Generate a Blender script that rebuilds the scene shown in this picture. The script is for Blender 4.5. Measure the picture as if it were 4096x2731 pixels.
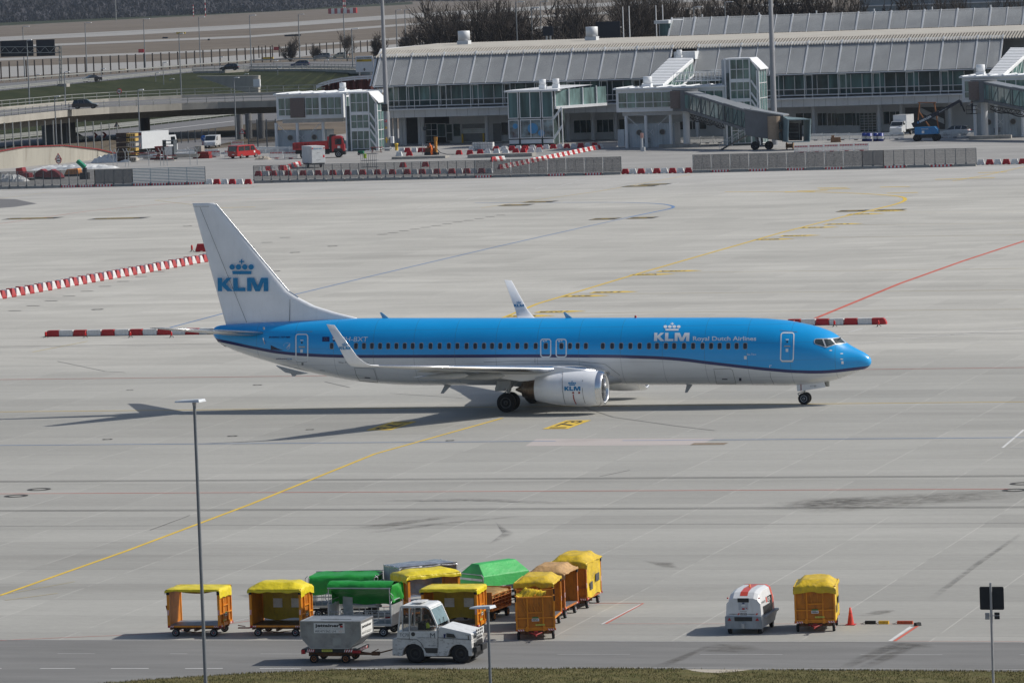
import bpy, bmesh, math, random
from mathutils import Vector, Matrix, geometry
random.seed(7)
for o in list(bpy.data.objects): bpy.data.objects.remove(o)
S = bpy.context.scene
COL = S.collection
R = math.radians
# ---------------------------------------------------------------- camera
PW, PH = 4096, 2731
FPX, PITCH, ROLL, YAW = 19477.0, .0750487, -.0356232, .2844986
CAM = Vector((59.27668, -277.0568, 25.6078))
fw = Vector((-math.sin(YAW)*math.cos(PITCH), math.cos(YAW)*math.cos(PITCH), -math.sin(PITCH)))
r0 = fw.cross(Vector((0, 0, 1))).normalized(); u0 = r0.cross(fw)
rt = math.cos(ROLL)*r0 + math.sin(ROLL)*u0
up = -math.sin(ROLL)*r0 + math.cos(ROLL)*u0
cd = bpy.data.cameras.new('camera'); cam = bpy.data.objects.new('camera', cd); COL.objects.link(cam)
cd.sensor_width = 36; cd.lens = FPX/PW*36; cd.clip_start = 1; cd.clip_end = 60000
mw = Matrix((rt, up, -fw)).transposed().to_4x4(); mw.translation = CAM; cam.matrix_world = mw
S.camera = cam
# ---------------------------------------------------------------- sky, sun, exposure
SUN_DIR = Vector((1.10, .43, 1.0)).normalized()
w = bpy.data.worlds.new('World'); S.world = w; w.use_nodes = True
nt = w.node_tree; bg = nt.nodes['Background']
sky = nt.nodes.new('ShaderNodeTexSky'); sky.sky_type = 'NISHITA'; sky.sun_disc = False
sky.sun_elevation = math.asin(SUN_DIR.z); sky.sun_rotation = math.atan2(SUN_DIR.x, SUN_DIR.y)
sky.dust_density = 2.0; sky.air_density = 1.0; sky.ozone_density = 1.5
nt.links.new(sky.outputs[0], bg.inputs[0]); bg.inputs[1].default_value = .088
sl = bpy.data.lights.new('sun', 'SUN'); so = bpy.data.objects.new('sun', sl); COL.objects.link(so)
sl.energy = 3.75; sl.angle = R(.6); sl.color = (1, .955, .875)
so.rotation_euler = (-SUN_DIR).to_track_quat('-Z', 'Y').to_euler()
so.location = (0, 0, 200)
S.view_settings.view_transform = 'Standard'; S.view_settings.look = 'None'
S.view_settings.exposure = 0.08; S.view_settings.gamma = 1.0
S.render.engine = 'CYCLES'
# ---------------------------------------------------------------- pixel helpers (photo pixel -> world point)
def ray(u, v): return fw*FPX + rt*(u-PW/2) - up*(v-PH/2)
def G(u, v, z=0.0):
    d = ray(u, v); t = (z-CAM.z)/d.z; return CAM + d*t
def PY(u, v, Y):
    d = ray(u, v); t = (Y-CAM.y)/d.y; return CAM + d*t
def XY(u, Y): return PY(u, 700, Y).x
# ---------------------------------------------------------------- node helpers / materials
def lin(c): return tuple(((x/12.92) if x <= .04045 else ((x+.055)/1.055)**2.4) for x in c)
def hexc(h): return lin(tuple(int(h[i:i+2], 16)/255 for i in (0, 2, 4)))
class NT:
    def __init__(s, name):
        s.m = bpy.data.materials.new(name); s.m.use_nodes = True; s.t = s.m.node_tree
        s.b = s.t.nodes['Principled BSDF']; s.tc = s.t.nodes.new('ShaderNodeTexCoord')
    def n(s, typ, **kw):
        x = s.t.nodes.new(typ)
        for k, v in kw.items(): setattr(x, k, v)
        return x
    def l(s, a, b): s.t.links.new(a, b)
    def math(s, op, a, b=None, c=None, clamp=False):
        x = s.n('ShaderNodeMath', operation=op, use_clamp=clamp)
        for i, q in enumerate((a, b, c)):
            if q is None: continue
            if isinstance(q, (int, float)): x.inputs[i].default_value = q
            else: s.l(q, x.inputs[i])
        return x.outputs[0]
    def noise(s, scale, stretch=(1, 1, 1), detail=4, vec=None, rough=.55):
        mp = s.n('ShaderNodeMapping'); mp.inputs['Scale'].default_value = stretch
        s.l(vec if vec is not None else s.tc.outputs['Object'], mp.inputs[0])
        x = s.n('ShaderNodeTexNoise'); x.inputs['Scale'].default_value = scale; x.inputs['Detail'].default_value = detail
        x.inputs['Roughness'].default_value = rough
        s.l(mp.outputs[0], x.inputs['Vector']); return x.outputs[0]
    def ramp(s, f, a, b, lo=0., hi=1.):
        x = s.n('ShaderNodeMapRange'); s.l(f, x.inputs[0])
        for i, q in enumerate((a, b, lo, hi)): x.inputs[i+1].default_value = q
        return x.outputs[0]
    def mix(s, f, a, b, mode='MIX'):
        x = s.n('ShaderNodeMix', data_type='RGBA', blend_type=mode)
        for i, q in ((0, f), (6, a), (7, b)):
            if isinstance(q, (int, float)): x.inputs[i].default_value = q
            elif isinstance(q, (tuple, list)): x.inputs[i].default_value = (*q[:3], 1)
            else: s.l(q, x.inputs[i])
        return x.outputs[2]
MATS = {}
def M(name, col, rough=.6, metal=0., var=.12, vs=2.0, st=(1, 1, 1), dirt=0., dcol=(.05, .04, .03), dst=(3, 3, .6), bump=0., bs=20., bd=.02, alpha=1., coat=0., spec=.5):
    if name in MATS: return MATS[name]
    k = NT(name); b = k.b
    f = k.noise(vs, st)
    f = k.ramp(f, .3, .7, 1-var, 1+var)
    c = k.mix(1., (*col,), f, 'MULTIPLY')
    if dirt:
        d = k.ramp(k.noise(1.6, dst, 5, rough=.65), .52, .74, 0., dirt)
        c = k.mix(d, c, dcol)
    k.l(c, b.inputs['Base Color'])
    b.inputs['Roughness'].default_value = rough; b.inputs['Metallic'].default_value = metal
    b.inputs['Specular IOR Level'].default_value = spec
    if coat: b.inputs['Coat Weight'].default_value = coat; b.inputs['Coat Roughness'].default_value = .08
    if alpha < 1: b.inputs['Alpha'].default_value = alpha
    if bump:
        bp = k.n('ShaderNodeBump'); bp.inputs['Strength'].default_value = bump; bp.inputs['Distance'].default_value = bd
        k.l(k.noise(bs), bp.inputs['Height']); k.l(bp.outputs[0], b.inputs['Normal'])
    MATS[name] = k.m; return k.m
# ---------------------------------------------------------------- mesh builder
ORDW = 'first second third fourth fifth sixth seventh eighth ninth tenth eleventh twelfth'.split()
ORDW += ['thirteenth','fourteenth','fifteenth','sixteenth','seventeenth','eighteenth','nineteenth','twentieth']+[a_+'-'+b_ for a_ in ('twenty','thirty') for b_ in ORDW[:9]+['last']]
def ordn(i): return ORDW[i]
class MB:
    def __init__(s): s.v = []; s.f = []; s.m = []; s.sm = []
    def add(s, vs, fs, mi=0, sm=False):
        o = len(s.v); s.v += [tuple(v) for v in vs]
        for f in fs: s.f.append([i+o for i in f]); s.m.append(mi); s.sm.append(sm)
        return s
    def box(s, x0, x1, y0, y1, z0, z1, mi=0):
        return s.add([(x0,y0,z0),(x1,y0,z0),(x1,y1,z0),(x0,y1,z0),(x0,y0,z1),(x1,y0,z1),(x1,y1,z1),(x0,y1,z1)],
                     [(0,3,2,1),(4,5,6,7),(0,1,5,4),(1,2,6,5),(2,3,7,6),(3,0,4,7)], mi)
    def tbox(s, x0, x1, y0, y1, z0, z1, tx=0., ty=0., mi=0):   # box tapering to the top
        return s.add([(x0,y0,z0),(x1,y0,z0),(x1,y1,z0),(x0,y1,z0),(x0+tx,y0+ty,z1),(x1-tx,y0+ty,z1),(x1-tx,y1-ty,z1),(x0+tx,y1-ty,z1)],
                     [(0,3,2,1),(4,5,6,7),(0,1,5,4),(1,2,6,5),(2,3,7,6),(3,0,4,7)], mi)
    def bar(s, p, q, w=.05, h=None, mi=0):
        p = Vector(p); q = Vector(q); h = w if h is None else h
        d = (q-p).normalized(); a = d.cross(Vector((0, 0, 1)))
        if a.length < 1e-3: a = Vector((1, 0, 0))
        a.normalize(); b = a.cross(d)
        vs = [c + a*sx*w/2 + b*sy*h/2 for c in (p, q) for sx, sy in ((-1,-1),(1,-1),(1,1),(-1,1))]
        return s.add(vs, [(0,1,2,3),(7,6,5,4),(0,4,5,1),(1,5,6,2),(2,6,7,3),(3,7,4,0)], mi)
    def tube(s, p, q, r, r2=None, n=8, mi=0, caps=True):
        p = Vector(p); q = Vector(q); r2 = r if r2 is None else r2
        d = (q-p).normalized(); a = d.cross(Vector((0, 0, 1)))
        if a.length < 1e-3: a = Vector((1, 0, 0))
        a.normalize(); b = a.cross(d); vs = []
        for c, rr in ((p, r), (q, r2)):
            for i in range(n):
                t = 2*math.pi*i/n; vs.append(c + a*rr*math.cos(t) + b*rr*math.sin(t))
        s.add(vs, [(i, i+n, (i+1) % n+n, (i+1) % n) for i in range(n)], mi, True)
        if caps: s.add(vs[:n], [list(range(n))], mi); s.add(vs[n:], [list(range(n))[::-1]], mi)
        return s
    def path(s, pts, r, n=6, mi=0):
        for a, b in zip(pts[:-1], pts[1:]): s.tube(a, b, r, n=n, mi=mi)
        return s
    def lathe(s, prof, c=(0, 0, 0), axis='z', n=16, mi=0, sy=1.):   # prof [(t, r)]
        vs = []
        for t, r in prof:
            for i in range(n):
                a = 2*math.pi*i/n; x, y = r*math.cos(a), r*math.sin(a)*sy
                if axis == 'z': vs.append((c[0]+x, c[1]+y, c[2]+t))
                elif axis == 'x': vs.append((c[0]+t, c[1]+x, c[2]+y))
                else: vs.append((c[0]+x, c[1]+t, c[2]+y))
        fs = []
        for j in range(len(prof)-1):
            for i in range(n):
                fs.append((j*n+i, j*n+(i+1) % n, (j+1)*n+(i+1) % n, (j+1)*n+i))
        return s.add(vs, fs, mi, True)
    def prism(s, poly, a, b, plane='xz', mi=0):   # extrude a 2-D outline between a and b
        def P(u, v, t): return (u, t, v) if plane == 'xz' else ((t, u, v) if plane == 'yz' else (u, v, t))
        n = len(poly); vs = [P(u, v, a) for u, v in poly] + [P(u, v, b) for u, v in poly]
        tris = geometry.tessellate_polygon([[Vector((u, v, 0)) for u, v in poly]])
        fs = [tuple(t) for t in tris] + [tuple(i+n for i in t[::-1]) for t in tris] + [(i, (i+1) % n, (i+1) % n+n, i+n) for i in range(n)]
        return s.add(vs, fs, mi)
    def quad(s, a, b, c, d, mi=0): return s.add([a, b, c, d], [(0, 1, 2, 3)], mi)
    def build(s, name, mats, parent=None, world=False, bevel=0., loc=None, rot=0., recalc=True, smooth=None, double=False, **props):
        me = bpy.data.meshes.new(name); vs = s.v
        if world and parent is not None:
            inv = Matrix.Translation(parent.location) @ parent.rotation_euler.to_matrix().to_4x4()
            inv = inv.inverted(); vs = [inv @ Vector(v) for v in vs]
        me.from_pydata([tuple(v) for v in vs], [], s.f)
        if not isinstance(mats, (list, tuple)): mats = [mats]
        for m in mats: me.materials.append(m)
        me.polygons.foreach_set('material_index', s.m)
        me.polygons.foreach_set('use_smooth', s.sm if smooth is None else [smooth]*len(s.f))
        if recalc or bevel or double:
            bm = bmesh.new(); bm.from_mesh(me)
            if double: bmesh.ops.remove_doubles(bm, verts=bm.verts, dist=1e-4)
            if recalc: bmesh.ops.recalc_face_normals(bm, faces=bm.faces)
            if bevel:
                es = [e for e in bm.edges if len(e.link_faces) == 2 and e.calc_face_angle(0) > .5]
                bmesh.ops.bevel(bm, geom=es, offset=bevel, segments=2, affect='EDGES', profile=.6, clamp_overlap=True)
            bm.to_mesh(me); bm.free()
        me.update(); o = bpy.data.objects.new(name, me); COL.objects.link(o)
        if parent is not None: o.parent = parent
        if loc is not None: o.location = loc
        if rot: o.rotation_euler = (0, 0, rot)
        for k, v in props.items(): o[k] = v
        return o
def thing(name, label, cat, loc=(0, 0, 0), rot=0., group=None):
    o = bpy.data.objects.new(name, None); COL.objects.link(o); o.empty_display_size = .3
    o.location = loc; o.rotation_euler = (0, 0, rot); o['label'] = label; o['category'] = cat
    if group: o['group'] = group
    return o
def dup(root, loc, rot, label=None, group=None):
    def cp(o, par):
        c = o.copy(); COL.objects.link(c); c.parent = par
        for k in KIDS(o): cp(k, c)
        return c
    c = cp(root, None); c.location = loc; c.rotation_euler = (0, 0, rot)
    if label: c['label'] = label
    if group: c['group'] = group
    return c
_kc = {}
def KIDS(o): return [k for k in bpy.data.objects if k.parent == o] if o.name not in _kc else _kc[o.name]
def cache_kids(root):
    ks = [k for k in bpy.data.objects if k.parent == root]; _kc[root.name] = ks
    for k in ks: cache_kids(k)
# ---------------------------------------------------------------- text and emblem outlines (flat triangles in u, v)
_tc = {}
def text2d(s, shear=0., bold=0.):
    key = (s, shear, bold)
    if key in _tc: return _tc[key]
    c = bpy.data.curves.new('lettering', 'FONT'); c.body = s; c.size = 1; c.shear = shear; c.offset = bold; c.resolution_u = 3
    o = bpy.data.objects.new('lettering', c); COL.objects.link(o)
    dg = bpy.context.evaluated_depsgraph_get(); me = bpy.data.meshes.new_from_object(o.evaluated_get(dg))
    vs = [(v.co.x, v.co.y) for v in me.vertices]; fs = [tuple(p.vertices) for p in me.polygons]
    bpy.data.objects.remove(o); bpy.data.curves.remove(c); bpy.data.meshes.remove(me)
    x0 = min(v[0] for v in vs); x1 = max(v[0] for v in vs); y0 = min(v[1] for v in vs); y1 = max(v[1] for v in vs)
    vs = [((x-x0)/(x1-x0), (y-y0)/(y1-y0)) for x, y in vs]
    _tc[key] = (vs, fs, (x1-x0)/(y1-y0)); return _tc[key]
def put_text(mb, s, fn, mi=0, shear=0., bold=0., cuts=0):   # fn(u, v) with u, v in 0..1 -> point
    vs, fs, asp = text2d(s, shear, bold)
    if cuts:
        bm = bmesh.new(); bv = [bm.verts.new((x, y, 0)) for x, y in vs]
        for f in fs:
            try: bm.faces.new([bv[i] for i in f])
            except ValueError: pass
        for k in range(1, cuts):
            bmesh.ops.bisect_plane(bm, geom=bm.verts[:]+bm.edges[:]+bm.faces[:], plane_co=(0, k/cuts, 0), plane_no=(0, 1, 0))
        bm.verts.index_update(); vs = [(v.co.x, v.co.y) for v in bm.verts]; fs = [tuple(v.index for v in f.verts) for f in bm.faces]; bm.free()
    mb.add([fn(x, y) for x, y in vs], fs, mi)
KP = [(0,0),(.33,0),(.33,.40),(.70,0),(1.12,0),(.62,.54),(1.04,1),(.68,1),(.33,.62),(.33,1),(0,1)]
LP = [(1.15,0),(2.05,0),(2.05,.26),(1.5,.26),(1.5,1),(1.15,1)]
MP = [(2.18,0),(2.50,0),(2.50,.68),(2.78,0),(3.12,0),(3.40,.68),(3.40,0),(3.74,0),(3.74,1),(3.22,1),(2.96,.36),(2.70,1),(2.18,1)]
def emblem_polys(crown=True, letters=True):
    ps = [KP, LP, MP] if letters else []
    if crown:
        for cx in (1.09, 1.56, 2.03, 2.50): ps.append([(cx+.2*math.cos(a*math.pi/7), 1.8+.2*math.sin(a*math.pi/7)) for a in range(14)])
        ps.append([(1.12,1.26),(2.50,1.26),(2.53,1.50),(1.09,1.50)])
        ps.append([(1.75,2.01),(1.84,2.01),(1.84,2.15),(1.98,2.15),(1.98,2.25),(1.84,2.25),(1.84,2.38),(1.75,2.38),(1.75,2.25),(1.61,2.25),(1.61,2.15),(1.75,2.15)])
    return ps
def put_polys(mb, polys, fn, mi=0, step=0):
    bm = bmesh.new()
    for p in polys:
        vs = [bm.verts.new((x, y, 0)) for x, y in p]
        for t in geometry.tessellate_polygon([[Vector((x, y, 0)) for x, y in p]]):
            try: bm.faces.new([vs[i] for i in t])
            except ValueError: pass
    if step:
        ys = [v.co.y for v in bm.verts]; y = min(ys)+step
        while y < max(ys):
            bmesh.ops.bisect_plane(bm, geom=bm.verts[:]+bm.edges[:]+bm.faces[:], plane_co=(0, y, 0), plane_no=(0, 1, 0)); y += step
    bm.verts.index_update()
    mb.add([fn(v.co.x, v.co.y) for v in bm.verts], [tuple(v.index for v in f.verts) for f in bm.faces], mi); bm.free()
def bil(a, b, c, d, off=Vector((0, 0, 0))):   # bilinear patch a(0,0) b(1,0) c(1,1) d(0,1)
    a, b, c, d = map(Vector, (a, b, c, d))
    return lambda u, v: (a*(1-u)+b*u)*(1-v) + (d*(1-u)+c*u)*v + off
# common materials
STEEL = M('galvanised steel', (.42,.44,.46), .45, .6, .12, 3)
WHITE = M('white coated metal', (.72,.74,.75), .4, 0, .06, 1, dirt=.25)
DARK = M('black rubber', (.018,.018,.02), .85, 0, .2, 6)
BLACK = M('black plastic', (.02,.021,.023), .5, 0, .2, 4)
RIM = M('steel wheel rim', (.38,.39,.40), .45, .5, .15, 8)
GLASS = M('dark tinted glass', (.012,.016,.018), .06, 0, .3, 3, spec=.8)
REDP = M('red plastic', (.40,.012,.018), .5, 0, .2, 3, dirt=.25)
WHP = M('white plastic', (.66,.67,.67), .5, 0, .12, 3, dirt=.35, dcol=(.25,.23,.2))
CONC = M('cast concrete', (.30,.29,.27), .85, 0, .22, .8, st=(1,1,.35), dirt=.35, bump=.3)
YEL = M('yellow paint', (.62,.42,.04), .6, 0, .15, 3, dirt=.2)
REFL = M('red reflective foil', (.55,.03,.03), .4, 0, .1, 3)
def wheel(parent, loc, r, wd, name='wheel', rimm=None, axis='y', hub=None, n=20):
    mb = MB(); h = wd/2
    mb.lathe([(-h,.0),(-h*.8,r*.45),(-h,r*.55),(-h,r*.86),(-h*.75,r),(h*.75,r),(h,r*.86),(h,r*.55),(h*.8,r*.45),(h,0)], axis=axis, n=n)
    o = mb.build(name, DARK, parent, loc=loc)
    rb = MB(); rb.lathe([(-h*1.04,r*.12),(-h*1.02,r*.2),(-h*.7,r*.28),(-h*.7,r*.44),(-h*1.05,r*.52),(-h*1.05,r*.58),(-h*.9,r*.6),(h*.9,r*.6),(h*1.05,r*.58),(h*1.05,r*.52),(h*.7,r*.44),(h*.7,r*.28),(h*1.02,r*.2),(h*1.04,r*.12)], axis=axis, n=n)
    if hub is not None: rb.lathe([(-h*1.15,.001),(-h*1.15,r*.17),(-h*.7,r*.19),(h*.7,r*.19),(h*1.15,r*.17),(h*1.15,.001)], axis=axis, n=10, mi=1)
    else: rb.lathe([(-h*1.0,.001),(-h*1.0,r*.15),(h*1.0,r*.15),(h*1.0,.001)], axis=axis, n=10, mi=1)
    rb.build('rim', [rimm or RIM, hub or BLACK], o, recalc=True)
    return o
# ================================================================ ground, roads, painted markings
def mat_apron():
    k = NT('apron concrete'); b = k.b; O = k.tc.outputs['Object']
    sp = k.n('ShaderNodeSeparateXYZ'); k.l(O, sp.inputs[0]); X, Y = sp.outputs[0], sp.outputs[1]
    far = k.ramp(Y, 24, 40)
    base = k.mix(far, (.348,.343,.318), (.430,.420,.386))
    base = k.mix(k.ramp(Y, 250, 300), base, (.40,.392,.372)); base = k.mix(k.ramp(Y, 318, 322), base, (.30,.295,.285))
    # strips of different pours along X
    cy = k.math('FLOOR', k.math('DIVIDE', k.math('ADD', Y, 1.3), 5.0)); cx = k.math('FLOOR', k.math('DIVIDE', k.math('ADD', X, 2.2), 5.0))
    wn = k.n('ShaderNodeTexWhiteNoise', noise_dimensions='1D'); k.l(cy, wn.inputs['W'])
    cb = k.n('ShaderNodeCombineXYZ'); k.l(cx, cb.inputs[0]); k.l(cy, cb.inputs[1])
    wn2 = k.n('ShaderNodeTexWhiteNoise', noise_dimensions='2D'); k.l(cb.outputs[0], wn2.inputs['Vector'])
    sa = k.ramp(far, 0, 1, .07, .015); f = k.math('ADD', 1., k.math('MULTIPLY', k.math('SUBTRACT', wn.outputs[0], .5), k.math('MULTIPLY', sa, 2.))); f2 = k.ramp(wn2.outputs[0], 0, 1, .95, 1.045)
    f = k.math('MULTIPLY', f, f2)
    n1 = k.ramp(k.noise(.02, (1, 1.6, 1), 5), .3, .7, .90, 1.08); f = k.math('MULTIPLY', f, n1)
    n2 = k.ramp(k.noise(.12, (.22, 1.5, 1), 6, rough=.7), .3, .7, .90, 1.09); f = k.math('MULTIPLY', f, n2)
    # broom streaks, stronger on the far apron
    wv = k.n('ShaderNodeVectorMath', operation='ADD'); k.l(O, wv.inputs[0]); nv_ = k.n('ShaderNodeTexNoise'); nv_.inputs['Scale'].default_value = .03; mv = k.n('ShaderNodeVectorMath', operation='MULTIPLY'); k.l(nv_.outputs[1], mv.inputs[0]); mv.inputs[1].default_value = (0, 22, 0); k.l(O, nv_.inputs['Vector']); k.l(mv.outputs[0], wv.inputs[1])
    n3 = k.noise(.55, (.14, .8, 1), 6, rough=.8, vec=wv.outputs[0])
    n3 = k.math('MULTIPLY', k.math('SUBTRACT', n3, .5), k.ramp(far, 0, 1, .22, .62)); f = k.math('MULTIPLY', f, k.math('ADD', n3, 1.))
    n4 = k.ramp(k.noise(5, (.4, 1, 1), 4, rough=.8), .3, .7, .92, 1.08); f = k.math('MULTIPLY', f, n4)
    c = k.mix(1., base, f, 'MULTIPLY')
    # rubber and oil darkening as patches with a shape of their own
    d = k.ramp(k.noise(.05, (.3, 1.6, 1), 6, rough=.62), .58, .72, 0, .38); c = k.mix(d, c, (.19,.18,.165))
    # joints
    def joint(v, off, w, per=5.0):
        t = k.math('FRACT', k.math('DIVIDE', k.math('ADD', v, off), per))
        return k.math('MULTIPLY', k.math('LESS_THAN', t, w/per), 1.)
    br = k.ramp(k.noise(.35, (1, 1, 1), 3), .40, .52)
    jl = k.math('MULTIPLY', joint(X, 2.2, .055), br); jl = k.math('MULTIPLY', jl, k.ramp(far, 0, 1, .38, .2)); c = k.mix(jl, c, (.62,.60,.56))
    jd = k.math('MULTIPLY', joint(Y, 1.3, .07), .42); c = k.mix(jd, c, (.14,.135,.13))
    k.l(c, b.inputs['Base Color']); b.inputs['Roughness'].default_value = .85; b.inputs['Specular IOR Level'].default_value = .3
    return k.m
def mat_asph(name, col, v=.15):
    k = NT(name); b = k.b
    f = k.ramp(k.noise(.5, (.25, 1.6, 1), 5, rough=.65), .3, .7, 1-v, 1+v)
    f = k.math('MULTIPLY', f, k.ramp(k.noise(25, detail=2), .3, .7, .86, 1.14))
    c = k.mix(1., col, f, 'MULTIPLY')
    d = k.ramp(k.noise(.35, (.3, 1.2, 1), 5), .6, .75, 0, .35); c = k.mix(d, c, (.09,.088,.085))
    k.l(c, b.inputs['Base Color']); b.inputs['Roughness'].default_value = .9; b.inputs['Specular IOR Level'].default_value = .25
    return k.m
def mat_grass(name, a, bb, scale=.6, st=(1, 1, 1), dry=(.20,.17,.12)):
    k = NT(name); b = k.b
    c = k.mix(k.ramp(k.noise(scale, st, 6, rough=.65), .35, .65), a, bb)
    c = k.mix(k.ramp(k.noise(scale*4, st, 4, rough=.7), .55, .75, 0, .6), c, dry)
    c = k.mix(1., c, k.ramp(k.noise(scale*14, st, 3), .3, .7, .75, 1.25), 'MULTIPLY')
    k.l(c, b.inputs['Base Color']); b.inputs['Roughness'].default_value = .95; b.inputs['Specular IOR Level'].default_value = .1
    return k.m
APRON = mat_apron()
ASPH = mat_asph('service road asphalt', (.185,.184,.180))
ASPH2 = mat_asph('motorway asphalt', (.155,.155,.16))
RUNW = mat_asph('taxiway concrete', (.29,.285,.275), .08)
GRASS = mat_grass('verge grass', (.075,.078,.028), (.15,.13,.06), 1.2)
BANK = mat_grass('green bank grass', (.020,.028,.012), (.036,.042,.019), .12, (1, 1, 1), (.06,.052,.035))
FIELD = mat_grass('dry airfield grass', (.125,.106,.086), (.165,.140,.115), .02, (.35, 1, 1), (.19,.165,.135))
SOIL = mat_grass('bare soil', (.075,.062,.045), (.12,.10,.075), .5)
def struct(name, mb, m, **kw):
    o = mb.build(name, m, recalc=False, **kw); o['kind'] = 'structure'; return o
def sheet(name, pts, m, z=0.):   # flat polygon from world x, y
    mb = MB(); tr = geometry.tessellate_polygon([[Vector((x, y, 0)) for x, y in pts]])
    fs = []
    for t in tr:
        a, b, c = [Vector((*pts[i], 0)) for i in t]
        fs.append(t if (b-a).cross(c-a).z > 0 else t[::-1])
    mb.add([(x, y, z) for x, y in pts], fs); return struct(name, mb, m)
GE = [(0,2775),(430,2731),(600,2717),(1000,2692),(1300,2680),(1600,2676),(2450,2672.5),(2800,2676.5),(4096,2685)]
sheet('ground', [(-9000, -400), (3000, -400), (3000, 12000), (-9000, 12000)], FIELD, -.06)
sheet('apron', [(-420, -98.3), (-15, -98.3), (0, -98.05), (30, -97.75), (200, -97.6), (200, 520), (-195, 520), (-200, 440), (-215, 392), (-260, 330), (-420, 250)], APRON, 0.)
sheet('service_road', [(-60, -97.9), (-15, -98.3), (0, -98.05), (30, -97.75), (200, -97.6), (200, -105.3), (27.7, -105.3)]+[tuple(G(*q)[:2]) for q in GE][::-1]+[(-60, -122)], ASPH, .004)
# verge of grass falling away behind the road
mb = MB()
xs = [(-60, -122)]+[tuple(G(*q)[:2]) for q in GE]+[(80, -105.3)]
for (xa, ya), (xb, yb) in zip(xs[:-1], xs[1:]):
    for (d0, z0), (d1, z1) in (((0, .0), (-.25, .03)), ((-.25, .03), (-4, .02)), ((-4, .02), (-14, -2)), ((-14, -2), (-60, -3))):
        mb.quad((xa, ya+d0, z0), (xa, ya+d1, z1), (xb, yb+d1, z1), (xb, yb+d0, z0))
struct('grass_verge', mb, GRASS)
GB = [mat_grass('grass blades', (.105,.105,.04), (.19,.16,.08), 2.5)]
mb = MB(); rr = random.Random(3)
def verge_y(x):
    for (xa, ya), (xb, yb) in zip(xs[:-1], xs[1:]):
        if xa <= x <= xb: return ya+(yb-ya)*(x-xa)/(xb-xa)
    return -105.3
for i in range(34000):
    x = rr.uniform(-12.5, 31); y = verge_y(x) - rr.random()**1.3*4.2 + .03
    if math.sin(x*1.7+y*2.3)+math.sin(x*.61-y*1.1) > 1.35 and rr.random() < .8: continue
    if 15.2 < x < 17.8 and y > -106.2 - .5*math.sin(x*2.1) and rr.random() < .93: continue
    h = rr.uniform(.03, .085); a = rr.uniform(0, 6.28); wd = .016; dx, dy = math.cos(a)*wd, math.sin(a)*wd; lx, ly = rr.uniform(-.04,.04), rr.uniform(-.04,.04)
    mb.add([(x-dx, y-dy, .01), (x+dx, y+dy, .01), (x+lx, y+ly, h+.02)], [(0, 1, 2)])
gb = mb.build('grass', GB, recalc=False); gb['kind'] = 'stuff'; gb['label'] = 'short olive green grass on the verge along the bottom of the road'; gb['category'] = 'grass'
del gb['category']
sheet('sand_patch', [(15.3,-105.36),(17.7,-105.36),(17.3,-105.9),(16.7,-106.25),(16.1,-106.1),(15.6,-105.75)], mat_asph('sandy soil', (.42,.38,.32)), .034)
# ---- painted lines: ribbons 4 mm above what lies below
PW_ = M('road paint white', (.60,.60,.59), .7, 0, .12, 1.5, dirt=.35, dcol=(.3,.29,.28), dst=(1,1,1))
PY_ = M('road paint yellow', (.66,.45,.05), .7, 0, .10, .5, dirt=.15, dcol=(.35,.31,.2), dst=(1,1,1))
PYF = M('road paint pale yellow', (.50,.42,.22), .7, 0, .1, .5)
PB_ = M('road paint blue', (.11,.21,.40), .7, 0, .12, .5)
PR_ = M('road paint red', (.55,.11,.07), .7, 0, .12, .5, dirt=.25, dcol=(.38,.30,.27), dst=(1,1,1))
PK_ = M('road paint black', (.035,.035,.035), .7, 0, .2, 1)
LINES = {}
def line(key, pts, wd, z=.010):   # pts = world xy; accumulates into one painted object per colour
    mb = LINES.setdefault(key, MB()); pts = [Vector((p[0], p[1])) for p in pts]; vs = []
    for i, p in enumerate(pts):
        d = (pts[min(i+1, len(pts)-1)]-pts[max(i-1, 0)]).normalized(); n = Vector((-d.y, d.x))*wd/2
        vs += [(p.x+n.x, p.y+n.y, z), (p.x-n.x, p.y-n.y, z)]
    mb.add(vs, [(2*i, 2*i+1, 2*i+3, 2*i+2) for i in range(len(pts)-1)])
def gl(key, px, wd, z=.010): line(key, [G(*q)[:2] for q in px], wd, z)
def xl(key, x0, x1, y, wd, z=.010): line(key, [(x0, y), (x1, y)], wd, z)
def smooth(pts, n=8):
    out = []
    P = [Vector(p) for p in pts]; P = [P[0]]+P+[P[-1]]
    for i in range(1, len(P)-2):
        for k in range(n):
            t = k/n; out.append(.5*((2*P[i])+(-P[i-1]+P[i+1])*t+(2*P[i-1]-5*P[i]+4*P[i+1]-P[i+2])*t*t+(-P[i-1]+3*P[i]-3*P[i+1]+P[i+2])*t**3))
    out.append(P[-2]); return out
def gs(key, px, wd, z=.010): line(key, smooth([tuple(G(*q)[:2]) for q in px]), wd, z)
xl('yellow', -150, 120, 0, .16)
xl('blue', -120, -13.4, -20.69, .17); xl('blue', -9.6, 90, -20.69, .17)
xl('red', -90, 80, -45.64, .12)
xl('red', -130, 130, G(700, 1510).y, .12)
gl('yellow', [(0, 2381), (500, 2205), (1000, 2017), (1500, 1815), (2010, 1672)], .20, .012)          # lead line to the left
gl('yellow', [(2010, 1272), (2150, 1215), (2500, 1110), (2760, 1035), (3128, 930), (3390, 863)], .30, .012)
gs('yellow', [(3390, 863), (3520, 833), (3590, 815), (3620, 800), (3600, 787), (3500, 778), (3340, 771), (3170, 768), (2900, 768)], .42, .012)
gl('blue', [(680, 1310), (1180, 1178), (1500, 1101), (2000, 984), (2300, 917), (2518, 869)], .22)
gs('blue', [(2518, 869), (2620, 848), (2680, 835), (2692, 826), (2650, 817), (2560, 812), (2400, 810), (1900, 812)], .36)
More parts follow.
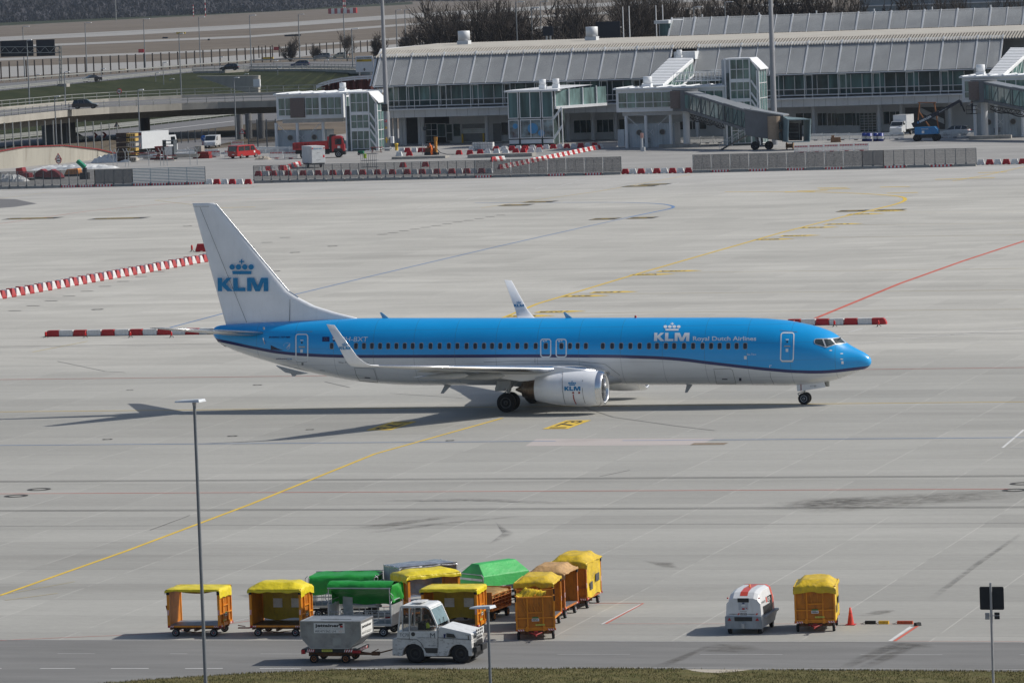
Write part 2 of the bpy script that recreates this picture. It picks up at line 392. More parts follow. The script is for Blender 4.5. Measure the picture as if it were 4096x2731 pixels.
gl('red2', [(3262, 1273), (3600, 1134), (3850, 1045), (4110, 960)], .34)
for v0, u0_, v1 in ((1088, 2570, 1084), (1173, 2320, 1170), (1250, 2140, 1247)): gl('pale', [(u0_, v0+4), (4096, v1-10)], .13)
for u0_, v0, v1 in ((3300, 950, 940), (3420, 900, 893), (3600, 850, 846)): gl('pale', [(u0_, v0), (4096, v1)], .13)
gl('white', [(0, 768), (2000, 727), (4096, 668)], .45)
gl('pale', [(0, 795), (200, 768)], .15); gl('pale', [(620, 802), (1050, 742), (1700, 712)], .15); gl('pale', [(620, 802), (780, 820)], .18); gl('yellow', [(880, 832), (1020, 828)], .3, .012)
gl('red', [(0, 895), (190, 868), (350, 845), (700, 812), (1000, 797), (1500, 790)], .12)
gl('yellow', [(1925, 832), (2150, 800), (2400, 765), (2650, 720), (2760, 700)], .12, .012)
gl('yellow', [(3810, 725), (3950, 700), (4096, 668)], .2, .012)
for u, v in ((1670,834),(1790,820),(1865,800),(2140,756),(2240,744),(2300,727),(1980,794),(2240,812),(2665,743)): gl('white', [(u, v), (u+50, v-11)], .14)
for q in ([(4096,1718),(4010,1791),(4096,1791)],[(2960,1272),(3550,1268),(3480,1290)],[(3270,1329),(3395,1329),(3450,1314)],[(2700,1271),(3540,1263)],[(4096,1310),(3440,1375)]): gl('white', q, .15)
# foreground red and white bay markings
gl('white', [(2406,2496),(2560,2417),(1950,2416)], .09); gl('red', [(2424,2493),(2574,2412),(1950,2411)], .08)
gl('white', [(660,2542),(1000,2470)], .05); gl('red', [(0,2560),(640,2533),(1000,2482),(1400,2430),(1950,2411)], .05)
gl('white', [(2406,2496),(3680,2497)], .04); gl('red', [(2406,2493.5),(3665,2494)], .035)
gl('white', [(3560,2563),(3650,2502)], .16); gl('red', [(3578,2563),(3674,2500)], .12)
line('white', [(-15,-98.42),(0,-98.17),(30,-97.87),(60,-97.8)], .05, .012)
gl('red', [(3570,2563),(4096,2565)], .03)
for a, b in ((680,749),(1042,1214),(2230,2520),(2800,3130),(3442,3770),(4078,4300),(1640,1800),(230,380)): gl('white', [(a, 2614+(a-680)*.0012), (b, 2614+(b-680)*.0012)], .045, .012)
for a, b in ((-60,6),(161,300),(444,595),(740,891),(1038,1204),(1342,1512)): gl('white', [(a, 2673), (b, 2672.5)], .11, .012)
gl('white', [(1512,2672),(2600,2670),(4150,2677)], .05, .012)
gl('pale', [(0,2380),(300,2325)], .06); gl('pale', [(20,2400),(230,2372)], .08)
gl('pale', [(130,1408),(350,1365)], .16)
# drain channels and cracks
for u, v in ((0, 2047), (0, 1928)):
    y = G(1400, 2037.6).y if v > 2000 else G(1400, 1918).y
    for dy in (-.22, .22): xl('dark', -90, 90, y+dy, .09)
y = G(800, 1375).y
xl('dark', -160, 60, y, .12); xl('whitef', -160, 60, y-1.1, .25)
y = G(2000, 2098).y; xl('dark', -60, 60, y, .05)
gl('dark', [(2338,1630),(2452,1668),(2700,1703),(2860,1722)], .07); gl('dark', [(1560,1573),(1850,1592)], .06)
gl('dark', [(1300,1527),(1400,1550)], .07); gl('dark', [(230,1445),(420,1485),(500,1490)], .06)
for px in ([(600,2120),(760,2060)],[(2400,1905),(2520,1880)]): gl('dark', px, .05)
def panel(key, cx, cy, L, Wd, z=.014, arrow=0.):
    mb = LINES.setdefault(key, MB())
    vs = [(cx-L/2, cy-Wd/2, z), (cx+L/2, cy-Wd/2, z), (cx+L/2+arrow, cy, z), (cx+L/2, cy+Wd/2, z), (cx-L/2, cy+Wd/2, z)]
    mb.add(vs, [(0, 1, 2, 3, 4)])
tb = LINES.setdefault('black', MB())
for u, v, flip in ((2268, 1698, 0), (1567, 1703, 1)):
    p = G(u, v); panel('yellow', p.x, p.y, 1.5, 5.0)
    if not flip: put_text(tb, '173', lambda a, b, p=p: (p.x+.5-b*1.0, p.y-2.1+a*4.2, .020), bold=.02)
    else: put_text(tb, '173', lambda a, b, p=p: (p.x-.5+b*1.0, p.y+2.1-a*4.2, .020), bold=.02)
for s, u, v in (('105B', 2195, 1255), ('105', 2412, 1176), ('105A', 2676, 1091), ('104B', 3160, 950), ('104', 3337, 903), ('104A', 3520, 850)):
    p = G(u, v); dy = 2.0 if v > 1000 else 2.6
    for k in (-1, 1):
        cx = p.x-1.1+ (.9 if k > 0 else -.4); cy = p.y+k*dy; panel('yellow', cx, cy, 2.6, 1.7, arrow=1.3)
        if k < 0: put_text(tb, s, lambda a, b: (cx-1.1+a*2.2, cy-.55+b*1.1, .020), bold=.02)
        else: put_text(tb, s, lambda a, b: (cx+1.1-a*2.2, cy+.55-b*1.1, .020), bold=.02)
for u, v, L in ((130,874,6.5),(475,874,6.5),(2065,821,3.5),(2160,808,3.5),(2560,745,4),(2620,738,3.5),(2420,876,2.8),(2570,872,2.8),(3410,844,3),(3560,841,3),(3120,828,0)):
    if L: p = G(u, v); panel('black2', p.x, p.y, L, 3.2, .012); panel('yellow', p.x-.4, p.y-.4, L*.7, .35, .016); panel('yellow', p.x+.2, p.y+.9, L*.6, .3, .016)
for u, v in ((3250,763),(3340,757),(3200,768),(3330,752),(3580,748),(3610,772),(3800,717),(3920,713),(3970,690)):
    p = G(u, v); panel('yellow', p.x, p.y, 3.5, .8, .014)
for key, nm, m in (('yellow','yellow_marking',PY_),('blue','blue_marking',PB_),('red','red_marking',PR_),('red2','red_marking',PR_),('white','white_marking',PW_),('whitef','white_marking',M('faded white paint',(.46,.45,.43),.8,0,.2,.6)),
                   ('pale','yellow_marking',PYF),('dark','drain_joint',M('joint sealant',(.10,.098,.095),.8,0,.3,2)),('black','stand_number',PK_),('black2','covered_marking',PK_)):
    if key in LINES: struct(nm, LINES[key], m)
sheet('patched_concrete', [tuple(G(*q)[:2]) for q in ((2100,1784),(2145,1755),(2860,1752),(2800,1779))], mat_asph('pinkish new concrete', (.44,.40,.38), .06), .005)
sheet('asphalt_patch', [tuple(G(*q)[:2]) for q in ((-40,795),(60,797),(148,815),(60,828),(-40,836))], ASPH2, .006)
# manholes and light rings in the apron
MH = M('cast iron cover', (.07,.065,.06), .7, .3, .2, 5)
for u, v, r in ((65,1983,.62),(157,1957,.62),(4090,1934,.62),(4060,1960,.62),(1240,1718,.25),(1030,1540,.3),(520,1560,.22),(430,1757,.3),(930,1744,.3),(1800,1762,.25),(390,1238,.5),(750,905,.5),(1100,1085,.5),(1180,1010,.5),(1330,985,.5)):
    p = G(u, v); mb = MB(); n = 24
    vs = [(p.x+q*r*math.cos(2*math.pi*i/n), p.y+q*r*math.sin(2*math.pi*i/n), .018) for q in (1, .62) for i in range(n)]
    mb.add(vs, [(i, (i+1) % n, (i+1) % n+n, i+n) for i in range(n)]); struct('manhole_ring', mb, MH)
for k in range(16):   # drain slots in a row on the far apron
    p = G(60+k*72, 1243-k*19.5); mb = MB(); mb.quad((p.x-.55,p.y-.2,.012),(p.x+.55,p.y-.2,.012),(p.x+.55,p.y+.2,.012),(p.x-.55,p.y+.2,.012)); struct('drain_grate', mb, MH)
for k in range(12):
    p = G(1530+k*43, 938-k*7); mb = MB(); mb.quad((p.x-.5,p.y-.25,.012),(p.x+.5,p.y-.25,.012),(p.x+.5,p.y+.25,.012),(p.x-.5,p.y+.25,.012)); struct('drain_grate', mb, MH)
p = G(2840, 1775); sheet('drain_cover', [(p.x-1.0,p.y-.5),(p.x+.9,p.y-.5),(p.x+.9,p.y+.5),(p.x-1.0,p.y+.5)], M('rusty grating', (.22,.17,.12), .8, 0, .25, 4), .013)
# oil and rubber stains: irregular sheets that thin out to nothing at their rim
def stain_mat(name, col, a):
    k = NT(name); b = k.b; b.inputs['Base Color'].default_value = (*col, 1); b.inputs['Roughness'].default_value = .8
    at = k.n('ShaderNodeAttribute'); at.attribute_name = 'edge'
    f = k.math('MULTIPLY', at.outputs['Fac'], k.ramp(k.noise(1.3, (1, 1.5, 1), 5, rough=.7), .34, .62)); f = k.math('MULTIPLY', f, a)
    k.l(f, b.inputs['Alpha']); return k.m
ST = stain_mat('oil stain', (.10,.09,.075), .42)
def stain(px, m=ST, z=.022):
    pts = [G(*q) for q in px]; c = sum(pts, Vector())/len(pts); n = len(pts)
    mb = MB(); mb.add([(p.x, p.y, z) for p in pts]+[(c.x+(p.x-c.x)*.5, c.y+(p.y-c.y)*.5, z) for p in pts]+[(c.x, c.y, z)],
        [(i, (i+1) % n, (i+1) % n+n, i+n) for i in range(n)]+[(i+n, (i+1) % n+n, 2*n) for i in range(n)])
    o = struct('oil_stain', mb, m); at = o.data.attributes.new('edge', 'FLOAT', 'POINT')
    at.data.foreach_set('value', [0.]*n+[1.]*(n+1))
stain([(2990,2040),(3080,2010),(3400,1985),(3900,1960),(4130,1950),(4130,1990),(3750,2020),(3450,2045),(3250,2055)])
stain([(3120,2025),(3200,1992),(3480,1985),(3560,2000),(3400,2028),(3230,2032)])
stain([(2790,2590),(2870,2572),(3010,2580),(3070,2598),(2950,2612),(2810,2608)])
for q in ([(3345,2672),(3420,2628),(3560,2575),(3640,2566),(3620,2580),(3480,2640),(3400,2672)], [(3425,2672),(3520,2620),(3640,2575),(3700,2572),(3600,2625),(3480,2672)], [(3480,2600),(3560,2566),(3720,2570),(3750,2588),(3600,2600)],
          [(2600,2668),(2700,2630),(2830,2580),(2860,2578),(2740,2640),(2650,2672)], [(1330,2650),(1450,2560),(1490,2558),(1370,2650)],[(3420,2465),(3500,2440),(3600,2437),(3560,2452),(3480,2466)],[(2560,2240),(2700,2250),(2720,2275),(2650,2270)],
          [(1400,2110),(1800,2060),(1830,2066),(1500,2120)],[(640,2490),(800,2480),(900,2495),(700,2500)],[(930,2380),(1100,2370),(1190,2385),(1000,2395)]): stain(q)
TRK = stain_mat('tyre track', (.10,.095,.09), .35)
for q in ([(1450,2130),(1700,2095),(2100,2060),(2120,2064),(1720,2102),(1470,2136)], [(1980,2085),(2060,2130),(2040,2150),(1950,2180),(2000,2140),(2030,2120)], [(1480,2000),(1900,1990),(2300,2010),(2310,2018),(1900,1998),(1480,2008)], [(3700,2400),(3900,2250),(4096,2120),(4096,2135),(3920,2260),(3730,2405)]): stain(q, TRK)
# ================================================================ the airliner
BLUE, NAVY, BELLY = (.002,.335,.76), (.004,.014,.115), (.68, .70, .72)
FT = [(0,2.47,2.44),(.025,2.60,2.32),(.08,2.70,2.22),(.2,2.83,2.11),(.45,3.0,1.99),(.7,3.13,1.90),(1.1,3.34,1.74),(1.45,3.56,1.62),(1.9,3.95,1.47),(2.36,4.25,1.34),(3.2,4.56,1.22),(4.2,4.78,1.14),(4.9,4.92,1.11),(6.2,5.05,1.13),(7.6,5.12,1.16),(11.8,5.18,1.22),(20,5.28,1.29),(27,5.38,1.36),(28.8,5.41,1.40),(30.7,5.43,1.56),(32,5.42,1.73),(34.2,5.37,2.16),(36.2,5.31,2.66),(38.2,5.24,3.23),(39.5,5.18,3.70),(40.1,5.12,4.02),(40.4,5.05,4.3),(40.52,4.9,4.55)]
def fprof(s):
    s = max(0, min(40.52, s))
    for (a, t0, b0), (b, t1, b1) in zip(FT[:-1], FT[1:]):
        if s <= b:
            k = (s-a)/(b-a); return t0+(t1-t0)*k, b0+(b1-b0)*k
def fsec(x):
    t, b = fprof(-x); h = (t-b)/2; return (t+b)/2, h, h*(.94 if -x < 31 else .94-.10*min(1, (-x-31)/8))
def fy(x, z, off=.0):
    zc, h, wd = fsec(x); q = max(0., 1-((z-zc)/h)**2); return -(wd*math.sqrt(q)+off)
def fsurf(u, v, off=.006):   # where the sight line through a photo pixel meets the fuselage skin
    d = ray(u, v).normalized(); lo = (CAM-Vector((0,0,0))).length-45; t = lo; P0 = CAM+d*t
    def ins(P):
        if P.x > 0 or P.x < -40.5: return False
        zc, h, wd = fsec(P.x); return ((P.z-zc)/h)**2+(P.y/wd)**2 < 1
    hit = None; t = 200.
    while t < 380:
        if ins(CAM+d*t): hit = t; break
        t += .25
    if hit is None: return CAM+d*((-1.0-CAM.y)/d.y)
    a, b = hit-.25, hit
    for _ in range(14):
        m = (a+b)/2
        if ins(CAM+d*m): b = m
        else: a = m
    P = CAM+d*a; zc, h, wd = fsec(P.x)
    n = Vector((0, P.y/wd**2, (P.z-zc)/h**2)).normalized()
    return P+n*off
def livery_mat():
    k = NT('airliner livery paint'); b = k.b; g = k.n('ShaderNodeNewGeometry')
    sp = k.n('ShaderNodeSeparateXYZ'); k.l(k.tc.outputs['Object'], sp.inputs[0]); X, Z = sp.outputs[0], sp.outputs[2]
    pts = [(-40.5,4.2),(-39.67,4.08),(-37.7,3.71),(-35.9,3.42),(-33.5,3.25),(-31.9,3.20),(-28.2,3.16),(-16,3.02),(-13.8,2.95),(-11.35,2.80),(-9.4,2.55),(-7.3,2.28),(-5.6,2.08),(-4,1.93),(-2.6,1.88),(-.5,2.0),(0,2.03)]
    fc = k.n('ShaderNodeFloatCurve'); c = fc.mapping.curves[0]; c.points[0].location = ((pts[0][0]+41)/41, pts[0][1]/6); c.points[1].location = ((pts[-1][0]+41)/41, pts[-1][1]/6)
    for p in pts[1:-1]: c.points.new((p[0]+41)/41, p[1]/6)
    fc.mapping.update()
    k.l(k.math('DIVIDE', k.math('ADD', X, 41.-21.), 41.), fc.inputs['Value'])
    dz = k.math('SUBTRACT', Z, k.math('MULTIPLY', fc.outputs[0], 6.))
    col = k.mix(k.math('GREATER_THAN', dz, .0), BELLY, NAVY); col = k.mix(k.math('GREATER_THAN', dz, .19), col, BLUE)
    f = k.ramp(k.noise(.7, (.4, 1, 1), 4), .3, .7, .94, 1.05); col = k.mix(1., col, f, 'MULTIPLY')
    ds = k.math('MULTIPLY', k.ramp(k.noise(1.2, (.25, 1, 1.4), 6, rough=.65), .5, .75, 0, .28), k.math('LESS_THAN', dz, .0)); col = k.mix(ds, col, (.36,.35,.33))
    for V_, per, wd in ((X, 2.54, .035), (Z, 1.02, .022)):
        t_ = k.math('LESS_THAN', k.math('FRACT', k.math('DIVIDE', k.math('ADD', V_, 100.3), per)), wd/per); col = k.mix(k.math('MULTIPLY', t_, .32), col, (.05,.08,.12))
    k.l(col, b.inputs['Base Color']); b.inputs['Roughness'].default_value = .28; b.inputs['Coat Weight'].default_value = .5; b.inputs['Coat Roughness'].default_value = .12
    return k.m
LIV = livery_mat()
AWH = M('airliner white paint', (.80,.82,.85), .3, 0, .05, .6, dirt=.12, dcol=(.4,.39,.37), coat=.4)
AGR = M('airliner grey paint', (.40,.42,.44), .35, 0, .08, .8, dirt=.25, dcol=(.2,.19,.18), coat=.2)
AWL = M('wing top grey', (.46,.48,.50), .35, 0, .08, .8, dirt=.2, dcol=(.25,.24,.22))
ALU = M('polished aluminium', (.78,.79,.80), .22, 1., .06, 2)
ABL = M('logo blue', (.0,.20,.44), .4, 0, .03, 1); AWT = M('lettering white', (.74,.77,.80), .4, 0, .04, 1)
ANV = M('lettering navy', NAVY, .4, 0, .04, 1); LNE = M('panel line grey', (.16,.17,.18), .6, 0, .1, 2)
HOT = M('burnt nozzle metal', (.16,.12,.09), .38, .9, .25, 3, st=(4,1,1)); SEAL = M('window rim', (.26,.30,.34), .5, .3, .08, 4)
PANE = M('cabin pane', (.022,.024,.034), .12, 0, .35, 1.2, spec=.6)
plane = thing('airliner', 'large blue and white twin-engine airliner rolling nose to the right on the taxiway', 'airliner', (-21, 0, 0))
def part(name, mb, m, par=plane, **kw): return mb.build(name, m, par, world=(par == plane), **kw)
# fuselage
mb = MB(); ss = [0,.008,.025,.05,.09,.15,.23,.33,.45,.6,.8,1.0,1.25,1.5,1.75,2.0,2.3,2.6,3,3.5,4,4.5,5,5.6,6.2]+[6.8+i*.8 for i in range(30)]+[31,31.6,32.2,33,33.8,34.6,35.4,36.2,37,37.8,38.6,39.2,39.8,40.1,40.3,40.45,40.52]
NR = 72; vs = []
for s in ss:
    zc, h, wd = fsec(-s)
    if s == 0: h = wd = .004
    for i in range(NR):
        a = 2*math.pi*i/NR; vs.append((-s, wd*math.sin(a), zc+h*math.cos(a)))
fs = [(j*NR+i, j*NR+(i+1) % NR, (j+1)*NR+(i+1) % NR, (j+1)*NR+i) for j in range(len(ss)-1) for i in range(NR)]
mb.add(vs, fs, 0, True); mb.add(vs[:NR], [list(range(NR))]); mb.add(vs[-NR:], [list(range(NR))])
fus = part('fuselage', mb, LIV)
mb = MB(); mb.lathe([(-.35,.11),(-.33,.13),(.2,.2)], (-40.6,0,4.75), 'x', 14); part('exhaust_cone', mb, HOT)
# tail bumper wedge and lower tail edge
mb = MB(); mb.prism([(-40.4,4.45),(-40.2,4.15),(-39.75,3.85),(-39.55,3.83),(-39.9,4.15),(-40.2,4.45)], -.22, .22); part('tail_edge', mb, BLACK)
# airfoil surface builder
def foil(mb, secs, mi=0, n=12, lemi=None):   # secs: (LE point, TE point, thickness ratio, up vector)
    prof = []
    for i in range(n+1):
        x = (1-math.cos(math.pi*i/n))/2; t = 5*(.2969*math.sqrt(x)-.126*x-.3516*x*x+.2843*x**3-.1015*x**4); prof.append((x, t))
    ring = [(x, t) for x, t in prof]+[(x, -t) for x, t in prof[-2:0:-1]]
    m = len(ring); vs = []
    for le, te, th, upv in secs:
        le = Vector(le); te = Vector(te); c = (te-le).length; upv = Vector(upv).normalized()
        for x, t in ring: vs.append(le+(te-le)*x+upv*t*th*c)
    for j in range(len(secs)-1):
        for i in range(m):
            f = (j*m+i, j*m+(i+1) % m, (j+1)*m+(i+1) % m, (j+1)*m+i)
            k = i if i < m/2 else m-1-i
            mb.add([vs[q] for q in f], [(0, 1, 2, 3)], lemi if (lemi is not None and k <= 2) else mi, True)
    for q in (0, len(secs)-1): mb.add(vs[q*m:(q+1)*m], [list(range(m))], mi)
for sd, nm in ((-1, 'near'), (1, 'far')):
    S_ = lambda x, y, z: (x, sd*y, z)
    wing = MB(); upz = lambda y: (0, -.1*sd, 1)
    foil(wing, [(S_(-14.7,.6,2.05),S_(-22.8,.6,1.98),.12,upz(0)),(S_(-15.6,1.9,2.2),S_(-22.8,1.9,2.1),.115,upz(1)),(S_(-17.7,4.9,2.62),S_(-22.75,4.9,2.55),.105,upz(4)),(S_(-18.35,6.0,2.76),S_(-22.75,6.0,2.68),.10,upz(6)),(S_(-21.7,11.5,3.36),S_(-24.55,11.5,3.30),.095,upz(9)),(S_(-24.75,16.5,3.93),S_(-26.2,16.5,3.90),.09,upz(9))], 0, 14, 1)
    wo = part('wing', wing, [AWL, ALU], double=True)
    wl = MB(); foil(wl, [(S_(-24.75,16.5,3.93),S_(-26.2,16.5,3.90),.09,(0,-.1*sd,1)),(S_(-25.1,16.95,4.0),S_(-26.3,16.95,3.98),.08,(0,-.45*sd,1)),(S_(-25.42,17.25,4.22),S_(-26.42,17.25,4.20),.07,(0,-1*sd,.7)),(S_(-25.75,17.42,4.55),S_(-26.55,17.42,4.55),.06,(0,-1*sd,.25)),(S_(-26.86,17.9,6.36),S_(-27.34,17.9,6.42),.06,(0,-1*sd,.22))], 0, 10, None)
    wo2 = part('winglet', wl, [AWH, ALU], double=True)
    lg = MB()
    if sd < 0: f = bil(PY(1357,1398,-17.62),PY(1401,1398,-17.62),PY(1401,1386.5,-17.66),PY(1357,1386.5,-17.66), Vector((0,0,0)))
    else: f = bil(PY(2056,1227,17.42),PY(2096,1227,17.42),PY(2096,1217,17.45),PY(2056,1217,17.45), Vector((0,0,0)))
    put_polys(lg, emblem_polys(), lambda u, v: f(u/3.74, v)); part('emblem', lg, ABL, recalc=False)
    # flap track fairings
    for y, x0, L, rz in ((6.6,-20.3,3.7,.23),(9.6,-21.6,3.4,.2),(3.3,-20.6,3.0,.22)):
        z = 2.15+.105*(y-1.9)-.16; ff = MB()
        ff.lathe([(-L,.01),(-L*.85,.35),(-L*.5,.85),(-L*.25,1.),(-L*.08,.7),(0,.02)], (0,0,0), 'x', 12)
        ff.v = [(vx+x0, sd*y+vy*.17, z-.10+vz*rz-(abs(vx)-L*.5)*.03) for vx, vy, vz in ff.v]; part('flap_fairing', ff, AGR)
    # flaps, a slightly darker trailing strip
    fl = MB(); foil(fl, [(S_(-22.5,1.95,2.02),S_(-23.15,1.95,1.88),.12,(0,0,1)),(S_(-22.5,5.6,2.55),S_(-23.1,5.6,2.42),.12,(0,0,1)),(S_(-24.0,10.6,3.16),S_(-24.5,10.6,3.05),.12,(0,0,1))], 0, 6); part('flap', fl, AGR, double=True)
    # stabiliser
    st = MB(); foil(st, [(S_(-36.75,.5,4.62),S_(-39.9,.5,4.60),.10,(0,-.1*sd,1)),(S_(-41.05,7.0,5.52),S_(-41.95,7.0,5.52),.09,(0,-.1*sd,1)),(S_(-41.5,7.18,5.56),S_(-41.95,7.18,5.56),.06,(0,-.1*sd,1))], 0, 12, 1)
    part('tailplane', st, [AGR, ALU], double=True)
    # engine
    ey, ez, ex = sd*4.83, 1.48, -14.8
    na = MB(); na.lathe([(-.02,.80),(.0,.86),(-.10,.955),(-.35,1.02),(-.9,1.06),(-1.6,1.06),(-2.4,1.01),(-3.2,.90),(-4.1,.73),(-4.12,.66)], (ex, ey, ez), 'x', 40)
    na.v = [(x, y, z if z > ez else ez+(z-ez)*.97) for x, y, z in na.v]
    nac = part('engine_nacelle', na, AWH)
    lp = MB(); lp.lathe([(-.75,.77),(-.35,.775),(-.1,.79),(.0,.83),(.03,.875),(-.02,.93),(-.12,.975),(-.34,1.025)], (ex, ey, ez), 'x', 40); lo_ = part('inlet_lip', lp, ALU)
    fa = MB(); fa.lathe([(-.72,.76),(-.72,.25),(-.5,.2),(-.15,.02)], (ex, ey, ez), 'x', 24)
    for i in range(24):
        a = i*math.pi/12; c, s_ = math.cos(a), math.sin(a)
        fa.bar((ex-.62, ey+c*.2, ez+s_*.2), (ex-.66, ey+c*.76, ez+s_*.76), .02, .12)
    part('fan', fa, BLACK)
    nz = MB(); nz.lathe([(-3.9,.70),(-4.05,.62),(-4.5,.56),(-4.95,.44),(-4.95,.38),(-4.6,.36)], (ex, ey, ez-.02), 'x', 28); nz.lathe([(-4.5,.34),(-4.95,.26),(-5.4,.06),(-5.42,.01)], (ex, ey, ez-.02), 'x', 18); part('exhaust_nozzle', nz, HOT)
    py = MB(); py.prism([(-15.7,2.50),(-16.2,2.62),(-17.6,2.78),(-19.6,2.62),(-21.4,2.35),(-21.2,2.15),(-19.9,1.95),(-18.8,1.98),(-17.5,2.28),(-16,2.40)], ey-.17, ey+.17); part('pylon', py, AWH, bevel=.05)
    if sd < 0:
        def nsurf(u, v):
            d = ray(u, v).normalized(); t = 200.
            def ins(P): return ((P.y-ey)**2+(P.z-ez)**2) < 1.062**2 and -17.5 < P.x < -15
            while t < 380 and not ins(CAM+d*t): t += .02
            P = CAM+d*t; n = Vector((0, P.y-ey, P.z-ez)).normalized(); return P+n*.02
        A = [nsurf(*q) for q in ((2258,1562),(2322,1562),(2322,1546),(2258,1546))]
        g = lambda u, v: nsurf(2258+u*64, 1562-v*16.5)
        em = MB(); put_polys(em, emblem_polys(), lambda u, v: g(u/3.74, v), step=.3); part('emblem', em, ABL, recalc=False)
        ms = MB()
        for px in ([(2252,1486),(2250,1520),(2250,1560),(2255,1590),(2261,1614)], [(2338,1480),(2331,1520),(2330,1560),(2334,1590),(2341,1612)]):
            ps = [nsurf(*q) for q in px]
            for a, b in zip(ps[:-1], ps[1:]): ms.bar(a, b, .02, .02)
        for cx in (2293, 2317):
            pc = nsurf(cx, 1570); ms.tube(pc, pc+Vector((0,-.02,0)), .06, n=10, mi=1)
        ps = [nsurf(*q) for q in ((2293,1577),(2295,1592),(2300,1606),(2305,1614))]
        for a, b in zip(ps[:-1], ps[1:]): ms.bar(a, b, .05, .02, mi=1)
        pc = nsurf(2199, 1559); ms.tube(pc, pc+Vector((0,-.01,0)), .1, n=14, mi=2)
        part('cowl_marking', ms, [LNE, M('warning red', (.30,.02,.02), .5), SEAL])
# fin, dorsal fillet and rudder
fin = MB()
LEp = [(-31.2,5.40,.02),(-32.6,5.76,.10),(-33.99,6.20,.16),(-35.05,6.74,.2),(-35.62,7.09,.22),(-40.05,12.46,.10)]
def finsec(x_le, z, x_te, th):
    return ((x_le, 0, z), (x_te, 0, z), th, (0, 1, 0))
def fin_te(z): return -39.72-(z-5.18)/(12.53-5.18)*(41.55-39.72)
fz = [5.0,5.45,5.8,6.2,6.74,7.1,8,9,10,11,12,12.42,12.53]
def fin_le(z):
    if z < 5.4: return -31.0
    if z > 12.42: return -40.05 - .12*(z-12.42)/.11
    for (a, za, _), (b, zb, _) in zip(LEp[:-1], LEp[1:]):
        if z <= zb: return a+(b-a)*(z-za)/(zb-za)
foil(fin, [finsec(fin_le(z), z, fin_te(z), .46/(fin_te(z)-fin_le(z))*-1*(1 if z > 6.5 else .85) if z < 7.2 else .10) for z in fz], 0, 14)
part('tail_fin', fin, AWH, double=True)
rl = MB()
for a, b in (((987,1290),(918,1120)),((918,1120),(800,829)),((836,826),(772,826)),((1160,1196),(1158,1284))):
    p, q = PY(*a, -.27), PY(*b, -.2); rl = MB(); rl.bar(p, q, .025, .02); part('panel_seam', rl, LNE)
ln = MB(); 
for (a, za, _), (b, zb, _) in zip(LEp[3:-1], LEp[4:]): ln.tube((a+.015, 0, za), (b+.015, 0, zb), .045, n=8)
part('fin_leading_edge', ln, ALU)
for sd in (-1,):
    a, b = PY(871,1165,-.3), PY(1073,1165,-.3); c, d = PY(1073,1111,-.26), PY(871,1111,-.26); f = bil(a, b, c, d)
    em = MB(); put_polys(em, emblem_polys(), lambda u, v: Vector((f(u/3.74, v).x, -.30+ .012*max(0,f(0,v).z-8), f(u/3.74, v).z))); part('tail_emblem', em, ABL, recalc=False)
# belly fairing
bf = MB(); bf.lathe([(-9.6,.02),(-8.6,.55),(-6.8,.9),(-4.5,1.),(-2.2,.9),(-.8,.6),(0,.05)], (0,0,0), 'x', 28)
bf.v = [(-14.0+x, y*1.98, 1.78+z*(.72 if z < 0 else .85)) for x, y, z in bf.v]; part('belly_fairing', bf, AGR)
# cabin windows
wx = [1327,1424,1456,1488,1520.5,1553,1586,1619,1651,1685]+[1600+q/2.138 for q in (262,340,418,491,570,644,718,788,858,930,1004,1078,1161,1247,1381,1454,1520,1590,1735,1815,1891,1971,2050,2130,2198,2275,2345)]+[2500+q/2.138 for q in (48,126,206,274,350,426,505,583,664,737,810,883,955,1028)]
wx = sorted(set(wx)); wx = [q for i, q in enumerate(wx) if i == 0 or q-wx[i-1] > 8]
wx.append(1388)
proto = None
def rrect(w_, h_, r, n=4):
    out = []
    for cx, cy, a0 in ((w_/2-r, h_/2-r, 0), (-w_/2+r, h_/2-r, 90), (-w_/2+r, -h_/2+r, 180), (w_/2-r, -h_/2+r, 270)):
        for i in range(n+1): a = R(a0+90*i/n); out.append((cx+r*math.cos(a), cy+r*math.sin(a)))
    return out
for u in wx:
    P = fsurf(u, 1383.6); mb = MB(); P.y = fy(P.x, P.z)
    def S2(x, z, off): return (P.x+x, fy(P.x+x, P.z+z, off), P.z+z)
    o_, i_ = rrect(.275, .40, .095), rrect(.215, .335, .08); n = len(o_)
    mb.add([S2(*q, .012) for q in o_]+[S2(*q, .022) for q in i_], [(i, (i+1) % n, (i+1) % n+n, i+n) for i in range(n)], 0)
    mb.add([S2(*q, .018) for q in i_]+[S2(0, 0, .018)], [(i, (i+1) % n, n) for i in range(n)], 1); part('cabin_window', mb, [SEAL, PANE], recalc=False)
def stroke(px, wpx, mi, mb, close=False, off=.010, sub=4):   # painted stroke on the skin, given in photo pixels
    pts = [Vector(q) for q in px]
    if close: pts.append(pts[0])
    dense = []
    for a, b in zip(pts[:-1], pts[1:]):
        k = max(1, int((b-a).length/6)); dense += [a+(b-a)*i/k for i in range(k)]
    dense.append(pts[-1]); vs = []
    for i, p in enumerate(dense):
        d = dense[min(i+1, len(dense)-1)]-dense[max(i-1, 0)]
        if close and i in (0, len(dense)-1): d = dense[1]-dense[-2]
        d.normalize(); n = Vector((-d.y, d.x))*wpx/2
        vs += [fsurf(*(p+n), off), fsurf(*(p-n), off)]
    mb.add(vs, [(2*i, 2*i+1, 2*i+3, 2*i+2) for i in range(len(dense)-1)], mi)
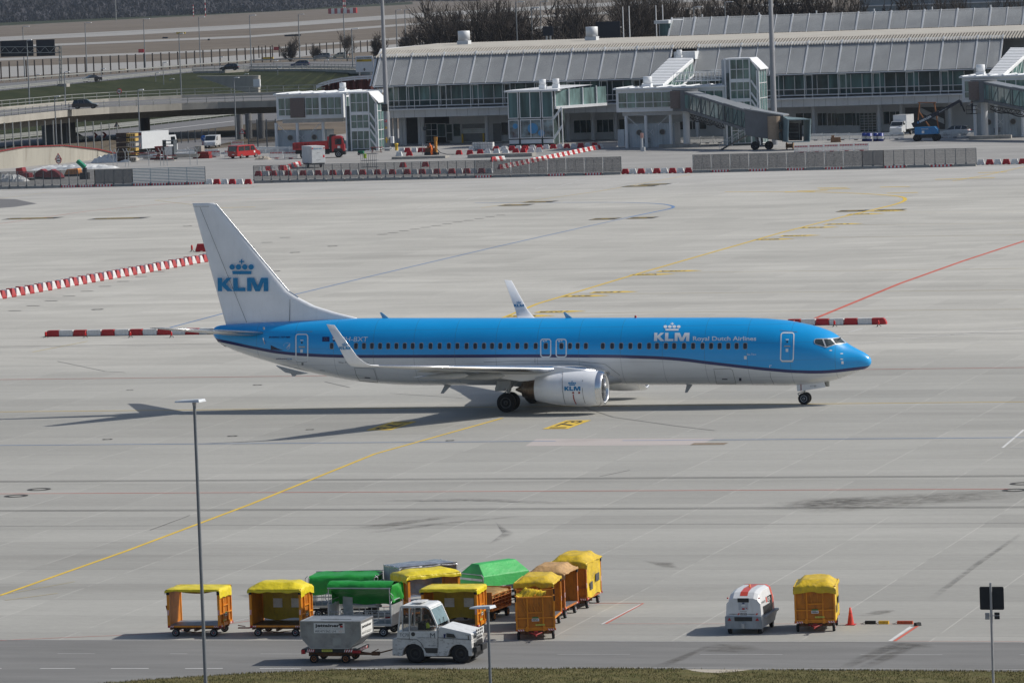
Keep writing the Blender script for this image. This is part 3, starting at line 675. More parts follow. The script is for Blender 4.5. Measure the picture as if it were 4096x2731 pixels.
def blob(px, mi, mb, off=.008, n=4):   # filled quad in photo pixels laid on the skin
    a, b, c, d = [Vector(q) for q in px]; vs = []
    for j in range(n+1):
        for i in range(n+1):
            u, v = i/n, j/n; q = (a*(1-u)+b*u)*(1-v)+(d*(1-u)+c*u)*v; vs.append(fsurf(q.x, q.y, off))
    mb.add(vs, [(j*(n+1)+i, j*(n+1)+i+1, (j+1)*(n+1)+i+1, (j+1)*(n+1)+i) for j in range(n) for i in range(n)], mi)
def rbox(x0, y0, x1, y1, r=8, lean=0):
    out = []
    for cx, cy, a0 in ((x1-r, y0+r, 270), (x1-r, y1-r, 0), (x0+r, y1-r, 90), (x0+r, y0+r, 180)):
        for i in range(5):
            a = R(a0+22.5*i); x, y = cx+r*math.cos(a), cy+r*math.sin(a); out.append((x-lean*(y-y0)/(y1-y0), y))
    return out
OR_ = M('door handle grey', (.45,.42,.38), .4, .4)
for box, lean, kind in (((3125,1331,3176,1443), 3, 'cabin_door'), ((1184,1337,1231,1443), 0, 'cabin_door'), ((2163,1357,2203,1427), 0, 'overwing_exit'), ((2225,1357,2265,1427), 0, 'overwing_exit')):
    mb = MB(); stroke(rbox(*box, r=9, lean=lean), 4.6, 0, mb, close=True)
    if kind == 'cabin_door':
        x0, y0, x1, y1 = box; cx, cy = (x0+x1)/2-lean/2, (y0+y1)/2
        blob([(cx-12,cy-5),(cx+12,cy-5),(cx+12,cy),(cx-12,cy)], 1, mb); blob([(cx-6,cy-31),(cx+6,cy-31),(cx+6,cy-27),(cx-6,cy-27)], 0, mb); blob([(cx-6,cy+7),(cx+4,cy+7),(cx+4,cy+20),(cx-6,cy+20)], 0, mb)
        blob([(cx-3,cy-23),(cx+3,cy-23),(cx+3,cy-16),(cx-3,cy-16)], 2, mb); blob([(x0-1,y1+1),(x1-2,y1+1),(x1-4,y1+5),(x0+3,y1+5)], 3, mb)
    else: blob([(box[0]+8,1362),(box[0]+15,1362),(box[0]+15,1367),(box[0]+8,1367)], 0, mb); blob([(box[0]+18,1361),(box[0]+25,1361),(box[0]+25,1365),(box[0]+18,1365)], 0, mb)
    part(kind, mb, [AWT, OR_, BLACK, AGR], recalc=False)
# cargo doors and small skin details
mb = MB()
for q in ([(2855,1475),(2862,1510),(2866,1534),(2944,1534),(2930,1480),(2920,1474)], [(1418,1470),(1425,1500),(1440,1524),(1512,1530),(1500,1490),(1494,1474)]): stroke(q, 1.6, 0, mb, close=True)
for q in ([(1280,1480),(1300,1482)],[(3080,1488),(3082,1508),(3096,1536)],[(2140,1432),(2140,1450)],[(1935,1448),(2080,1443),(2300,1443),(2420,1456),(2480,1500)],[(3120,1321),(3190,1328)],[(1188,1327),(1250,1326)]): stroke(q, 1.4, 0, mb)
blob([(2888,1514),(2910,1514),(2910,1518),(2888,1518)], 2, mb); blob([(1460,1508),(1482,1510),(1480,1513),(1458,1511)], 2, mb)
for cx, cy, r, mi in ((2961,1517,6,2),(2981.5,1430,6.5,1),(3370,1450,5.5,1),(1210,1455,5,0)):
    blob([(cx-r*.8,cy-r),(cx+r*.8,cy-r),(cx+r*.8,cy+r),(cx-r*.8,cy+r)], mi, mb); 
blob([(3078,1460),(3087,1460),(3087,1462),(3078,1462)], 1, mb); blob([(3078,1460),(3080,1460),(3080,1470),(3078,1470)], 1, mb)
for cx, cy in ((3323,1401),(3367,1414),(3367,1436)): blob([(cx-5,cy-2),(cx+5,cy-2),(cx+5,cy+2),(cx-5,cy+2)], 1, mb)
blob([(1083,1380),(1083,1398),(1135,1402),(1112,1394)], 2, mb)
part('skin_marking', mb, [LNE, AWT, M('deep slot', (.03,.04,.07), .6)], recalc=False)
# cockpit windows: frame and panes
mb = MB(); FR = [(3256,1362),(3260,1356),(3270,1354),(3326,1353),(3362,1348),(3387,1373),(3340,1379),(3305,1391),(3262,1377),(3257,1371)]
def poly_skin(px, mi, mb, off):
    tr = geometry.tessellate_polygon([[Vector((x, y, 0)) for x, y in px]]); bm = bmesh.new(); bv = [bm.verts.new((x, y, 0)) for x, y in px]
    for t in tr:
        try: bm.faces.new([bv[i] for i in t])
        except ValueError: pass
    x0, x1 = min(p[0] for p in px), max(p[0] for p in px); y0, y1 = min(p[1] for p in px), max(p[1] for p in px)
    x = x0+5
    while x < x1: bmesh.ops.bisect_plane(bm, geom=bm.verts[:]+bm.edges[:]+bm.faces[:], plane_co=(x, 0, 0), plane_no=(1, 0, 0)); x += 5
    y = y0+5
    while y < y1: bmesh.ops.bisect_plane(bm, geom=bm.verts[:]+bm.edges[:]+bm.faces[:], plane_co=(0, y, 0), plane_no=(0, 1, 0)); y += 5
    bm.verts.index_update(); mb.add([fsurf(v.co.x, v.co.y, off) for v in bm.verts], [tuple(v.index for v in f.verts) for f in bm.faces], mi); bm.free()
poly_skin(FR, 0, mb, .012); part('cockpit_window_frame', mb, M('cockpit frame', (.50,.52,.54), .4, .3), recalc=False)
for px in ([(3260,1360),(3264,1357),(3289,1357),(3300,1386),(3264,1375),(3260,1371)], [(3296,1357),(3322,1357),(3340,1376),(3308,1387)], [(3332,1356),(3361,1352),(3381,1371),(3345,1375)]):
    mb = MB(); poly_skin(px, 0, mb, .022); part('cockpit_window', mb, M('cockpit glass', (.03,.045,.05), .05, 0, .5, 1.5, spec=.9), recalc=False)
# lettering
def skin_text(name, s, x0, y0, x1, y1, m, shear=0., bold=.0, cuts=5, dy=0.):
    mb = MB(); put_text(mb, s, lambda u, v: fsurf(x0+(x1-x0)*u, y1+(y0-y1)*v+dy*u, .012), shear=shear, bold=bold, cuts=cuts); part(name, mb, m, recalc=False)
mb = MB(); put_polys(mb, emblem_polys(crown=False), lambda u, v: fsurf(2616+u/3.74*141+v*1.5, 1364-v*33, .012), step=.2)
put_polys(mb, emblem_polys(letters=False), lambda u, v: fsurf(2616+u/3.74*141+v*1.5+2, 1364-v*33+ (v-1.26)*4, .012), step=.2); part('emblem', mb, AWT, recalc=False)
skin_text('lettering', 'Royal Dutch Airlines', 2772, 1345.5, 3025, 1368, AWT, bold=.015)
skin_text('registration', 'PH-BXT', 1366, 1347.5, 1472, 1365.5, AWT, shear=.15)
skin_text('lettering', 'BOEING 737-900', 1075, 1345, 1161, 1352, ANV, shear=.4, bold=.03)
skin_text('lettering', 'Sea Tern', 2988, 1413, 3024, 1420.5, AWT)
skin_text('lettering', 'AIRFRANCE', 1104, 1432, 1148, 1437, ANV, bold=.02); skin_text('lettering', 'KLM', 1150, 1432, 1167, 1437, ABL, bold=.02); skin_text('lettering', 'GROUP', 1147, 1439.5, 1168, 1443, LNE)
skin_text('lettering', 'The Flying Dutchman', 1353, 1446, 1474, 1455, LNE)
mb = MB(); blob([(1289,1347),(1318,1347),(1318,1366),(1289,1366)], 0, mb)
for k in range(12):
    a = k*math.pi/6; blob([(1303+5.5*math.cos(a)-.6,1356.5+5.5*math.sin(a)-.6),(1303+5.5*math.cos(a)+.6,1356.5+5.5*math.sin(a)-.6),(1303+5.5*math.cos(a)+.6,1356.5+5.5*math.sin(a)+.6),(1303+5.5*math.cos(a)-.6,1356.5+5.5*math.sin(a)+.6)], 1, mb, off=.014, n=1)
part('flag', mb, [ANV, YEL], recalc=False)
mb = MB()
for k, (c, h) in enumerate(((0, 0), (1, 0), (2, 0))): blob([(1331,1347+6*k),(1358,1347+6*k),(1358,1353+6*k),(1331,1353+6*k)], k, mb)
part('flag', mb, [REDP, AWT, ANV], recalc=False)
mb = MB()
for k in range(3): stroke([(1146+k*4,1392-k*2),(1151+k*4,1384-k*2),(1156+k*3,1378-k)], 1.2, 0, mb)
stroke([(1157,1374),(1160,1386),(1155,1396),(1148,1397)], 1.2, 0, mb)
for k, ch in enumerate('SKYTEAM'):
    a = R(200+k*17); cx, cy = 1150+16*math.cos(a), 1387+16*math.sin(a); vs_, fs_, _ = text2d(ch)
    mb.add([fsurf(cx+(u-.5)*2.6, cy-(v-.5)*3.4, .012) for u, v in vs_], fs_, 0)
part('alliance_emblem', mb, AWT, recalc=False)
# antennas, beacon, tail skid
mb = MB(); mb.prism([(-11.1,1.3),(-10.7,1.3),(-11.1,.75),(-11.25,.75)], -.02, .02); part('antenna', mb, AGR)
mb = MB(); mb.prism([(-26.0,1.4),(-25.55,1.4),(-26.1,.85),(-26.3,.85)], -.02, .02); part('antenna', mb, AGR)
for a, b in ((-17.9, 5.2), (-29.3, 5.36)):
    mb = MB(); mb.prism([(a,b),(a-.45,b),(a-.62,b+.40),(a-.5,b+.40)], -.02, .02); part('antenna', mb, M('pale blue blade', (.22,.45,.62), .4))
mb = MB(); mb.lathe([(0,.07),(.1,.07),(.15,.02)], (-14.1,0,5.2), 'z', 10); part('beacon', mb, REDP)
mb = MB(); mb.prism([(-36.6,2.65),(-35.2,2.28),(-34.6,2.15),(-35.2,2.08),(-36.0,2.22)], -.12, .12); mb.prism([(-35.7,2.2),(-35.2,2.15),(-35.45,1.98),(-35.6,1.98)], -.05, .05); part('tail_skid', mb, AGR)
mb = MB(); mb.box(-38.25,-37.9,-.3,.3,5.0,5.12); mb.bar((-36.95,-1.02,4.9),(-36.95,-1.02,5.06),.1,.03); mb.bar((-37.0,-1.1,4.4),(-36.9,-1.1,4.05),.12,.03); part('drain_mast', mb, AGR)
# landing gear
def leg(name, x, y, z0, z1, r): mb = MB(); mb.tube((x, y, z0), (x, y, z1), r, n=12); mb.tube((x, y, z0), (x, y, z0+.5), r*.7, n=10); return mb
mb = MB(); mb.tube((-4.03,0,.36),(-4.03,0,.9),.05,n=10); mb.tube((-4.03,0,.8),(-3.95,0,1.5),.08,n=10); mb.tube((-4.03,-.22,.36),(-4.03,.22,.36),.05,n=8); mb.path([(-4.05,0,.75),(-4.45,0,.62),(-4.32,0,.42),(-4.08,0,.40)],.03); mb.path([(-4.3,0,.9),(-4.1,0,1.2)],.025)
part('nose_gear_strut', mb, AGR)
for y in (-.22, .22): o = wheel(plane, Vector((-4.03, y, .345))-plane.location, .345, .19, 'nose_wheel', RIM, n=28)
for y in (-.27, .27):
    mb = MB(); q = [(3180,1540),(3208,1528+8),(3232,1536),(3312,1524),(3322,1530),(3324,1551),(3219,1565),(3207,1565),(3205,1545)]
    pts = [(-4.44,1.13),(-4.38,1.25),(-4.1,1.29),(-2.95,1.39),(-2.80,1.36),(-2.72,1.1),(-2.74,1.0),(-4.25,.78),(-4.42,.80)]
    mb.prism(pts, y-.02, y+.02); dr = part('gear_door', mb, AWH, bevel=.01)
    if y < 0:
        st_ = MB(); st_.prism([(-4.20,.80),(-4.15,.80),(-4.15,1.28),(-4.20,1.28)], y-.03, y-.022); put_text(st_, 'XT-405', lambda u, v: (-3.62+u*.36, y-.03, 1.02+v*.09+u*.02), 1); st_.build('door_marking', [M('dark red', (.22,.01,.02), .5), LNE], plane, world=True, recalc=False)
mb = MB(); mb.box(-2.85,-2.55,-.12,.12,1.02,1.38); part('taxi_light', mb, M('lamp housing', (.35,.35,.33), .25, .8), bevel=.03)
for sd in (-1, 1):
    cy = sd*2.86; mb = MB(); mb.tube((-21.25,cy,.55),(-21.2,cy,1.6),.09,n=12); mb.tube((-21.2,cy,1.2),(-21.15,cy*.96,2.1),.14,n=12); mb.tube((-21.25,cy-.4,.56),(-21.25,cy+.4,.56),.08,n=10)
    mb.path([(-21.25,cy,1.25),(-21.65,cy,1.0),(-21.4,cy,.6)],.04); mb.tube((-21.2,cy,1.3),(-20.6,cy*.75,1.9),.05,n=8); part('main_gear_strut', mb, AGR)
    for dy in (-.43, .43): wheel(plane, Vector((-21.25, cy+dy, .56))-plane.location, .56, .36, 'main_wheel', M('dark wheel hub', (.09,.09,.09), .6, .3), n=32)
    mb = MB(); mb.prism([(-21.95,1.42),(-21.1,1.35),(-20.9,1.95),(-21.7,2.05)], cy-.35*1, cy-.33*1) if sd < 0 else mb.prism([(-21.95,1.42),(-21.1,1.35),(-20.9,1.95),(-21.7,2.05)], cy+.33, cy+.35)
    mb.box(-22.0,-21.4,cy-.2,cy+.2,1.22,1.40); part('gear_door', mb, AGR)
mb = MB(); mb.box(-20.9,-19.4,-1.5,1.5,1.12,1.35); part('wheel_well', mb, BLACK)
# ================================================================ foreground: carts, tug, container, power unit
ORG = M('orange cart paint', (.68,.24,.008), .45, 0, .12, 2.5, dirt=.45, dcol=(.17,.055,.015), dst=(2.5,2.5,1.2), bump=.15, coat=.1)
OPS = M('grimy shade-darkened orange sheet', (.50,.165,.008), .55, 0, .2, 2.5, dirt=.7, dcol=(.13,.045,.015), dst=(3,3,1))  # grimy sheet; base also darkened to put recess shade behind the ribs
ORD = M('rusty orange paint', (.42,.13,.02), .65, 0, .25, 3, dirt=.75, dcol=(.05,.03,.025), dst=(4,4,2))
TYL = M('yellow tarpaulin', (.72,.58,.02), .38, 0, .14, 2.2, dirt=.16, dcol=(.30,.21,.03), bump=1., bs=4, bd=.05)
TYD = M('worn yellow tarpaulin', (.64,.44,.018), .45, 0, .22, 2.2, dirt=.6, dcol=(.22,.17,.10), dst=(2,2,2), bump=1., bs=4, bd=.05)
TTN = M('faded tan tarpaulin', (.46,.28,.12), .7, 0, .2, 2.2, dirt=.7, dcol=(.22,.13,.08), dst=(3,3,3), bump=1., bs=4, bd=.05)
TGR = M('green tarpaulin', (.016,.27,.035), .42, 0, .15, 1.6, dirt=.15, dcol=(.01,.10,.02), bump=1., bs=3, bd=.06)
TGL = M('bright green tarpaulin', (.05,.42,.10), .5, 0, .12, 1.2, dirt=.12, dcol=(.02,.2,.05), bump=.8, bs=2.2, bd=.06)
TSL = M('silver foil sheet', (.50,.51,.53), .25, .7, .25, 3, bump=.5, bs=7)
DECK = M('worn deck plate', (.20,.22,.26), .5, .4, .3, 3, dirt=.5)
WOODD = M('dark deck board', (.10,.06,.03), .6, 0, .3, 3)
RFR = M('dark red towbar paint', (.22,.015,.015), .6, 0, .2, 4, dirt=.3)
UND = M('rusty underframe', (.14,.065,.03), .7, 0, .4, 6, dirt=.6)
CGR = M('corner guard rubber', (.012,.012,.012), .8)
WTX = M('white sticker', (.72,.72,.70), .5, 0, .05); GTX = M('green sticker', (.03,.20,.06), .5); YTX = M('yellow plate', (.62,.62,.10), .5, 0, .08, 8)
ZINC = M('zinc sheet', (.50,.53,.55), .4, .5, .14, 4, dirt=.25)
def tarp(name, par, m, L, W_, z, ridge=.16, drop=(.1,.1,.12,.3), seed=0, nx=30, ny=22, wr=.04, sag=0., trap=False):
    # canopy sheet with ridge, wrinkles and hanging edges; drop = near, far, left, right
    rn = random.Random(seed); ph = [(rn.uniform(2, 9), rn.uniform(2, 9), rn.uniform(0, 6.3), rn.uniform(.4, 1)) for _ in range(7)]
    def nz(x, y): return sum(a*(1-2*abs(math.sin((fx*x+fy_*y+p)/2))) for fx, fy_, p, a in ph)/3.0
    def prof(t, half, d0, d1):   # t 0..1 across -> (pos, fall)
        e = .12
        if t < e: return -half-.02, d0*(1-t/e)
        if t > 1-e: return half+.02, d1*(1-(1-t)/e)
        return -half+2*half*(t-e)/(1-2*e), 0.
    vs = []
    for j in range(ny+1):
        y, fy_ = prof(j/ny, W_/2, drop[0], drop[1])
        for i in range(nx+1):
            x, fx = prof(i/nx, L/2, drop[2], drop[3]); k = max(0, 1-abs(y)/(W_/2)); kx = max(0, 1-abs(x)/(L/2))
            zz = z+ridge*min(1, k*2.0 if not trap else max(0, k*2.6-.05))*min(1, .25+kx*2.2)-fx-fy_-sag*k*kx + wr*nz(x*1.3, y*1.3)*(.5+min(1, (fx+fy_)*4))
            o = .03*nz(y*2+3, x*2)*(1 if (fx+fy_) > 0 else 0); vs.append((x+(o if fx else 0), y+(o if fy_ else 0), zz))
    q = nx+1; mb = MB(); mb.add(vs, [(j*q+i, j*q+i+1, (j+1)*q+i+1, (j+1)*q+i) for j in range(ny) for i in range(nx)], 0, True)
    return mb.build(name, m, par, recalc=False)
def sheet_wall(name, par, m, p0, p1, z0, z1, seed=0, bulge=.03, rag=.05, n=14, extra=None):
    rn = random.Random(seed); ph = [(rn.uniform(3, 12), rn.uniform(2, 6), rn.uniform(0, 6.3)) for _ in range(5)]
    a, b = Vector((*p0, 0)), Vector((*p1, 0)); d = (b-a).normalized(); nn = Vector((d.y, -d.x, 0)); vs = []
    for j in range(n+1):
        for i in range(n+1):
            u, v = i/n, j/n; w = sum(math.sin(f*u+g*v+p) for f, g, p in ph)/5*bulge*(1 if 0 < j < n else .3)
            P = a+(b-a)*u+nn*w; zz = z0+(z1-z0)*v+(rag*(math.sin(u*9+seed)) if j == 0 else 0); vs.append((P.x, P.y, zz))
    q = n+1; mb = MB(); mb.add(vs, [(j*q+i, j*q+i+1, (j+1)*q+i+1, (j+1)*q+i) for j in range(n) for i in range(n)], 0, True)
    if extra:
        for u0_, u1_, v0, v1 in extra:
            P = [a+(b-a)*u+nn*.045+Vector((0, 0, z0+(z1-z0)*v)) for u, v in ((u0_, v0), (u1_, v0), (u1_, v1), (u0_, v1))]; mb.quad(*P, 1)
    return mb.build(name, m, par, recalc=False)
def stripes(mb, x0, x1, y, z0, z1, n=4, a=0, b=1, axis='x'):   # red and white diagonal bands
    for i in range(n*2):
        u0_, u1_ = i/(n*2), (i+1)/(n*2); k = .5/(n*2)
        q = [(x0+(x1-x0)*max(0, u0_-k), z0), (x0+(x1-x0)*max(0, u1_-k), z0), (x0+(x1-x0)*min(1, u1_+k), z1), (x0+(x1-x0)*min(1, u0_+k), z1)]
        P = [(X_, y, Z_) if axis == 'x' else (y, X_, Z_) for X_, Z_ in q]; mb.quad(*P, mi=(a if i % 2 else b))
def running_gear(t, L, W_, r=.155, hub=REDP, und=UND, rimm=None, tow=True, towx=1, towc=RFR):
    f = MB(); f.box(-L/2+.05, L/2-.05, -W_/2+.25, -W_/2+.32, .27, .36); f.box(-L/2+.05, L/2-.05, W_/2-.32, W_/2-.25, .27, .36)
    for x in (-L*.36, 0, L*.36): f.box(x-.04, x+.04, -W_/2+.1, W_/2-.1, .2, .36)
    f.bar((-L*.3,-W_/2+.3,.2), (L*.1,-W_/2+.28,.12), .03); f.bar((L*.3,-W_/2+.3,.2), (-L*.1,-W_/2+.28,.12), .03); f.build('underframe', und, t)
    for x in (-L*.36, L*.36):
        for y in (-W_/2+.08, W_/2-.08): wheel(t, (x, y, r), r, .11, 'wheel', rimm or RIM, hub=hub)
    s = -towx; c = MB(); c.tube((s*L/2, 0, .28), (s*(L/2+.12), 0, .26), .05, n=8); c.box(s*(L/2+.1)-.05, s*(L/2+.1)+.05, -.08, .08, .18, .36); c.build('coupling', towc, t, bevel=.01)
def strap(t, L, W_, H, m):
    for x in (-L*.28, L*.3):
        b = MB(); b.bar((x,-W_/2-.04,H-.28),(x+.03,-W_/2-.045,H+.02),.035,.012); b.build('strap', m, t)
def cart(loc, rot, L, W_, H, label, cur=(), tm=TYL, style='canopy', seed=0, group='orange baggage carts with tarpaulin covers', plate=True, lift='down', drop=(.1,.1,.12,.3), om=ORG, ridge=.14):
    t = thing('baggage_cart', label, 'baggage cart', (*loc, 0), R(rot), group); dz = .44
    d = MB(); d.box(-L/2, L/2, -W_/2, W_/2, .37, dz); dk = d.build('deck', om, t, bevel=.012)
    d = MB(); d.box(-L/2+.05, L/2-.05, -W_/2+.04, W_/2-.04, dz+.002, dz+.016); d.build('deck_plate', DECK if 'curt' not in style else WOODD, t)
    for s in (-1, 1):
        p = MB(); x = s*(L/2-.05); q = x+s*.05
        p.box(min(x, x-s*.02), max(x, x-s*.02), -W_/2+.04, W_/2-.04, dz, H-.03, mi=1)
        for y in (-W_/2+.025, W_/2-.025): p.box(x-.05, x+.05, y-.035, y+.035, dz-.05, H)
        for y in (-W_*.2, W_*.2): p.box(min(x, q), max(x, q), y-.03, y+.03, dz, H-.05)
        for zz in (H-.06, dz+.42, dz+.03): p.box(min(x, q)-.003, max(x, q)+.003, -W_/2+.04, W_/2-.04, zz-.025, zz+.025)
        p.box(min(x, q)-.006, max(x, q)+.008, -W_*.19, W_*.19, H*.62-.02, H*.62+.025)
        for y in (-W_*.2, -W_*.07, W_*.07, W_*.2): p.bar((q, y, H*.62), (q, y*1.4+.03, H-.08), .012)
        for y in (-W_*.22, W_*.22): p.box(min(x, q+s*.03), max(x, q+s*.03), y-.05, y+.05, dz-.09, dz+.10)
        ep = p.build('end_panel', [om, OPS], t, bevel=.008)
        for y in (-W_/2, W_/2):
            g = MB(); g.box(x-.06, x+.06, y-.03, y+.03, H-.22, H-.02); g.build('corner_guard', CGR, ep, bevel=.01)
            g = MB(); yy = -W_/2-.013 if y < 0 else W_/2+.013; stripes(g, x-.045, x+.045, yy, dz+.42, dz+.62, 2); g.build('reflector', [REFL, WTX], ep, recalc=False)
        if s == lift_end(rot):
            g = MB(); xx = x+s*.055
            g.quad((xx, -.14, dz+.30), (xx, .14, dz+.30), (xx, .14, dz+.40), (xx, -.14, dz+.40), mi=0); g.quad((xx, -.12, dz+.41), (xx, .12, dz+.41), (xx, .12, dz+.46), (xx, -.12, dz+.46), mi=2)
            g.quad((xx, -.36, dz+.12), (xx, 0, dz+.12), (xx, 0, dz+.18), (xx, -.36, dz+.18), mi=3)
            sgn = -s; xo = xx+s*.003; put_text(g, 'PEFRA', lambda u, v: (xo, sgn*(.12-.24*u)*1, dz+.32+v*.06), 1, bold=.04)
            put_text(g, 'TANA 05043', lambda u, v: (xo, -.18-sgn*(u-.5)*.3, dz+.13+v*.035), 1)
            g.build('name_plate', [WTX, BLACK, GTX, YTX], ep, recalc=False)
        g = MB()
        for y0, y1 in ((-W_/2+.03, -W_/2+.30), (W_/2-.30, W_/2-.03)): stripes(g, y0, y1, x+s*.062, .365, dz-.005, 3, axis='y')
        g.build('reflector', [REFL, WTX], ep, recalc=False)
        for y in (-W_/2, W_/2):
            g = MB(); g.box(x-.02+s*.02, x+.06+s*.02, y-.03, y+.03, .36, dz+.005); g.build('corner_light', REDP, t, bevel=.006)
    g = MB()
    for x0, x1 in ((-L/2+.04, -L/2+.28), (L/2-.28, L/2-.04)): stripes(g, x0, x1, -W_/2-.006, .375, dz-.01, 3)
    g.build('reflector', [REFL, WTX], t, recalc=False)
    if 'canopy' in style:
        tarp('canopy', t, tm, L+.06, W_+.04, H, ridge, drop, seed, trap=tm in (TYD, TTN))
        for yy in (-W_/2-.02, W_/2+.02): r_ = MB(); r_.tube((-L/2+.04, yy, H-.02), (L/2-.04, yy, H-.02), .028, n=8); r_.build('canopy_rail', tm, t)
    for c in cur:
        if c == 'back': sheet_wall('side_curtain', t, [tm if tm is not TYL else M('yellow curtain', (.50,.36,.02), .5, 0, .15, 2, dirt=.5, dcol=(.18,.11,.02), dst=(5,5,2)), M('clear window patch', (.72,.73,.72), .4, 0, .2, 4)], (-L/2+.03, W_/2-.03), (L/2-.03, W_/2-.03), dz+.06, H, seed, extra=[(.24,.42,.34,.60),(.60,.78,.34,.60)])
        if c == 'front': sheet_wall('side_curtain', t, [tm, M('dark window patch', (.06,.06,.065), .4)], (-L/2+.02, -W_/2-.01), (L/2-.02, -W_/2-.01), dz-.0, H, seed, extra=[(.18,.34,.20,.42),(.55,.80,.36,.58)], bulge=.05)
        if c == 'sag':
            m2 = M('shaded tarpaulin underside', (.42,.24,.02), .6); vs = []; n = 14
            for j in range(3):
                for i in range(n+1): u = i/n; vs.append((-L/2+.1+(L-.2)*u, -W_/2+.3+.3*j, H-.05-.20*math.sin(math.pi*u)**.8*(1-.25*abs(j-1))))
            b = MB(); b.add(vs, [(j*(n+1)+i, j*(n+1)+i+1, (j+1)*(n+1)+i+1, (j+1)*(n+1)+i) for j in range(2) for i in range(n)], 0, True); b.build('sagging_sheet', m2, t, recalc=False)
    running_gear(t, L, W_, und=UND, towx=1)
    if lift == 'up':
        h = MB(); h.tube((-L/2-.1,0,.3), (-L/2-.26,-.1,1.15), .03, n=6); h.tube((-L/2-.1,0,.3), (-L/2,0,.3), .04, n=6); h.bar((-L/2-.22,-.08,.85), (-L/2-.1,-.05,.95), .03); h.build('towbar', RFR, t)
    elif lift == 'down':
        h = MB(); h.tube((-L/2-.0,-.25,.3), (-L/2-.3,0,.24), .03, n=6); h.tube((-L/2-.0,.25,.3), (-L/2-.3,0,.24), .03, n=6); h.tube((-L/2-.3,0,.24), (-L/2-.75,0,.24), .03, n=6); h.bar((-L/2-.45,0,.3), (-L/2-.75,0,.34), .03, .03); h.build('towbar', RFR, t)
    return t
def lift_end(rot): return -1 if 60 < rot < 130 else 1
cA = cart((-6.82,-96.5), 1, 2.2, 1.5, 1.88, 'open orange baggage cart with rolled yellow roof behind the tall lamp post, leftmost cart', ('sag',), lift='up', seed=1, ridge=.04, drop=(.08,.08,.14,.34))
cB = cart((-3.45,-96.35), 1, 2.15, 1.5, 1.88, 'orange baggage cart with domed yellow roof and two pale windows in its rear curtain', ('back',), style='canopy curt', seed=2, ridge=.24, drop=(.12,.1,.16,.30))
cD = cart((3.62,-96.1), 2, 2.25, 1.5, 1.86, 'orange baggage cart with yellow rear curtain directly behind the white tug', ('back',), style='canopy', seed=3, ridge=.05, drop=(.10,.1,.12,.2))
cC = cart((1.25,-92.1), 42, 2.3, 1.5, 1.92, 'orange baggage cart with glossy folded yellow roof in front of the grey panelled trolley', (), style='canopy', seed=4, ridge=.14, drop=(.14,.1,.3,.12))
cF = cart((6.42,-93.9), 97, 2.2, 1.5, 1.86, 'orange baggage cart with clean yellow roof, between the torn-roof cart and the tan-roof cart', (), style='canopy', tm=TYD, seed=6, ridge=.22, drop=(.08,.08,.2,.1))
cG = cart((6.15,-90.8), 91, 2.15, 1.5, 1.84, 'orange baggage cart with faded tan roof, third in the line of four', (), tm=TTN, seed=7, ridge=.24, drop=(.06,.06,.25,.08), om=ORD)
cH = cart((6.28,-87.8), 90, 2.3, 1.5, 1.90, 'baggage cart with closed yellow side curtain and dark patches, rearmost of the line of four', ('front',), tm=TYD, seed=8, ridge=.26, drop=(.06,.06,.25,.08), om=ORD)
cI = cart((17.72,-94.25), 99, 2.3, 1.55, 1.78, 'lone orange baggage cart with slumped yellow roof beside the red traffic cone', ('front',), tm=TYD, seed=9, ridge=.24, drop=(.10,.10,.26,.1))
# torn-roof cart
cE = cart((7.1,-96.75), 106, 2.2, 1.5, 1.72, 'orange baggage cart with torn crumpled yellow tarpaulin, nearest of the line of four', (), style='open', seed=5)
rn = random.Random(12); vs = []; nx, ny = 12, 10
for j in range(ny+1):
    for i in range(nx+1):
        u, v = i/nx, j/ny; vs.append((-.98+.8*v+.05*rn.uniform(-1,1), .72-1.15*u+.03*rn.uniform(-1,1), 1.74+.055*rn.uniform(-1,1)+.06*math.sin(7*u+5*v)-.42*(1-v)**2*u*(1-u)*2.2-.12*math.sin(5*u+3*v)+(.16 if (u > .8 and v > .7) else 0)))
mb = MB(); mb.add(vs, [(j*(nx+1)+i, j*(nx+1)+i+1, (j+1)*(nx+1)+i+1, (j+1)*(nx+1)+i) for j in range(ny) for i in range(nx)], 0, True); mb.build('torn_canopy', TYD, cE, recalc=False)
mb = MB(); mb.tube((-1.05,.0,1.72),(1.0,-.1,1.72),.02,n=6)
for k in range(4): mb.bar((-1.06,.55-.22*k,1.55-.05*k),(-1.12,.35-.2*k,1.08),.012)
mb.build('roof_rope', ORG, cE)
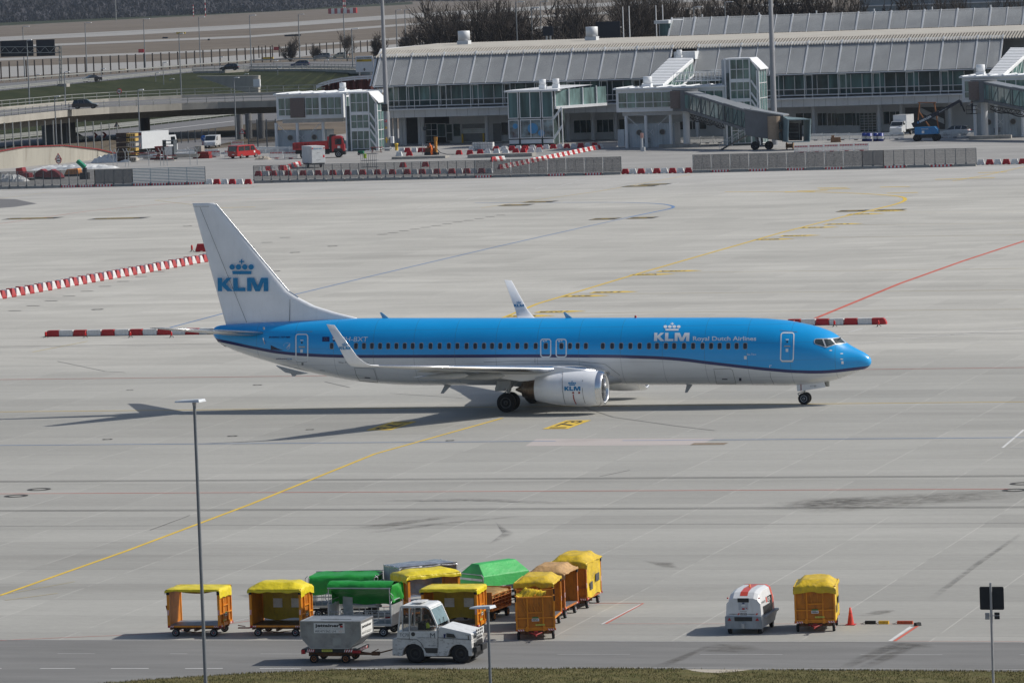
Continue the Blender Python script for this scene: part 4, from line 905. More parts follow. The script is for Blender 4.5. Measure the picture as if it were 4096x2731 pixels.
# green mesh carts
def mesh_cart(loc, rot, L, W_, H, label, tm, kind, seed=0):
    t = thing('baggage_trolley', label, 'baggage cart', (*loc, 0), R(rot), 'galvanised baggage trolleys with green covers'); dz = .52
    d = MB(); d.box(-L/2, L/2, -W_/2, W_/2, .42, dz); d.build('deck', STEEL, t, bevel=.01)
    d = MB(); d.box(-L/2+.05, L/2-.05, -W_/2+.04, W_/2-.04, dz+.002, dz+.012); d.build('deck_plate', DECK, t)
    for y in (-W_/2, W_/2):
        r_ = MB()
        for zz in (dz+.16, dz+.32, dz+.46): r_.tube((-L/2, y, zz), (L/2, y, zz), .014, n=6)
        for k in range(11): x = -L/2+L*k/10; r_.tube((x, y, dz), (x, y, dz+.46), .012, n=6)
        r_.build('side_rail', STEEL, t)
    for s in (-1, 1):
        p = MB(); x = s*(L/2); p.box(x-.012, x+.012, -W_/2+.05, W_/2-.05, dz, dz+.72)
        p.path([(x, -W_/2, dz), (x, -W_/2, dz+.80), (x, -W_/2+.12, dz+.88), (x, W_/2-.12, dz+.88), (x, W_/2, dz+.80), (x, W_/2, dz)], .022)
        p.build('end_panel', ZINC, t)
        if kind != 'closed':
            p = MB(); p.path([(x*.97, -W_/2, dz+.5), (x*.97, -W_/2, H), (x*.97, W_/2, H), (x*.97, W_/2, dz+.5)], .02)
            p.path([(x, -W_/2-.0, dz+.85), (x+s*.10, -W_/2, dz+.98), (x+s*.10, -W_/2, dz+1.1), (x, -W_/2, dz+1.2)], .016); p.build('hoop', STEEL, t)
    def strip(prof, name, x0, x1, m=tm, nx=18, wr=.03, sm=True):
        rn = random.Random(seed); ph = [(rn.uniform(2, 8), rn.uniform(1, 5), rn.uniform(0, 6.3)) for _ in range(5)]; b = MB(); vs = []
        for j, (y, z) in enumerate(prof):
            for i in range(nx+1):
                x = x0+(x1-x0)*i/nx; w = sum(math.sin(f*x+g*j+p_) for f, g, p_ in ph)/5*wr; vs.append((x, y+w, z+w*.8))
        b.add(vs, [(j*(nx+1)+i, j*(nx+1)+i+1, (j+1)*(nx+1)+i+1, (j+1)*(nx+1)+i) for j in range(len(prof)-1) for i in range(nx)], 0, sm); return b.build(name, m, t, recalc=False)
    if kind == 'hood':      # roof pushed back, near side open, inner cloth hanging
        strip([(-W_/2, H-.02), (-W_/2+.05, H+.12), (-W_/2+.35, H+.22), (0, H+.2), (W_/2, H+.02), (W_/2+.04, H-.35), (W_/2+.02, H-.62)], 'cover', -L/2-.02, L/2+.05)
        strip([(-W_/2+.25, H-.04), (0, H-.3), (W_/2-.25, H-.52), (W_/2-.18, H-.80)], 'inner_cloth', -L/2+.02, L/2-.02, wr=.05)
        sheet_wall('cover_end', t, tm, (L/2+.02, -W_/2+.1), (L/2+.02, W_/2), H-.55, H+.1, seed, bulge=.12); sheet_wall('cover_end', t, tm, (-L/2+.0, -W_/2+.45), (-L/2+.0, W_/2), H-.7, H+.1, seed+1)
        p = MB(); p.box(-L/2+.22, -L/2+.62, W_/2-.3, W_/2-.28, dz, H-.3); p.build('inner_plate', ZINC, t)
        p = MB(); p.tube((-L/2, -W_/2-.01, H-.01), (L/2, -W_/2-.01, H-.01), .022, n=8); p.build('roof_bar', STEEL, t)
    elif kind == 'drape':   # near side cloth down
        strip([(-W_/2-.02, dz+.44), (-W_/2-.06, dz+.62), (-W_/2-.03, dz+.72), (-W_/2, H-.16), (-W_/2+.03, H), (-W_/2+.2, H+.08), (0, H+.02), (W_/2, H+.10), (W_/2+.04, H-.5)], 'cover', -L/2+.02, L/2-.02, nx=26, wr=.06)
        p = MB(); p.tube((-L/2, W_/2, H+.09), (L/2, W_/2, H+.12), .02, n=6); p.build('roof_bar', STEEL, t)
    else:                   # closed house-shaped cover
        b = MB(); hw, e = W_/2+.06, L/2+.04; zs = (.90, 1.35, 1.80)
        A = [(-e, -hw, zs[0]), (e, -hw, zs[0]), (e, hw, zs[0]), (-e, hw, zs[0]), (-e+.05, -hw+.05, zs[1]), (e-.05, -hw+.05, zs[1]), (e-.05, hw-.05, zs[1]), (-e+.05, hw-.05, zs[1]), (-e+.28, -.22, zs[2]), (e-.28, -.22, zs[2]), (e-.28, .22, zs[2]), (-e+.28, .22, zs[2])]
        b.add(A, [(0,1,5,4),(1,2,6,5),(2,3,7,6),(3,0,4,7),(4,5,9,8),(5,6,10,9),(6,7,11,10),(7,4,8,11),(8,9,10,11)])
        o = b.build('cover', tm, t, bevel=.03)
    running_gear(t, L, W_, r=.18, hub=STEEL, und=BLACK, rimm=STEEL, towc=STEEL)
    return t
mesh_cart((.05,-96.35), -1, 2.6, 1.45, 1.92, 'galvanised baggage trolley with dark green hood open towards the road, behind the aluminium container', TGR, 'hood', 3)
mesh_cart((-2.5,-91.0), 5, 2.8, 1.5, 1.62, 'galvanised baggage trolley with draped green cloth on its near side, behind the domed yellow cart', TGR, 'drape', 5)
mesh_cart((2.8,-87.75), 58, 2.5, 1.5, 1.5, 'baggage trolley under a closed bright green house-shaped cover', TGL, 'closed', 7)
# grey panelled trolley
t = thing('panel_trolley', 'grey panelled trolley with silver foil roof behind the glossy yellow cart', 'baggage cart', (.35,-89.9,0), R(42)); L, W_, H = 2.55, 1.5, 1.98
d = MB(); d.box(-L/2, L/2, -W_/2, W_/2, .38, .46); d.build('deck', STEEL, t, bevel=.01)
for s in (-1, 1):
    p = MB(); x = s*L/2; p.box(x-.015, x+.015, -W_/2, W_/2, .46, H)
    for y in (-W_/2, -W_/6, W_/6, W_/2): p.box(x-.03, x+.03, y-.02, y+.02, .46, H+.02)
    p.build('end_panel', M('pale grey sheet', (.46,.48,.50), .5, 0, .1, 2, dirt=.3), t)
sheet_wall('side_curtain', t, [TSL], (-L/2, W_/2), (L/2, W_/2), .5, H, 3, bulge=.08); tarp('roof_sheet', t, TSL, L, W_, H, .08, (.06,.06,.06,.06), 21, wr=.03)
p = MB(); p.tube((-L/2, -W_/2, H), (L/2, -W_/2, H), .03); p.build('roof_bar', BLACK, t); running_gear(t, L, W_, hub=STEEL, und=BLACK)
# small rusty open trolley
t = thing('open_trolley', 'rusty brown open trolley with low bar rails between the green cover and the torn cart', 'baggage cart', (3.55,-91.5,0), R(84)); L, W_ = 2.0, 1.35
d = MB(); d.box(-L/2, L/2, -W_/2, W_/2, .38, .46); d.build('deck', ORD, t, bevel=.01)
for y in (-W_/2, W_/2):
    p = MB()
    for zz in (.62, .76, .90, 1.02): p.tube((-L/2, y, zz), (L/2, y, zz), .014, n=6)
    for k in range(7): x = -L/2+L*k/6; p.tube((x, y, .46), (x, y, 1.02), .016, n=6)
    p.build('side_rail', ORD, t)
for s in (-1, 1):
    p = MB(); p.box(s*L/2-.02, s*L/2+.02, -W_/2, W_/2, .46, 1.15); p.build('end_panel', ORD, t)
tarp('folded_sheet', t, M('brown folded sheet', (.30,.18,.05), .5, 0, .4, 4, bump=.5), L*.9, W_*.9, 1.1, .08, (.12,.1,.1,.2), 33, wr=.08); running_gear(t, L, W_, r=.17, hub=BLACK, rimm=ORG, und=BLACK)
# ---- white tow tug
ZE = lambda a, b, Y=-104.1: PY(1500+a/3.92, 2380+b/3.92, Y)
TW = M('chipped white tug paint', (.68,.69,.69), .4, 0, .06, 3, dirt=.40, dcol=(.16,.13,.10), dst=(3,3,3), coat=.2)
TWL = M('dirty white tug paint', (.60,.60,.59), .5, 0, .1, 3, dirt=.85, dcol=(.10,.075,.05), dst=(5,5,9))
tug = thing('tow_tug', 'white tow tug with driver pulling the aluminium container along the road', 'tow tractor', (5.4,-103.3,0))
YN, YF = -104.1, -102.55
def zp(pts): return [(ZE(a, b).x, ZE(a, b).z) for a, b in pts]
def arc(cx, cy, r, a0, a1, n=9): return [(cx+r*math.cos(R(a0+(a1-a0)*i/n)), cy-r*math.sin(R(a0+(a1-a0)*i/n))) for i in range(n+1)]
body = [(272,940),(272,680),(345,672),(985,655),(1512,697),(1522,840),(1520,950),(1466,950)]+arc(1310,925,158,0,180)[1:]+[(1150,930),(1130,950),(772,955)]+arc(598,930,172,0,180)[1:]+[(424,950)]
mb = MB(); mb.prism(zp(body), YN, YF); mb.build('body', TWL, tug, world=True, bevel=.02)
mb = MB(); mb.box(ZE(440,0).x, ZE(1510,0).x, YN+.25, YF-.25, .22, .75); mb.build('chassis', BLACK, tug, world=True)
hd = zp([(985,660),(990,510),(1035,492),(1495,598),(1512,615),(1515,700)]); mb = MB(); mb.prism(hd, YN+.02, YF-.02); mb.build('hood', TW, tug, world=True, bevel=.04)
mb = MB(); mb.prism(zp([(340,675),(352,560),(985,562),(990,660)]), YN-.004, YF+.004); mb.build('door_panel', TW, tug, world=True, bevel=.008)
mb = MB(); mb.prism(zp([(392,200),(395,172),(425,160),(800,165),(835,180),(870,225),(850,232),(800,200),(780,192)]), YN, YF); mb.build('cab_roof', TW, tug, world=True, bevel=.025)
for y in (YN+.035, YF-.035):
    mb = MB()
    for a, b in (((350,665),(398,190)), ((428,660),(430,190)), ((537,660),(537,190)), ((985,655),(965,465)), ((965,465),(855,215))):
        p, q = ZE(*a), ZE(*b); mb.bar((p.x, y, p.z), (q.x, y, q.z), .055, .05)
    mb.build('cab_pillar', TW, tug, world=True)
p, q = ZE(395,190), ZE(350,665)
CG = M('tug cab glass', (.02,.035,.04), .05, 0, .3, 3, alpha=.38, spec=.8)
def glass(pts, y, nm='side_window'):
    mb = MB(); mb.prism(zp(pts), y, y+.012); return mb.build(nm, CG, tug, world=True)
glass([(548,208),(790,208),(850,260),(940,565),(548,565)], YN-.002); glass([(434,195),(525,195),(530,562),(434,562)], YN-.002); glass([(440,200),(800,200),(945,565),(355,565)], YF+.0)
a, b = ZE(856,205), ZE(972,465); mb = MB(); mb.quad((a.x, YN+.03, a.z), (b.x, YN+.03, b.z), (b.x, YF-.03, b.z), (a.x, YF-.03, a.z)); mb.build('windscreen', M('windscreen', (.16,.24,.27), .05, 0, .3, 2, alpha=.8, spec=.9), tug, world=True)
for yy in (-103.75, -103.25):
    p = ZE(960,450); mb = MB(); mb.tube((p.x+.06, yy, p.z-.02), (p.x-.02, yy+.16, p.z+.14), .012, n=5); mb.build('wiper', BLACK, tug, world=True)
mb = MB(); mb.box(p.x-1.05, p.x-.65, YN+.35, YF-.35, 2.235, 2.26); mb.build('roof_hatch', TWL, tug, world=True)
for a in (598, 1312):
    for y in (YN+.14, YF-.14):
        p = ZE(a, 0); wheel(tug, Vector((p.x, y, .375))-tug.location, .375, .27, 'wheel', M('dusty black wheel', (.035,.033,.03), .7), n=30)
xf = ZE(1522,0).x
mb = MB(); mb.box(xf-.01, xf+.012, YN+.35, YF-.22, 1.0, 1.26, mi=0)
for r_ in range(2):
    for c in range(4): mb.box(xf+.01, xf+.022, -103.75+c*.22, -103.62+c*.22, 1.03+r_*.12, 1.11+r_*.12, mi=1)
for r_ in range(3):
    for c in range(5): mb.box(xf+.006, xf+.02, -103.75+c*.16, -103.65+c*.16, .66+r_*.11, .73+r_*.11, mi=1)
mb.build('grille', [TW, BLACK], tug, world=True)
mb = MB(); mb.box(xf-.05, xf+.10, YN+.02, YN+.55, .42, .62); mb.box(xf-.02, xf+.16, -103.5, -102.9, .42, .66); mb.build('front_coupling', BLACK, tug, world=True, bevel=.02)
mb = MB(); x0 = ZE(272,0).x; mb.box(x0-.16, x0+.02, -103.5, -103.2, .46, .62); mb.build('rear_coupling', BLACK, tug, world=True, bevel=.01)
mb = MB()
for a in range(3): q0 = ZE(1527+a*6, 628+a*18); mb.box(q0.x-.0, q0.x+.17-.03*a, YN-.012, YN-.006, q0.z-.02, q0.z+.012)
q0, q1 = ZE(1118,590), ZE(1245,660); mb.prism(zp([(1118,590),(1235,605),(1270,662),(1125,655)]), YN-.012, YN-.004)
q0 = ZE(598,606); mb.tube((q0.x, YN-.012, q0.z), (q0.x, YN, q0.z), .08, n=16); mb.prism(zp([(1455,630),(1470,632),(1475,695),(1462,695)]), YN-.012, YN-.004)
mb.prism(zp([(770,825),(985,830),(980,905),(805,900)]), YN-.012, YN-.005); mb.build('vent', M('dark vent', (.05,.048,.045), .6), tug, world=True)
mb = MB(); pxs = [(345,675),(545,686),(655,690),(720,740),(765,825),(985,825)]
for pa in (pxs, [(985,660),(1510,697)], [(985,500),(988,820)], [(537,566),(540,686)]):
    for a, b in zip(pa[:-1], pa[1:]): a, b = ZE(*a), ZE(*b); mb.bar((a.x, YN-.004, a.z), (b.x, YN-.004, b.z), .014, .014)
mb.build('door_seam', BLACK, tug, world=True)
mb = MB(); mb.prism(zp([(1075,603),(1108,603),(1100,662),(1080,662)]), YN-.014, YN-.008); mb.build('blue_sticker', ANV, tug, world=True)
def tug_text(s, a, b, c, d, m=None, **k):
    mb = MB(); put_text(mb, s, lambda u, v: (ZE(a+(c-a)*u, 0).x, YN-.014, ZE(0, d+(b-d)*v).z), **k); mb.build('lettering', m or M('grey lettering', (.07,.09,.11), .5), tug, world=True, recalc=False)
tug_text('TC70', 365, 592, 508, 640); tug_text('M', 845, 585, 918, 662); tug_text('Verbindung leben', 630, 645, 834, 666); tug_text('Comet', 1395, 603, 1462, 628); tug_text('4 Bar', 562, 726, 600, 738); tug_text('4 Bar', 1278, 730, 1315, 744); tug_text('120769', 850, 772, 925, 790)
mb = MB(); put_text(mb, 'TC70', lambda u, v: (xf+.014, YN+.06+.26*u, .74+.09*v)); mb.build('lettering', M('grey lettering', (.07,.09,.11), .5), tug, world=True, recalc=False)
mb = MB(); mb.box(ZE(600,0).x, ZE(700,0).x, -103.7, -103.3, .75, 1.5); mb.build('seat', BLACK, tug, world=True, bevel=.03)
mb = MB(); c = ZE(860,440); mb.lathe([(0,.17),(.02,.18),(.02,.155),(0,.17)], (c.x, -103.5, c.z), 'x', 16); mb.tube((c.x, -103.5, c.z), (c.x+.2, -103.5, c.z-.35), .03); mb.build('steering_wheel', BLACK, tug, world=True)
mb = MB(); mb.bar((ZE(872,350).x, YN-.12, ZE(872,350).z), (ZE(890,420).x, YN-.12, ZE(890,420).z), .05, .02); mb.build('mirror', BLACK, tug, world=True)
# ---- people
SKIN = M('skin', (.45,.25,.17), .6, 0, .06, 8); NVY = M('dark work clothes', (.022,.026,.036), .8, 0, .2, 6); HIV = M('yellow high-visibility fabric', (.42,.62,.03), .6, 0, .1, 6); HIO = M('orange high-visibility fabric', (.75,.16,.02), .6, 0, .12, 6); HAIR = M('dark hair', (.02,.015,.012), .7)
def person(loc, rot, J, label, cloth, legs, vest=None, hat=None, helmet_m=None):
    t = thing('person', label, 'person', loc, rot)
    E_ = [('pel','spi'),('spi','che'),('che','nec'),('nec','hea'),('hea','top')]
    for s in 'lr': E_ += [('che','sh'+s),('sh'+s,'el'+s),('el'+s,'wr'+s),('wr'+s,'ha'+s),('pel','hp'+s),('hp'+s,'kn'+s),('kn'+s,'an'+s),('an'+s,'to'+s)]
        
    RR = dict(pel=.15,spi=.135,che=.155,nec=.06,hea=.10,top=.075,sh=.075,el=.05,wr=.035,ha=.03,hp=.10,kn=.065,an=.045,to=.04)
    names = list(J.keys()); me = bpy.data.meshes.new('body'); me.from_pydata([J[n] for n in names], [(names.index(a), names.index(b)) for a, b in E_], [])
    o = bpy.data.objects.new('body', me); COL.objects.link(o); md = o.modifiers.new('skin', 'SKIN'); o.modifiers.new('sub', 'SUBSURF').levels = 2
    for i, n in enumerate(names):
        r_ = RR.get(n) or RR[n[:2]]; me.skin_vertices[0].data[i].radius = (r_, r_*(.75 if n in ('che','spi','pel') else 1)); me.skin_vertices[0].data[i].use_root = (n == 'pel')
    dg = bpy.context.evaluated_depsgraph_get(); m2 = bpy.data.meshes.new_from_object(o.evaluated_get(dg)); bpy.data.objects.remove(o)
    m2.materials.clear()
    for m in (SKIN, cloth, legs): m2.materials.append(m)
    nz_ = J['nec'][2]; pz = J['pel'][2]
    for p in m2.polygons:
        c = p.center; p.use_smooth = True
        dh = min((Vector(c)-Vector(J['ha'+s])).length for s in 'lr'); dl = min((Vector(c)-Vector(J[k+s])).length for s in 'lr' for k in ('kn','an','to','hp')); ds_ = min((Vector(c)-Vector(J[k])).length for k in ('che','spi','shl','shr','ell','elr'))
        p.material_index = 0 if (c.z > nz_+.03 and (Vector(c)-Vector(J['hea'])).length < .25) or dh < .07 else (2 if dl < ds_ else 1)
    bo = bpy.data.objects.new('body', m2); COL.objects.link(bo); bo.parent = t
    h = Vector(J['hea']); mb = MB(); mb.lathe([(-.02,.112),(.06,.113),(.12,.09),(.155,.03),(.16,.002)], tuple(h), 'z', 14); mb.build('helmet' if helmet_m else 'hair', helmet_m or HAIR, t)
    mb = MB()
    for q in (-.035, .035): mb.lathe([(-.01,.002),(-.01,.012),(.01,.012),(.01,.002)], tuple(h+Vector((.098, q, .0))), 'x', 8)
    mb.build('eyes', BLACK, t); mb = MB(); mb.prism([(.095,-.02),(.128,-.035),(.098,-.05)], -.012, .012); mb.v = [(x+h.x, y+h.y, z+h.z) for x, y, z in mb.v]; mb.build('nose', SKIN, t)
    for s in 'lr':
        w_, hh = Vector(J['wr'+s]), Vector(J['ha'+s]); d = (hh-w_).normalized(); sd = d.cross(Vector((0,0,1))).normalized(); mb = MB()
        for k in range(4): b0 = hh+sd*(k-1.5)*.018; mb.tube(b0, b0+d*.045+Vector((0,0,-.012)), .009, n=5); mb.tube(b0+d*.045+Vector((0,0,-.012)), b0+d*(.06-.004*abs(k-1))+Vector((0,0,-.045)), .008, n=5)
        mb.tube(hh-sd*.03, hh-sd*.05+d*.04, .010, n=5); mb.build('fingers', SKIN, t)
    if vest:
        mb = MB(); a, b = Vector(J['pel']), Vector(J['che']); n = 16; vs = []
        for k, (f, rx, ry) in enumerate(((.12,.15,.19),(.45,.145,.18),(.8,.155,.20),(1.05,.15,.205),(1.28,.10,.15))):
            c = a+(b-a)*f
            for i in range(n): q = 2*math.pi*i/n; vs.append((c.x+rx*math.cos(q), c.y+ry*math.sin(q), c.z))
        mb.add(vs, [(j*n+i, j*n+(i+1) % n, (j+1)*n+(i+1) % n, (j+1)*n+i) for j in range(4) for i in range(n)], 0, True); mb.build('vest', vest, t)
    return t
SIT = dict(pel=(0,0,0),spi=(.0,0,.2),che=(.03,0,.42),nec=(.05,0,.60),hea=(.08,0,.73),top=(.08,0,.83),shl=(.02,.2,.50),ell=(.12,.25,.26),wrl=(.34,.16,.30),hal=(.42,.14,.33),shr=(.02,-.2,.50),elr=(.12,-.25,.26),wrr=(.34,-.16,.30),har=(.42,-.14,.33),hpl=(.05,.11,-.02),knl=(.42,.12,.03),anl=(.48,.12,-.36),tol=(.62,.12,-.40),hpr=(.05,-.11,-.02),knr=(.42,-.12,.03),anr=(.48,-.12,-.36),tor=(.62,-.12,-.40))
q = ZE(710,560); person((q.x, -103.5, .98), 0, {k: (v[0]*.85, v[1]*.9, v[2]*.9) for k, v in SIT.items()}, 'person in dark clothes and yellow high-visibility vest driving the white tug', NVY, NVY, HIV)
# ---- dolly with container
dol = thing('container_dolly', 'low dark dolly with orange wheels carrying the aluminium container behind the tug', 'dolly', (1.15,-103.55,0))
mb = MB(); mb.box(-1.1,1.12,-.72,.72,.42,.55); mb.build('deck', BLACK, dol, bevel=.015)
mb = MB(); mb.box(-1.12,-.98,-.73,-.60,.36,.52); mb.box(.92,1.2,-.74,-.6,.40,.5); mb.build('corner_light', REDP, dol)
mb = MB(); stripes(mb,-.9,-.58,-.727,.44,.54,4); stripes(mb,.58,.95,-.727,.44,.54,4); stripes(mb,-.5,.5,1.126,.44,.54,5,axis='y'); mb.build('reflector', [REFL, WTX], dol, recalc=False)
mb = MB(); mb.quad((-.3,-.728,.45),(.12,-.728,.45),(.12,-.728,.54),(-.3,-.728,.54)); put_text(mb, 'GMA 0054', lambda u, v: (-.26+.34*u,-.731,.47+.045*v), 1); mb.build('name_plate', [YTX, BLACK], dol, recalc=False)
mb = MB()
for k in range(5): mb.box(.2+.18*k,.32+.18*k,-.6,.6,.552,.585)
mb.build('roller_bed', STEEL, dol)
mb = MB(); mb.box(-.9,.9,-.5,-.42,.25,.42); mb.box(-.9,.9,.42,.5,.25,.42); mb.bar((.6,-.3,.32),(1.5,0,.27),.07); mb.bar((.6,.3,.32),(1.5,0,.27),.07); mb.build('underframe', UND, dol)
for x in (-.66,.60):
    for y in (-.58,.58): wheel(dol, (x,y,.17), .17, .12, 'wheel', M('orange wheel disc', (.50,.17,.03), .6, 0, .2, 8, dirt=.4), hub=UND)
mb = MB(); mb.box(1.45,1.75,-.07,.07,.22,.36); mb.tube((1.7,0,.30),(2.42,.1,.48),.028,n=6); mb.bar((1.5,0,.36),(1.72,0,.46),.03); mb.build('towbar', UND, dol, bevel=0)
ALM = M('dull container aluminium', (.33,.34,.35), .42, .55, .16, 2.5, dirt=.45, dcol=(.14,.13,.12), dst=(2,2,2), bump=.2)
uld = thing('air_cargo_container', 'battered aluminium air cargo container with sloping lower sides on the dolly', 'cargo container', (1.2,-103.55,.585))
pf = [(-.77,0),(.76,0),(1.23,.42),(1.23,1.02),(-1.15,1.02),(-1.15,.42)]
mb = MB(); mb.prism(pf, -.75, .75); mb.build('shell', ALM, uld, bevel=.01)
mb = MB(); pp = [(-1.15,1.02),(1.23,1.02),(1.23,.42),(.76,.0),(-.77,0),(-1.15,.42),(-1.15,1.02)]
for y in (-.755,.755):
    for a, b in zip(pp[:-1], pp[1:]): mb.bar((a[0], y, a[1]), (b[0], y, b[1]), .035, .035)
for x in (-1.15, 1.23): mb.bar((x,-.75,1.02),(x,.75,1.02),.035); mb.bar((x,-.75,.42),(x,.75,.42),.03)
mb.bar((-.5,-.2,1.035),(.7,-.2,1.035),.02); mb.build('edge_frame', M('container frame', (.42,.43,.44), .4, .6, .15, 3, dirt=.3), uld)
mb = MB(); mb.quad((-.62,-.757,.58),(.60,-.757,.58),(.60,-.757,.96),(-.62,-.757,.96)); mb.quad((.12,-.757,.12),(.44,-.757,.12),(.44,-.757,.38),(.12,-.757,.38), mi=2)
put_text(mb, 'jettainer', lambda u, v: (-.57+.98*u,-.76,.77+.155*v), 1, bold=.04); put_text(mb, 'WORLD CLASS ULD MANAGEMENT', lambda u, v: (-.47+1.0*u,-.76,.735+.022*v), 1); put_text(mb, 'AKH71562 LH', lambda u, v: (-.58+.82*u,-.76,.61+.085*v), 1)
put_text(mb, 'Lufthansa', lambda u, v: (.37+.2*u,-.76,.655+.03*v), 3); put_text(mb, 'Cargo', lambda u, v: (.37+.13*u,-.76,.61+.03*v), 3)
mb.prism([(.36,.94),(.52,.95),(.54,.90),(.42,.86)], -.763, -.760, mi=1); mb.quad((.42,-.762,.79),(.53,-.762,.79),(.53,-.762,.87),(.42,-.762,.87), mi=4)
mb.build('label_panel', [WTX, BLACK, M('taped patch', (.36,.37,.35), .6), M('orange print', (.6,.25,.1), .6), REDP], uld, recalc=False)
mb = MB(); X0 = 1.232; mb.quad((X0,-.68,.45),(X0,.68,.45),(X0,.68,.92),(X0,-.68,.92)); put_text(mb, 'jettainer', lambda u, v: (X0+.003,-.62+1.2*u,.70+.15*v), 1, bold=.04); put_text(mb, 'AKH71562LH', lambda u, v: (X0+.003,-.62+1.15*u,.50+.10*v), 1); mb.build('label_panel', [WTX, BLACK], uld, recalc=False)
# ---- ground power unit
GPZ = .87
gp = thing('ground_power_unit', 'white ground power unit trailer with red roof stripe beside the lone orange cart', 'power unit', (15.22,-94.75,0), R(0))
GW = M('white glass fibre hood', (.68,.69,.70), .35, 0, .05, 1.5, dirt=.25, dcol=(.3,.28,.26), coat=.3); GG = M('grey unit skirt', (.27,.30,.33), .5, 0, .1, 2, dirt=.3); GR = M('red hood stripe', (.58,.07,.04), .4, 0, .06, 2, coat=.3)
mb = MB(); secs = []
for y, k, ztop in ((-1.22,0,1.60),(-.95,.0,1.84),(-.4,0,1.93),(.5,0,1.93),(1.0,0,1.90),(1.22,.05,1.72)):
    hw, hz = .70-k, .0; secs.append([(-hw,y,.80),(hw,y,.80),(hw-.03,y,1.35),(hw-.14,y,ztop-.10),(hw-.30,y,ztop),(-hw+.30,y,ztop),(-hw+.14,y,ztop-.10),(-hw+.03,y,1.35)])
vs = [p for s in secs for p in s]; n = 8; fs, ms = [], []
for j in range(len(secs)-1):
    for i in range(n): fs.append((j*n+i, j*n+(i+1) % n, (j+1)*n+(i+1) % n, (j+1)*n+i)); ms.append(0)
mb.add(vs, fs, 0, False); mb.add(secs[0], [tuple(range(n))], 0); mb.add(secs[-1], [tuple(range(n))], 0); mb.build('hood', GW, gp, bevel=.025)
mb = MB()
for a, b, z0, z1 in ((-1.12,-.95,1.695,1.845),(-.95,-.4,1.845,1.935),(-.4,.5,1.935,1.935),(.5,1.0,1.935,1.905)): mb.quad((-.15,a,z0+.004),(.15,a,z0+.004),(.15,b,z1+.004),(-.15,b,z1+.004))
for sx in (-1,1):
    X = lambda v: sx*v
    for (xa, za), (xb, zb_) in (((.706,.82),(.676,1.35)),((.676,1.35),(.566,1.81)),((.566,1.815),(.40,1.918)),((.40,1.918),(0,1.918))): mb.quad((X(xa),.72,za),(X(xa),.97,za-.01),(X(xb),.97,zb_+(.0 if zb_<1.8 else -.003)),(X(xb),.72,zb_+.012))
mb.build('red_stripe', GR, gp, recalc=False)
mb = MB(); mb.prism([(-1.3,.25),(-1.3,.80),(1.35,.80),(1.35,.62),(1.1,.5),(.9,.3),(-1.0,.28)], -.73,.73,'yz'); mb.build('skirt', GG, gp, bevel=.02)
mb = MB(); mb.box(.66,.712,-.85,.62,.83,1.18); mb.prism([(.3,1.18),(.62,1.18),(.62,1.5),(.45,1.5)],.62,.70,'yz'); mb.build('machinery_opening', BLACK, gp)
mb = MB(); mb.box(.70,.82,-.85,1.3,.70,.80); mb.build('side_shelf', GG, gp, bevel=.01)
for q_ in ((-.22,.22,-1.245,-1.215,1.43,1.61),(-.35,.35,-1.312,-1.29,.60,.78)): mb = MB(); mb.box(*q_); mb.build('vent_panel', BLACK, gp)
mb = MB(); mb.box(-.19,.19,-1.232,-1.212,1.08,1.42); mb.build('control_panel', M('control panel', (.48,.50,.54), .5), gp)
for q_, m_ in (((-.05,.05,-1.242,-1.23,1.10,1.17),REDP),((-.04,.05,-1.242,-1.23,1.36,1.41),ANV),((-.08,.08,-1.242,-1.23,1.25,1.32),WTX),((.11,.15,-1.245,-1.23,1.15,1.19),REDP)): mb = MB(); mb.box(*q_); mb.build('switch', m_, gp)
mb = MB(); put_text(mb, 'hitzinger', lambda u, v: (-.14+.28*u,-1.226,.985+.06*v), 0)
for x0 in (-.56, .16): put_text(mb, 'swissport', lambda u, v, x0=x0: (x0+.30*u,-1.226,.87+.055*v), 0, bold=.02); mb.prism([(x0+.31,.865),(x0+.38,.865),(x0+.42,.94),(x0+.34,.94)], -1.228,-1.224, mi=1)
mb.quad((-.13,-1.225,.855),(.13,-1.225,.855),(.13,-1.225,.945),(-.13,-1.225,.945)); put_text(mb, 'LOSCH', lambda u, v: (-.11+.22*u,-1.229,.87+.06*v), 2, bold=.03)
mb.build('lettering', [BLACK, GR, WTX], gp, recalc=False)
mb = MB(); sl_ = lambda y, z: (.712-(z-.8)*.055 if z <= 1.35 else .682-(z-1.35)*.25, y, z)
put_text(mb, 'swissport', lambda u, v: sl_(-1.05+.72*u, 1.30+.14*v), 0); mb.add([sl_(-.28,1.28), sl_(-.08,1.28), sl_(-.03,1.5), sl_(-.22,1.5)], [(0,1,2,3)], 1)
mb.add([sl_(-.0,1.26), sl_(.62,1.26), sl_(.64,1.5), sl_(.04,1.5)], [(0,1,2,3)], 0); put_text(mb, 'LOSCH', lambda u, v: (sl_(.05+.54*u, 1.29+.17*v)[0]+.006, .05+.54*u, 1.29+.17*v), 2, bold=.03); mb.build('lettering', [BLACK, GR, WTX], gp, recalc=False)
for x in (-.55,.55): mb = MB(); mb.prism([(x-.075,.62),(x+.075,.62),(x,.75)], -1.315,-1.305); mb.build('reflector_triangle', REDP, gp)
mb = MB(); mb.box(-.06,.06,-1.42,-1.3,.30,.52); mb.build('coupling', STEEL, gp, bevel=.01)
mb = MB(); mb.lathe([(0,.04),(.03,.045),(.03,.035),(.12,.035),(.13,.01)], (0,-.1,1.93), 'z', 10); mb.build('warning_light', M('amber lens', (.7,.18,.02), .3), gp)
for x in (-.62,.62): mb = MB(); mb.lathe([(0,.03),(.05,.035),(.06,.01)], (x,-1.2,1.58), 'z', 8); mb.build('marker_light', REDP, gp)
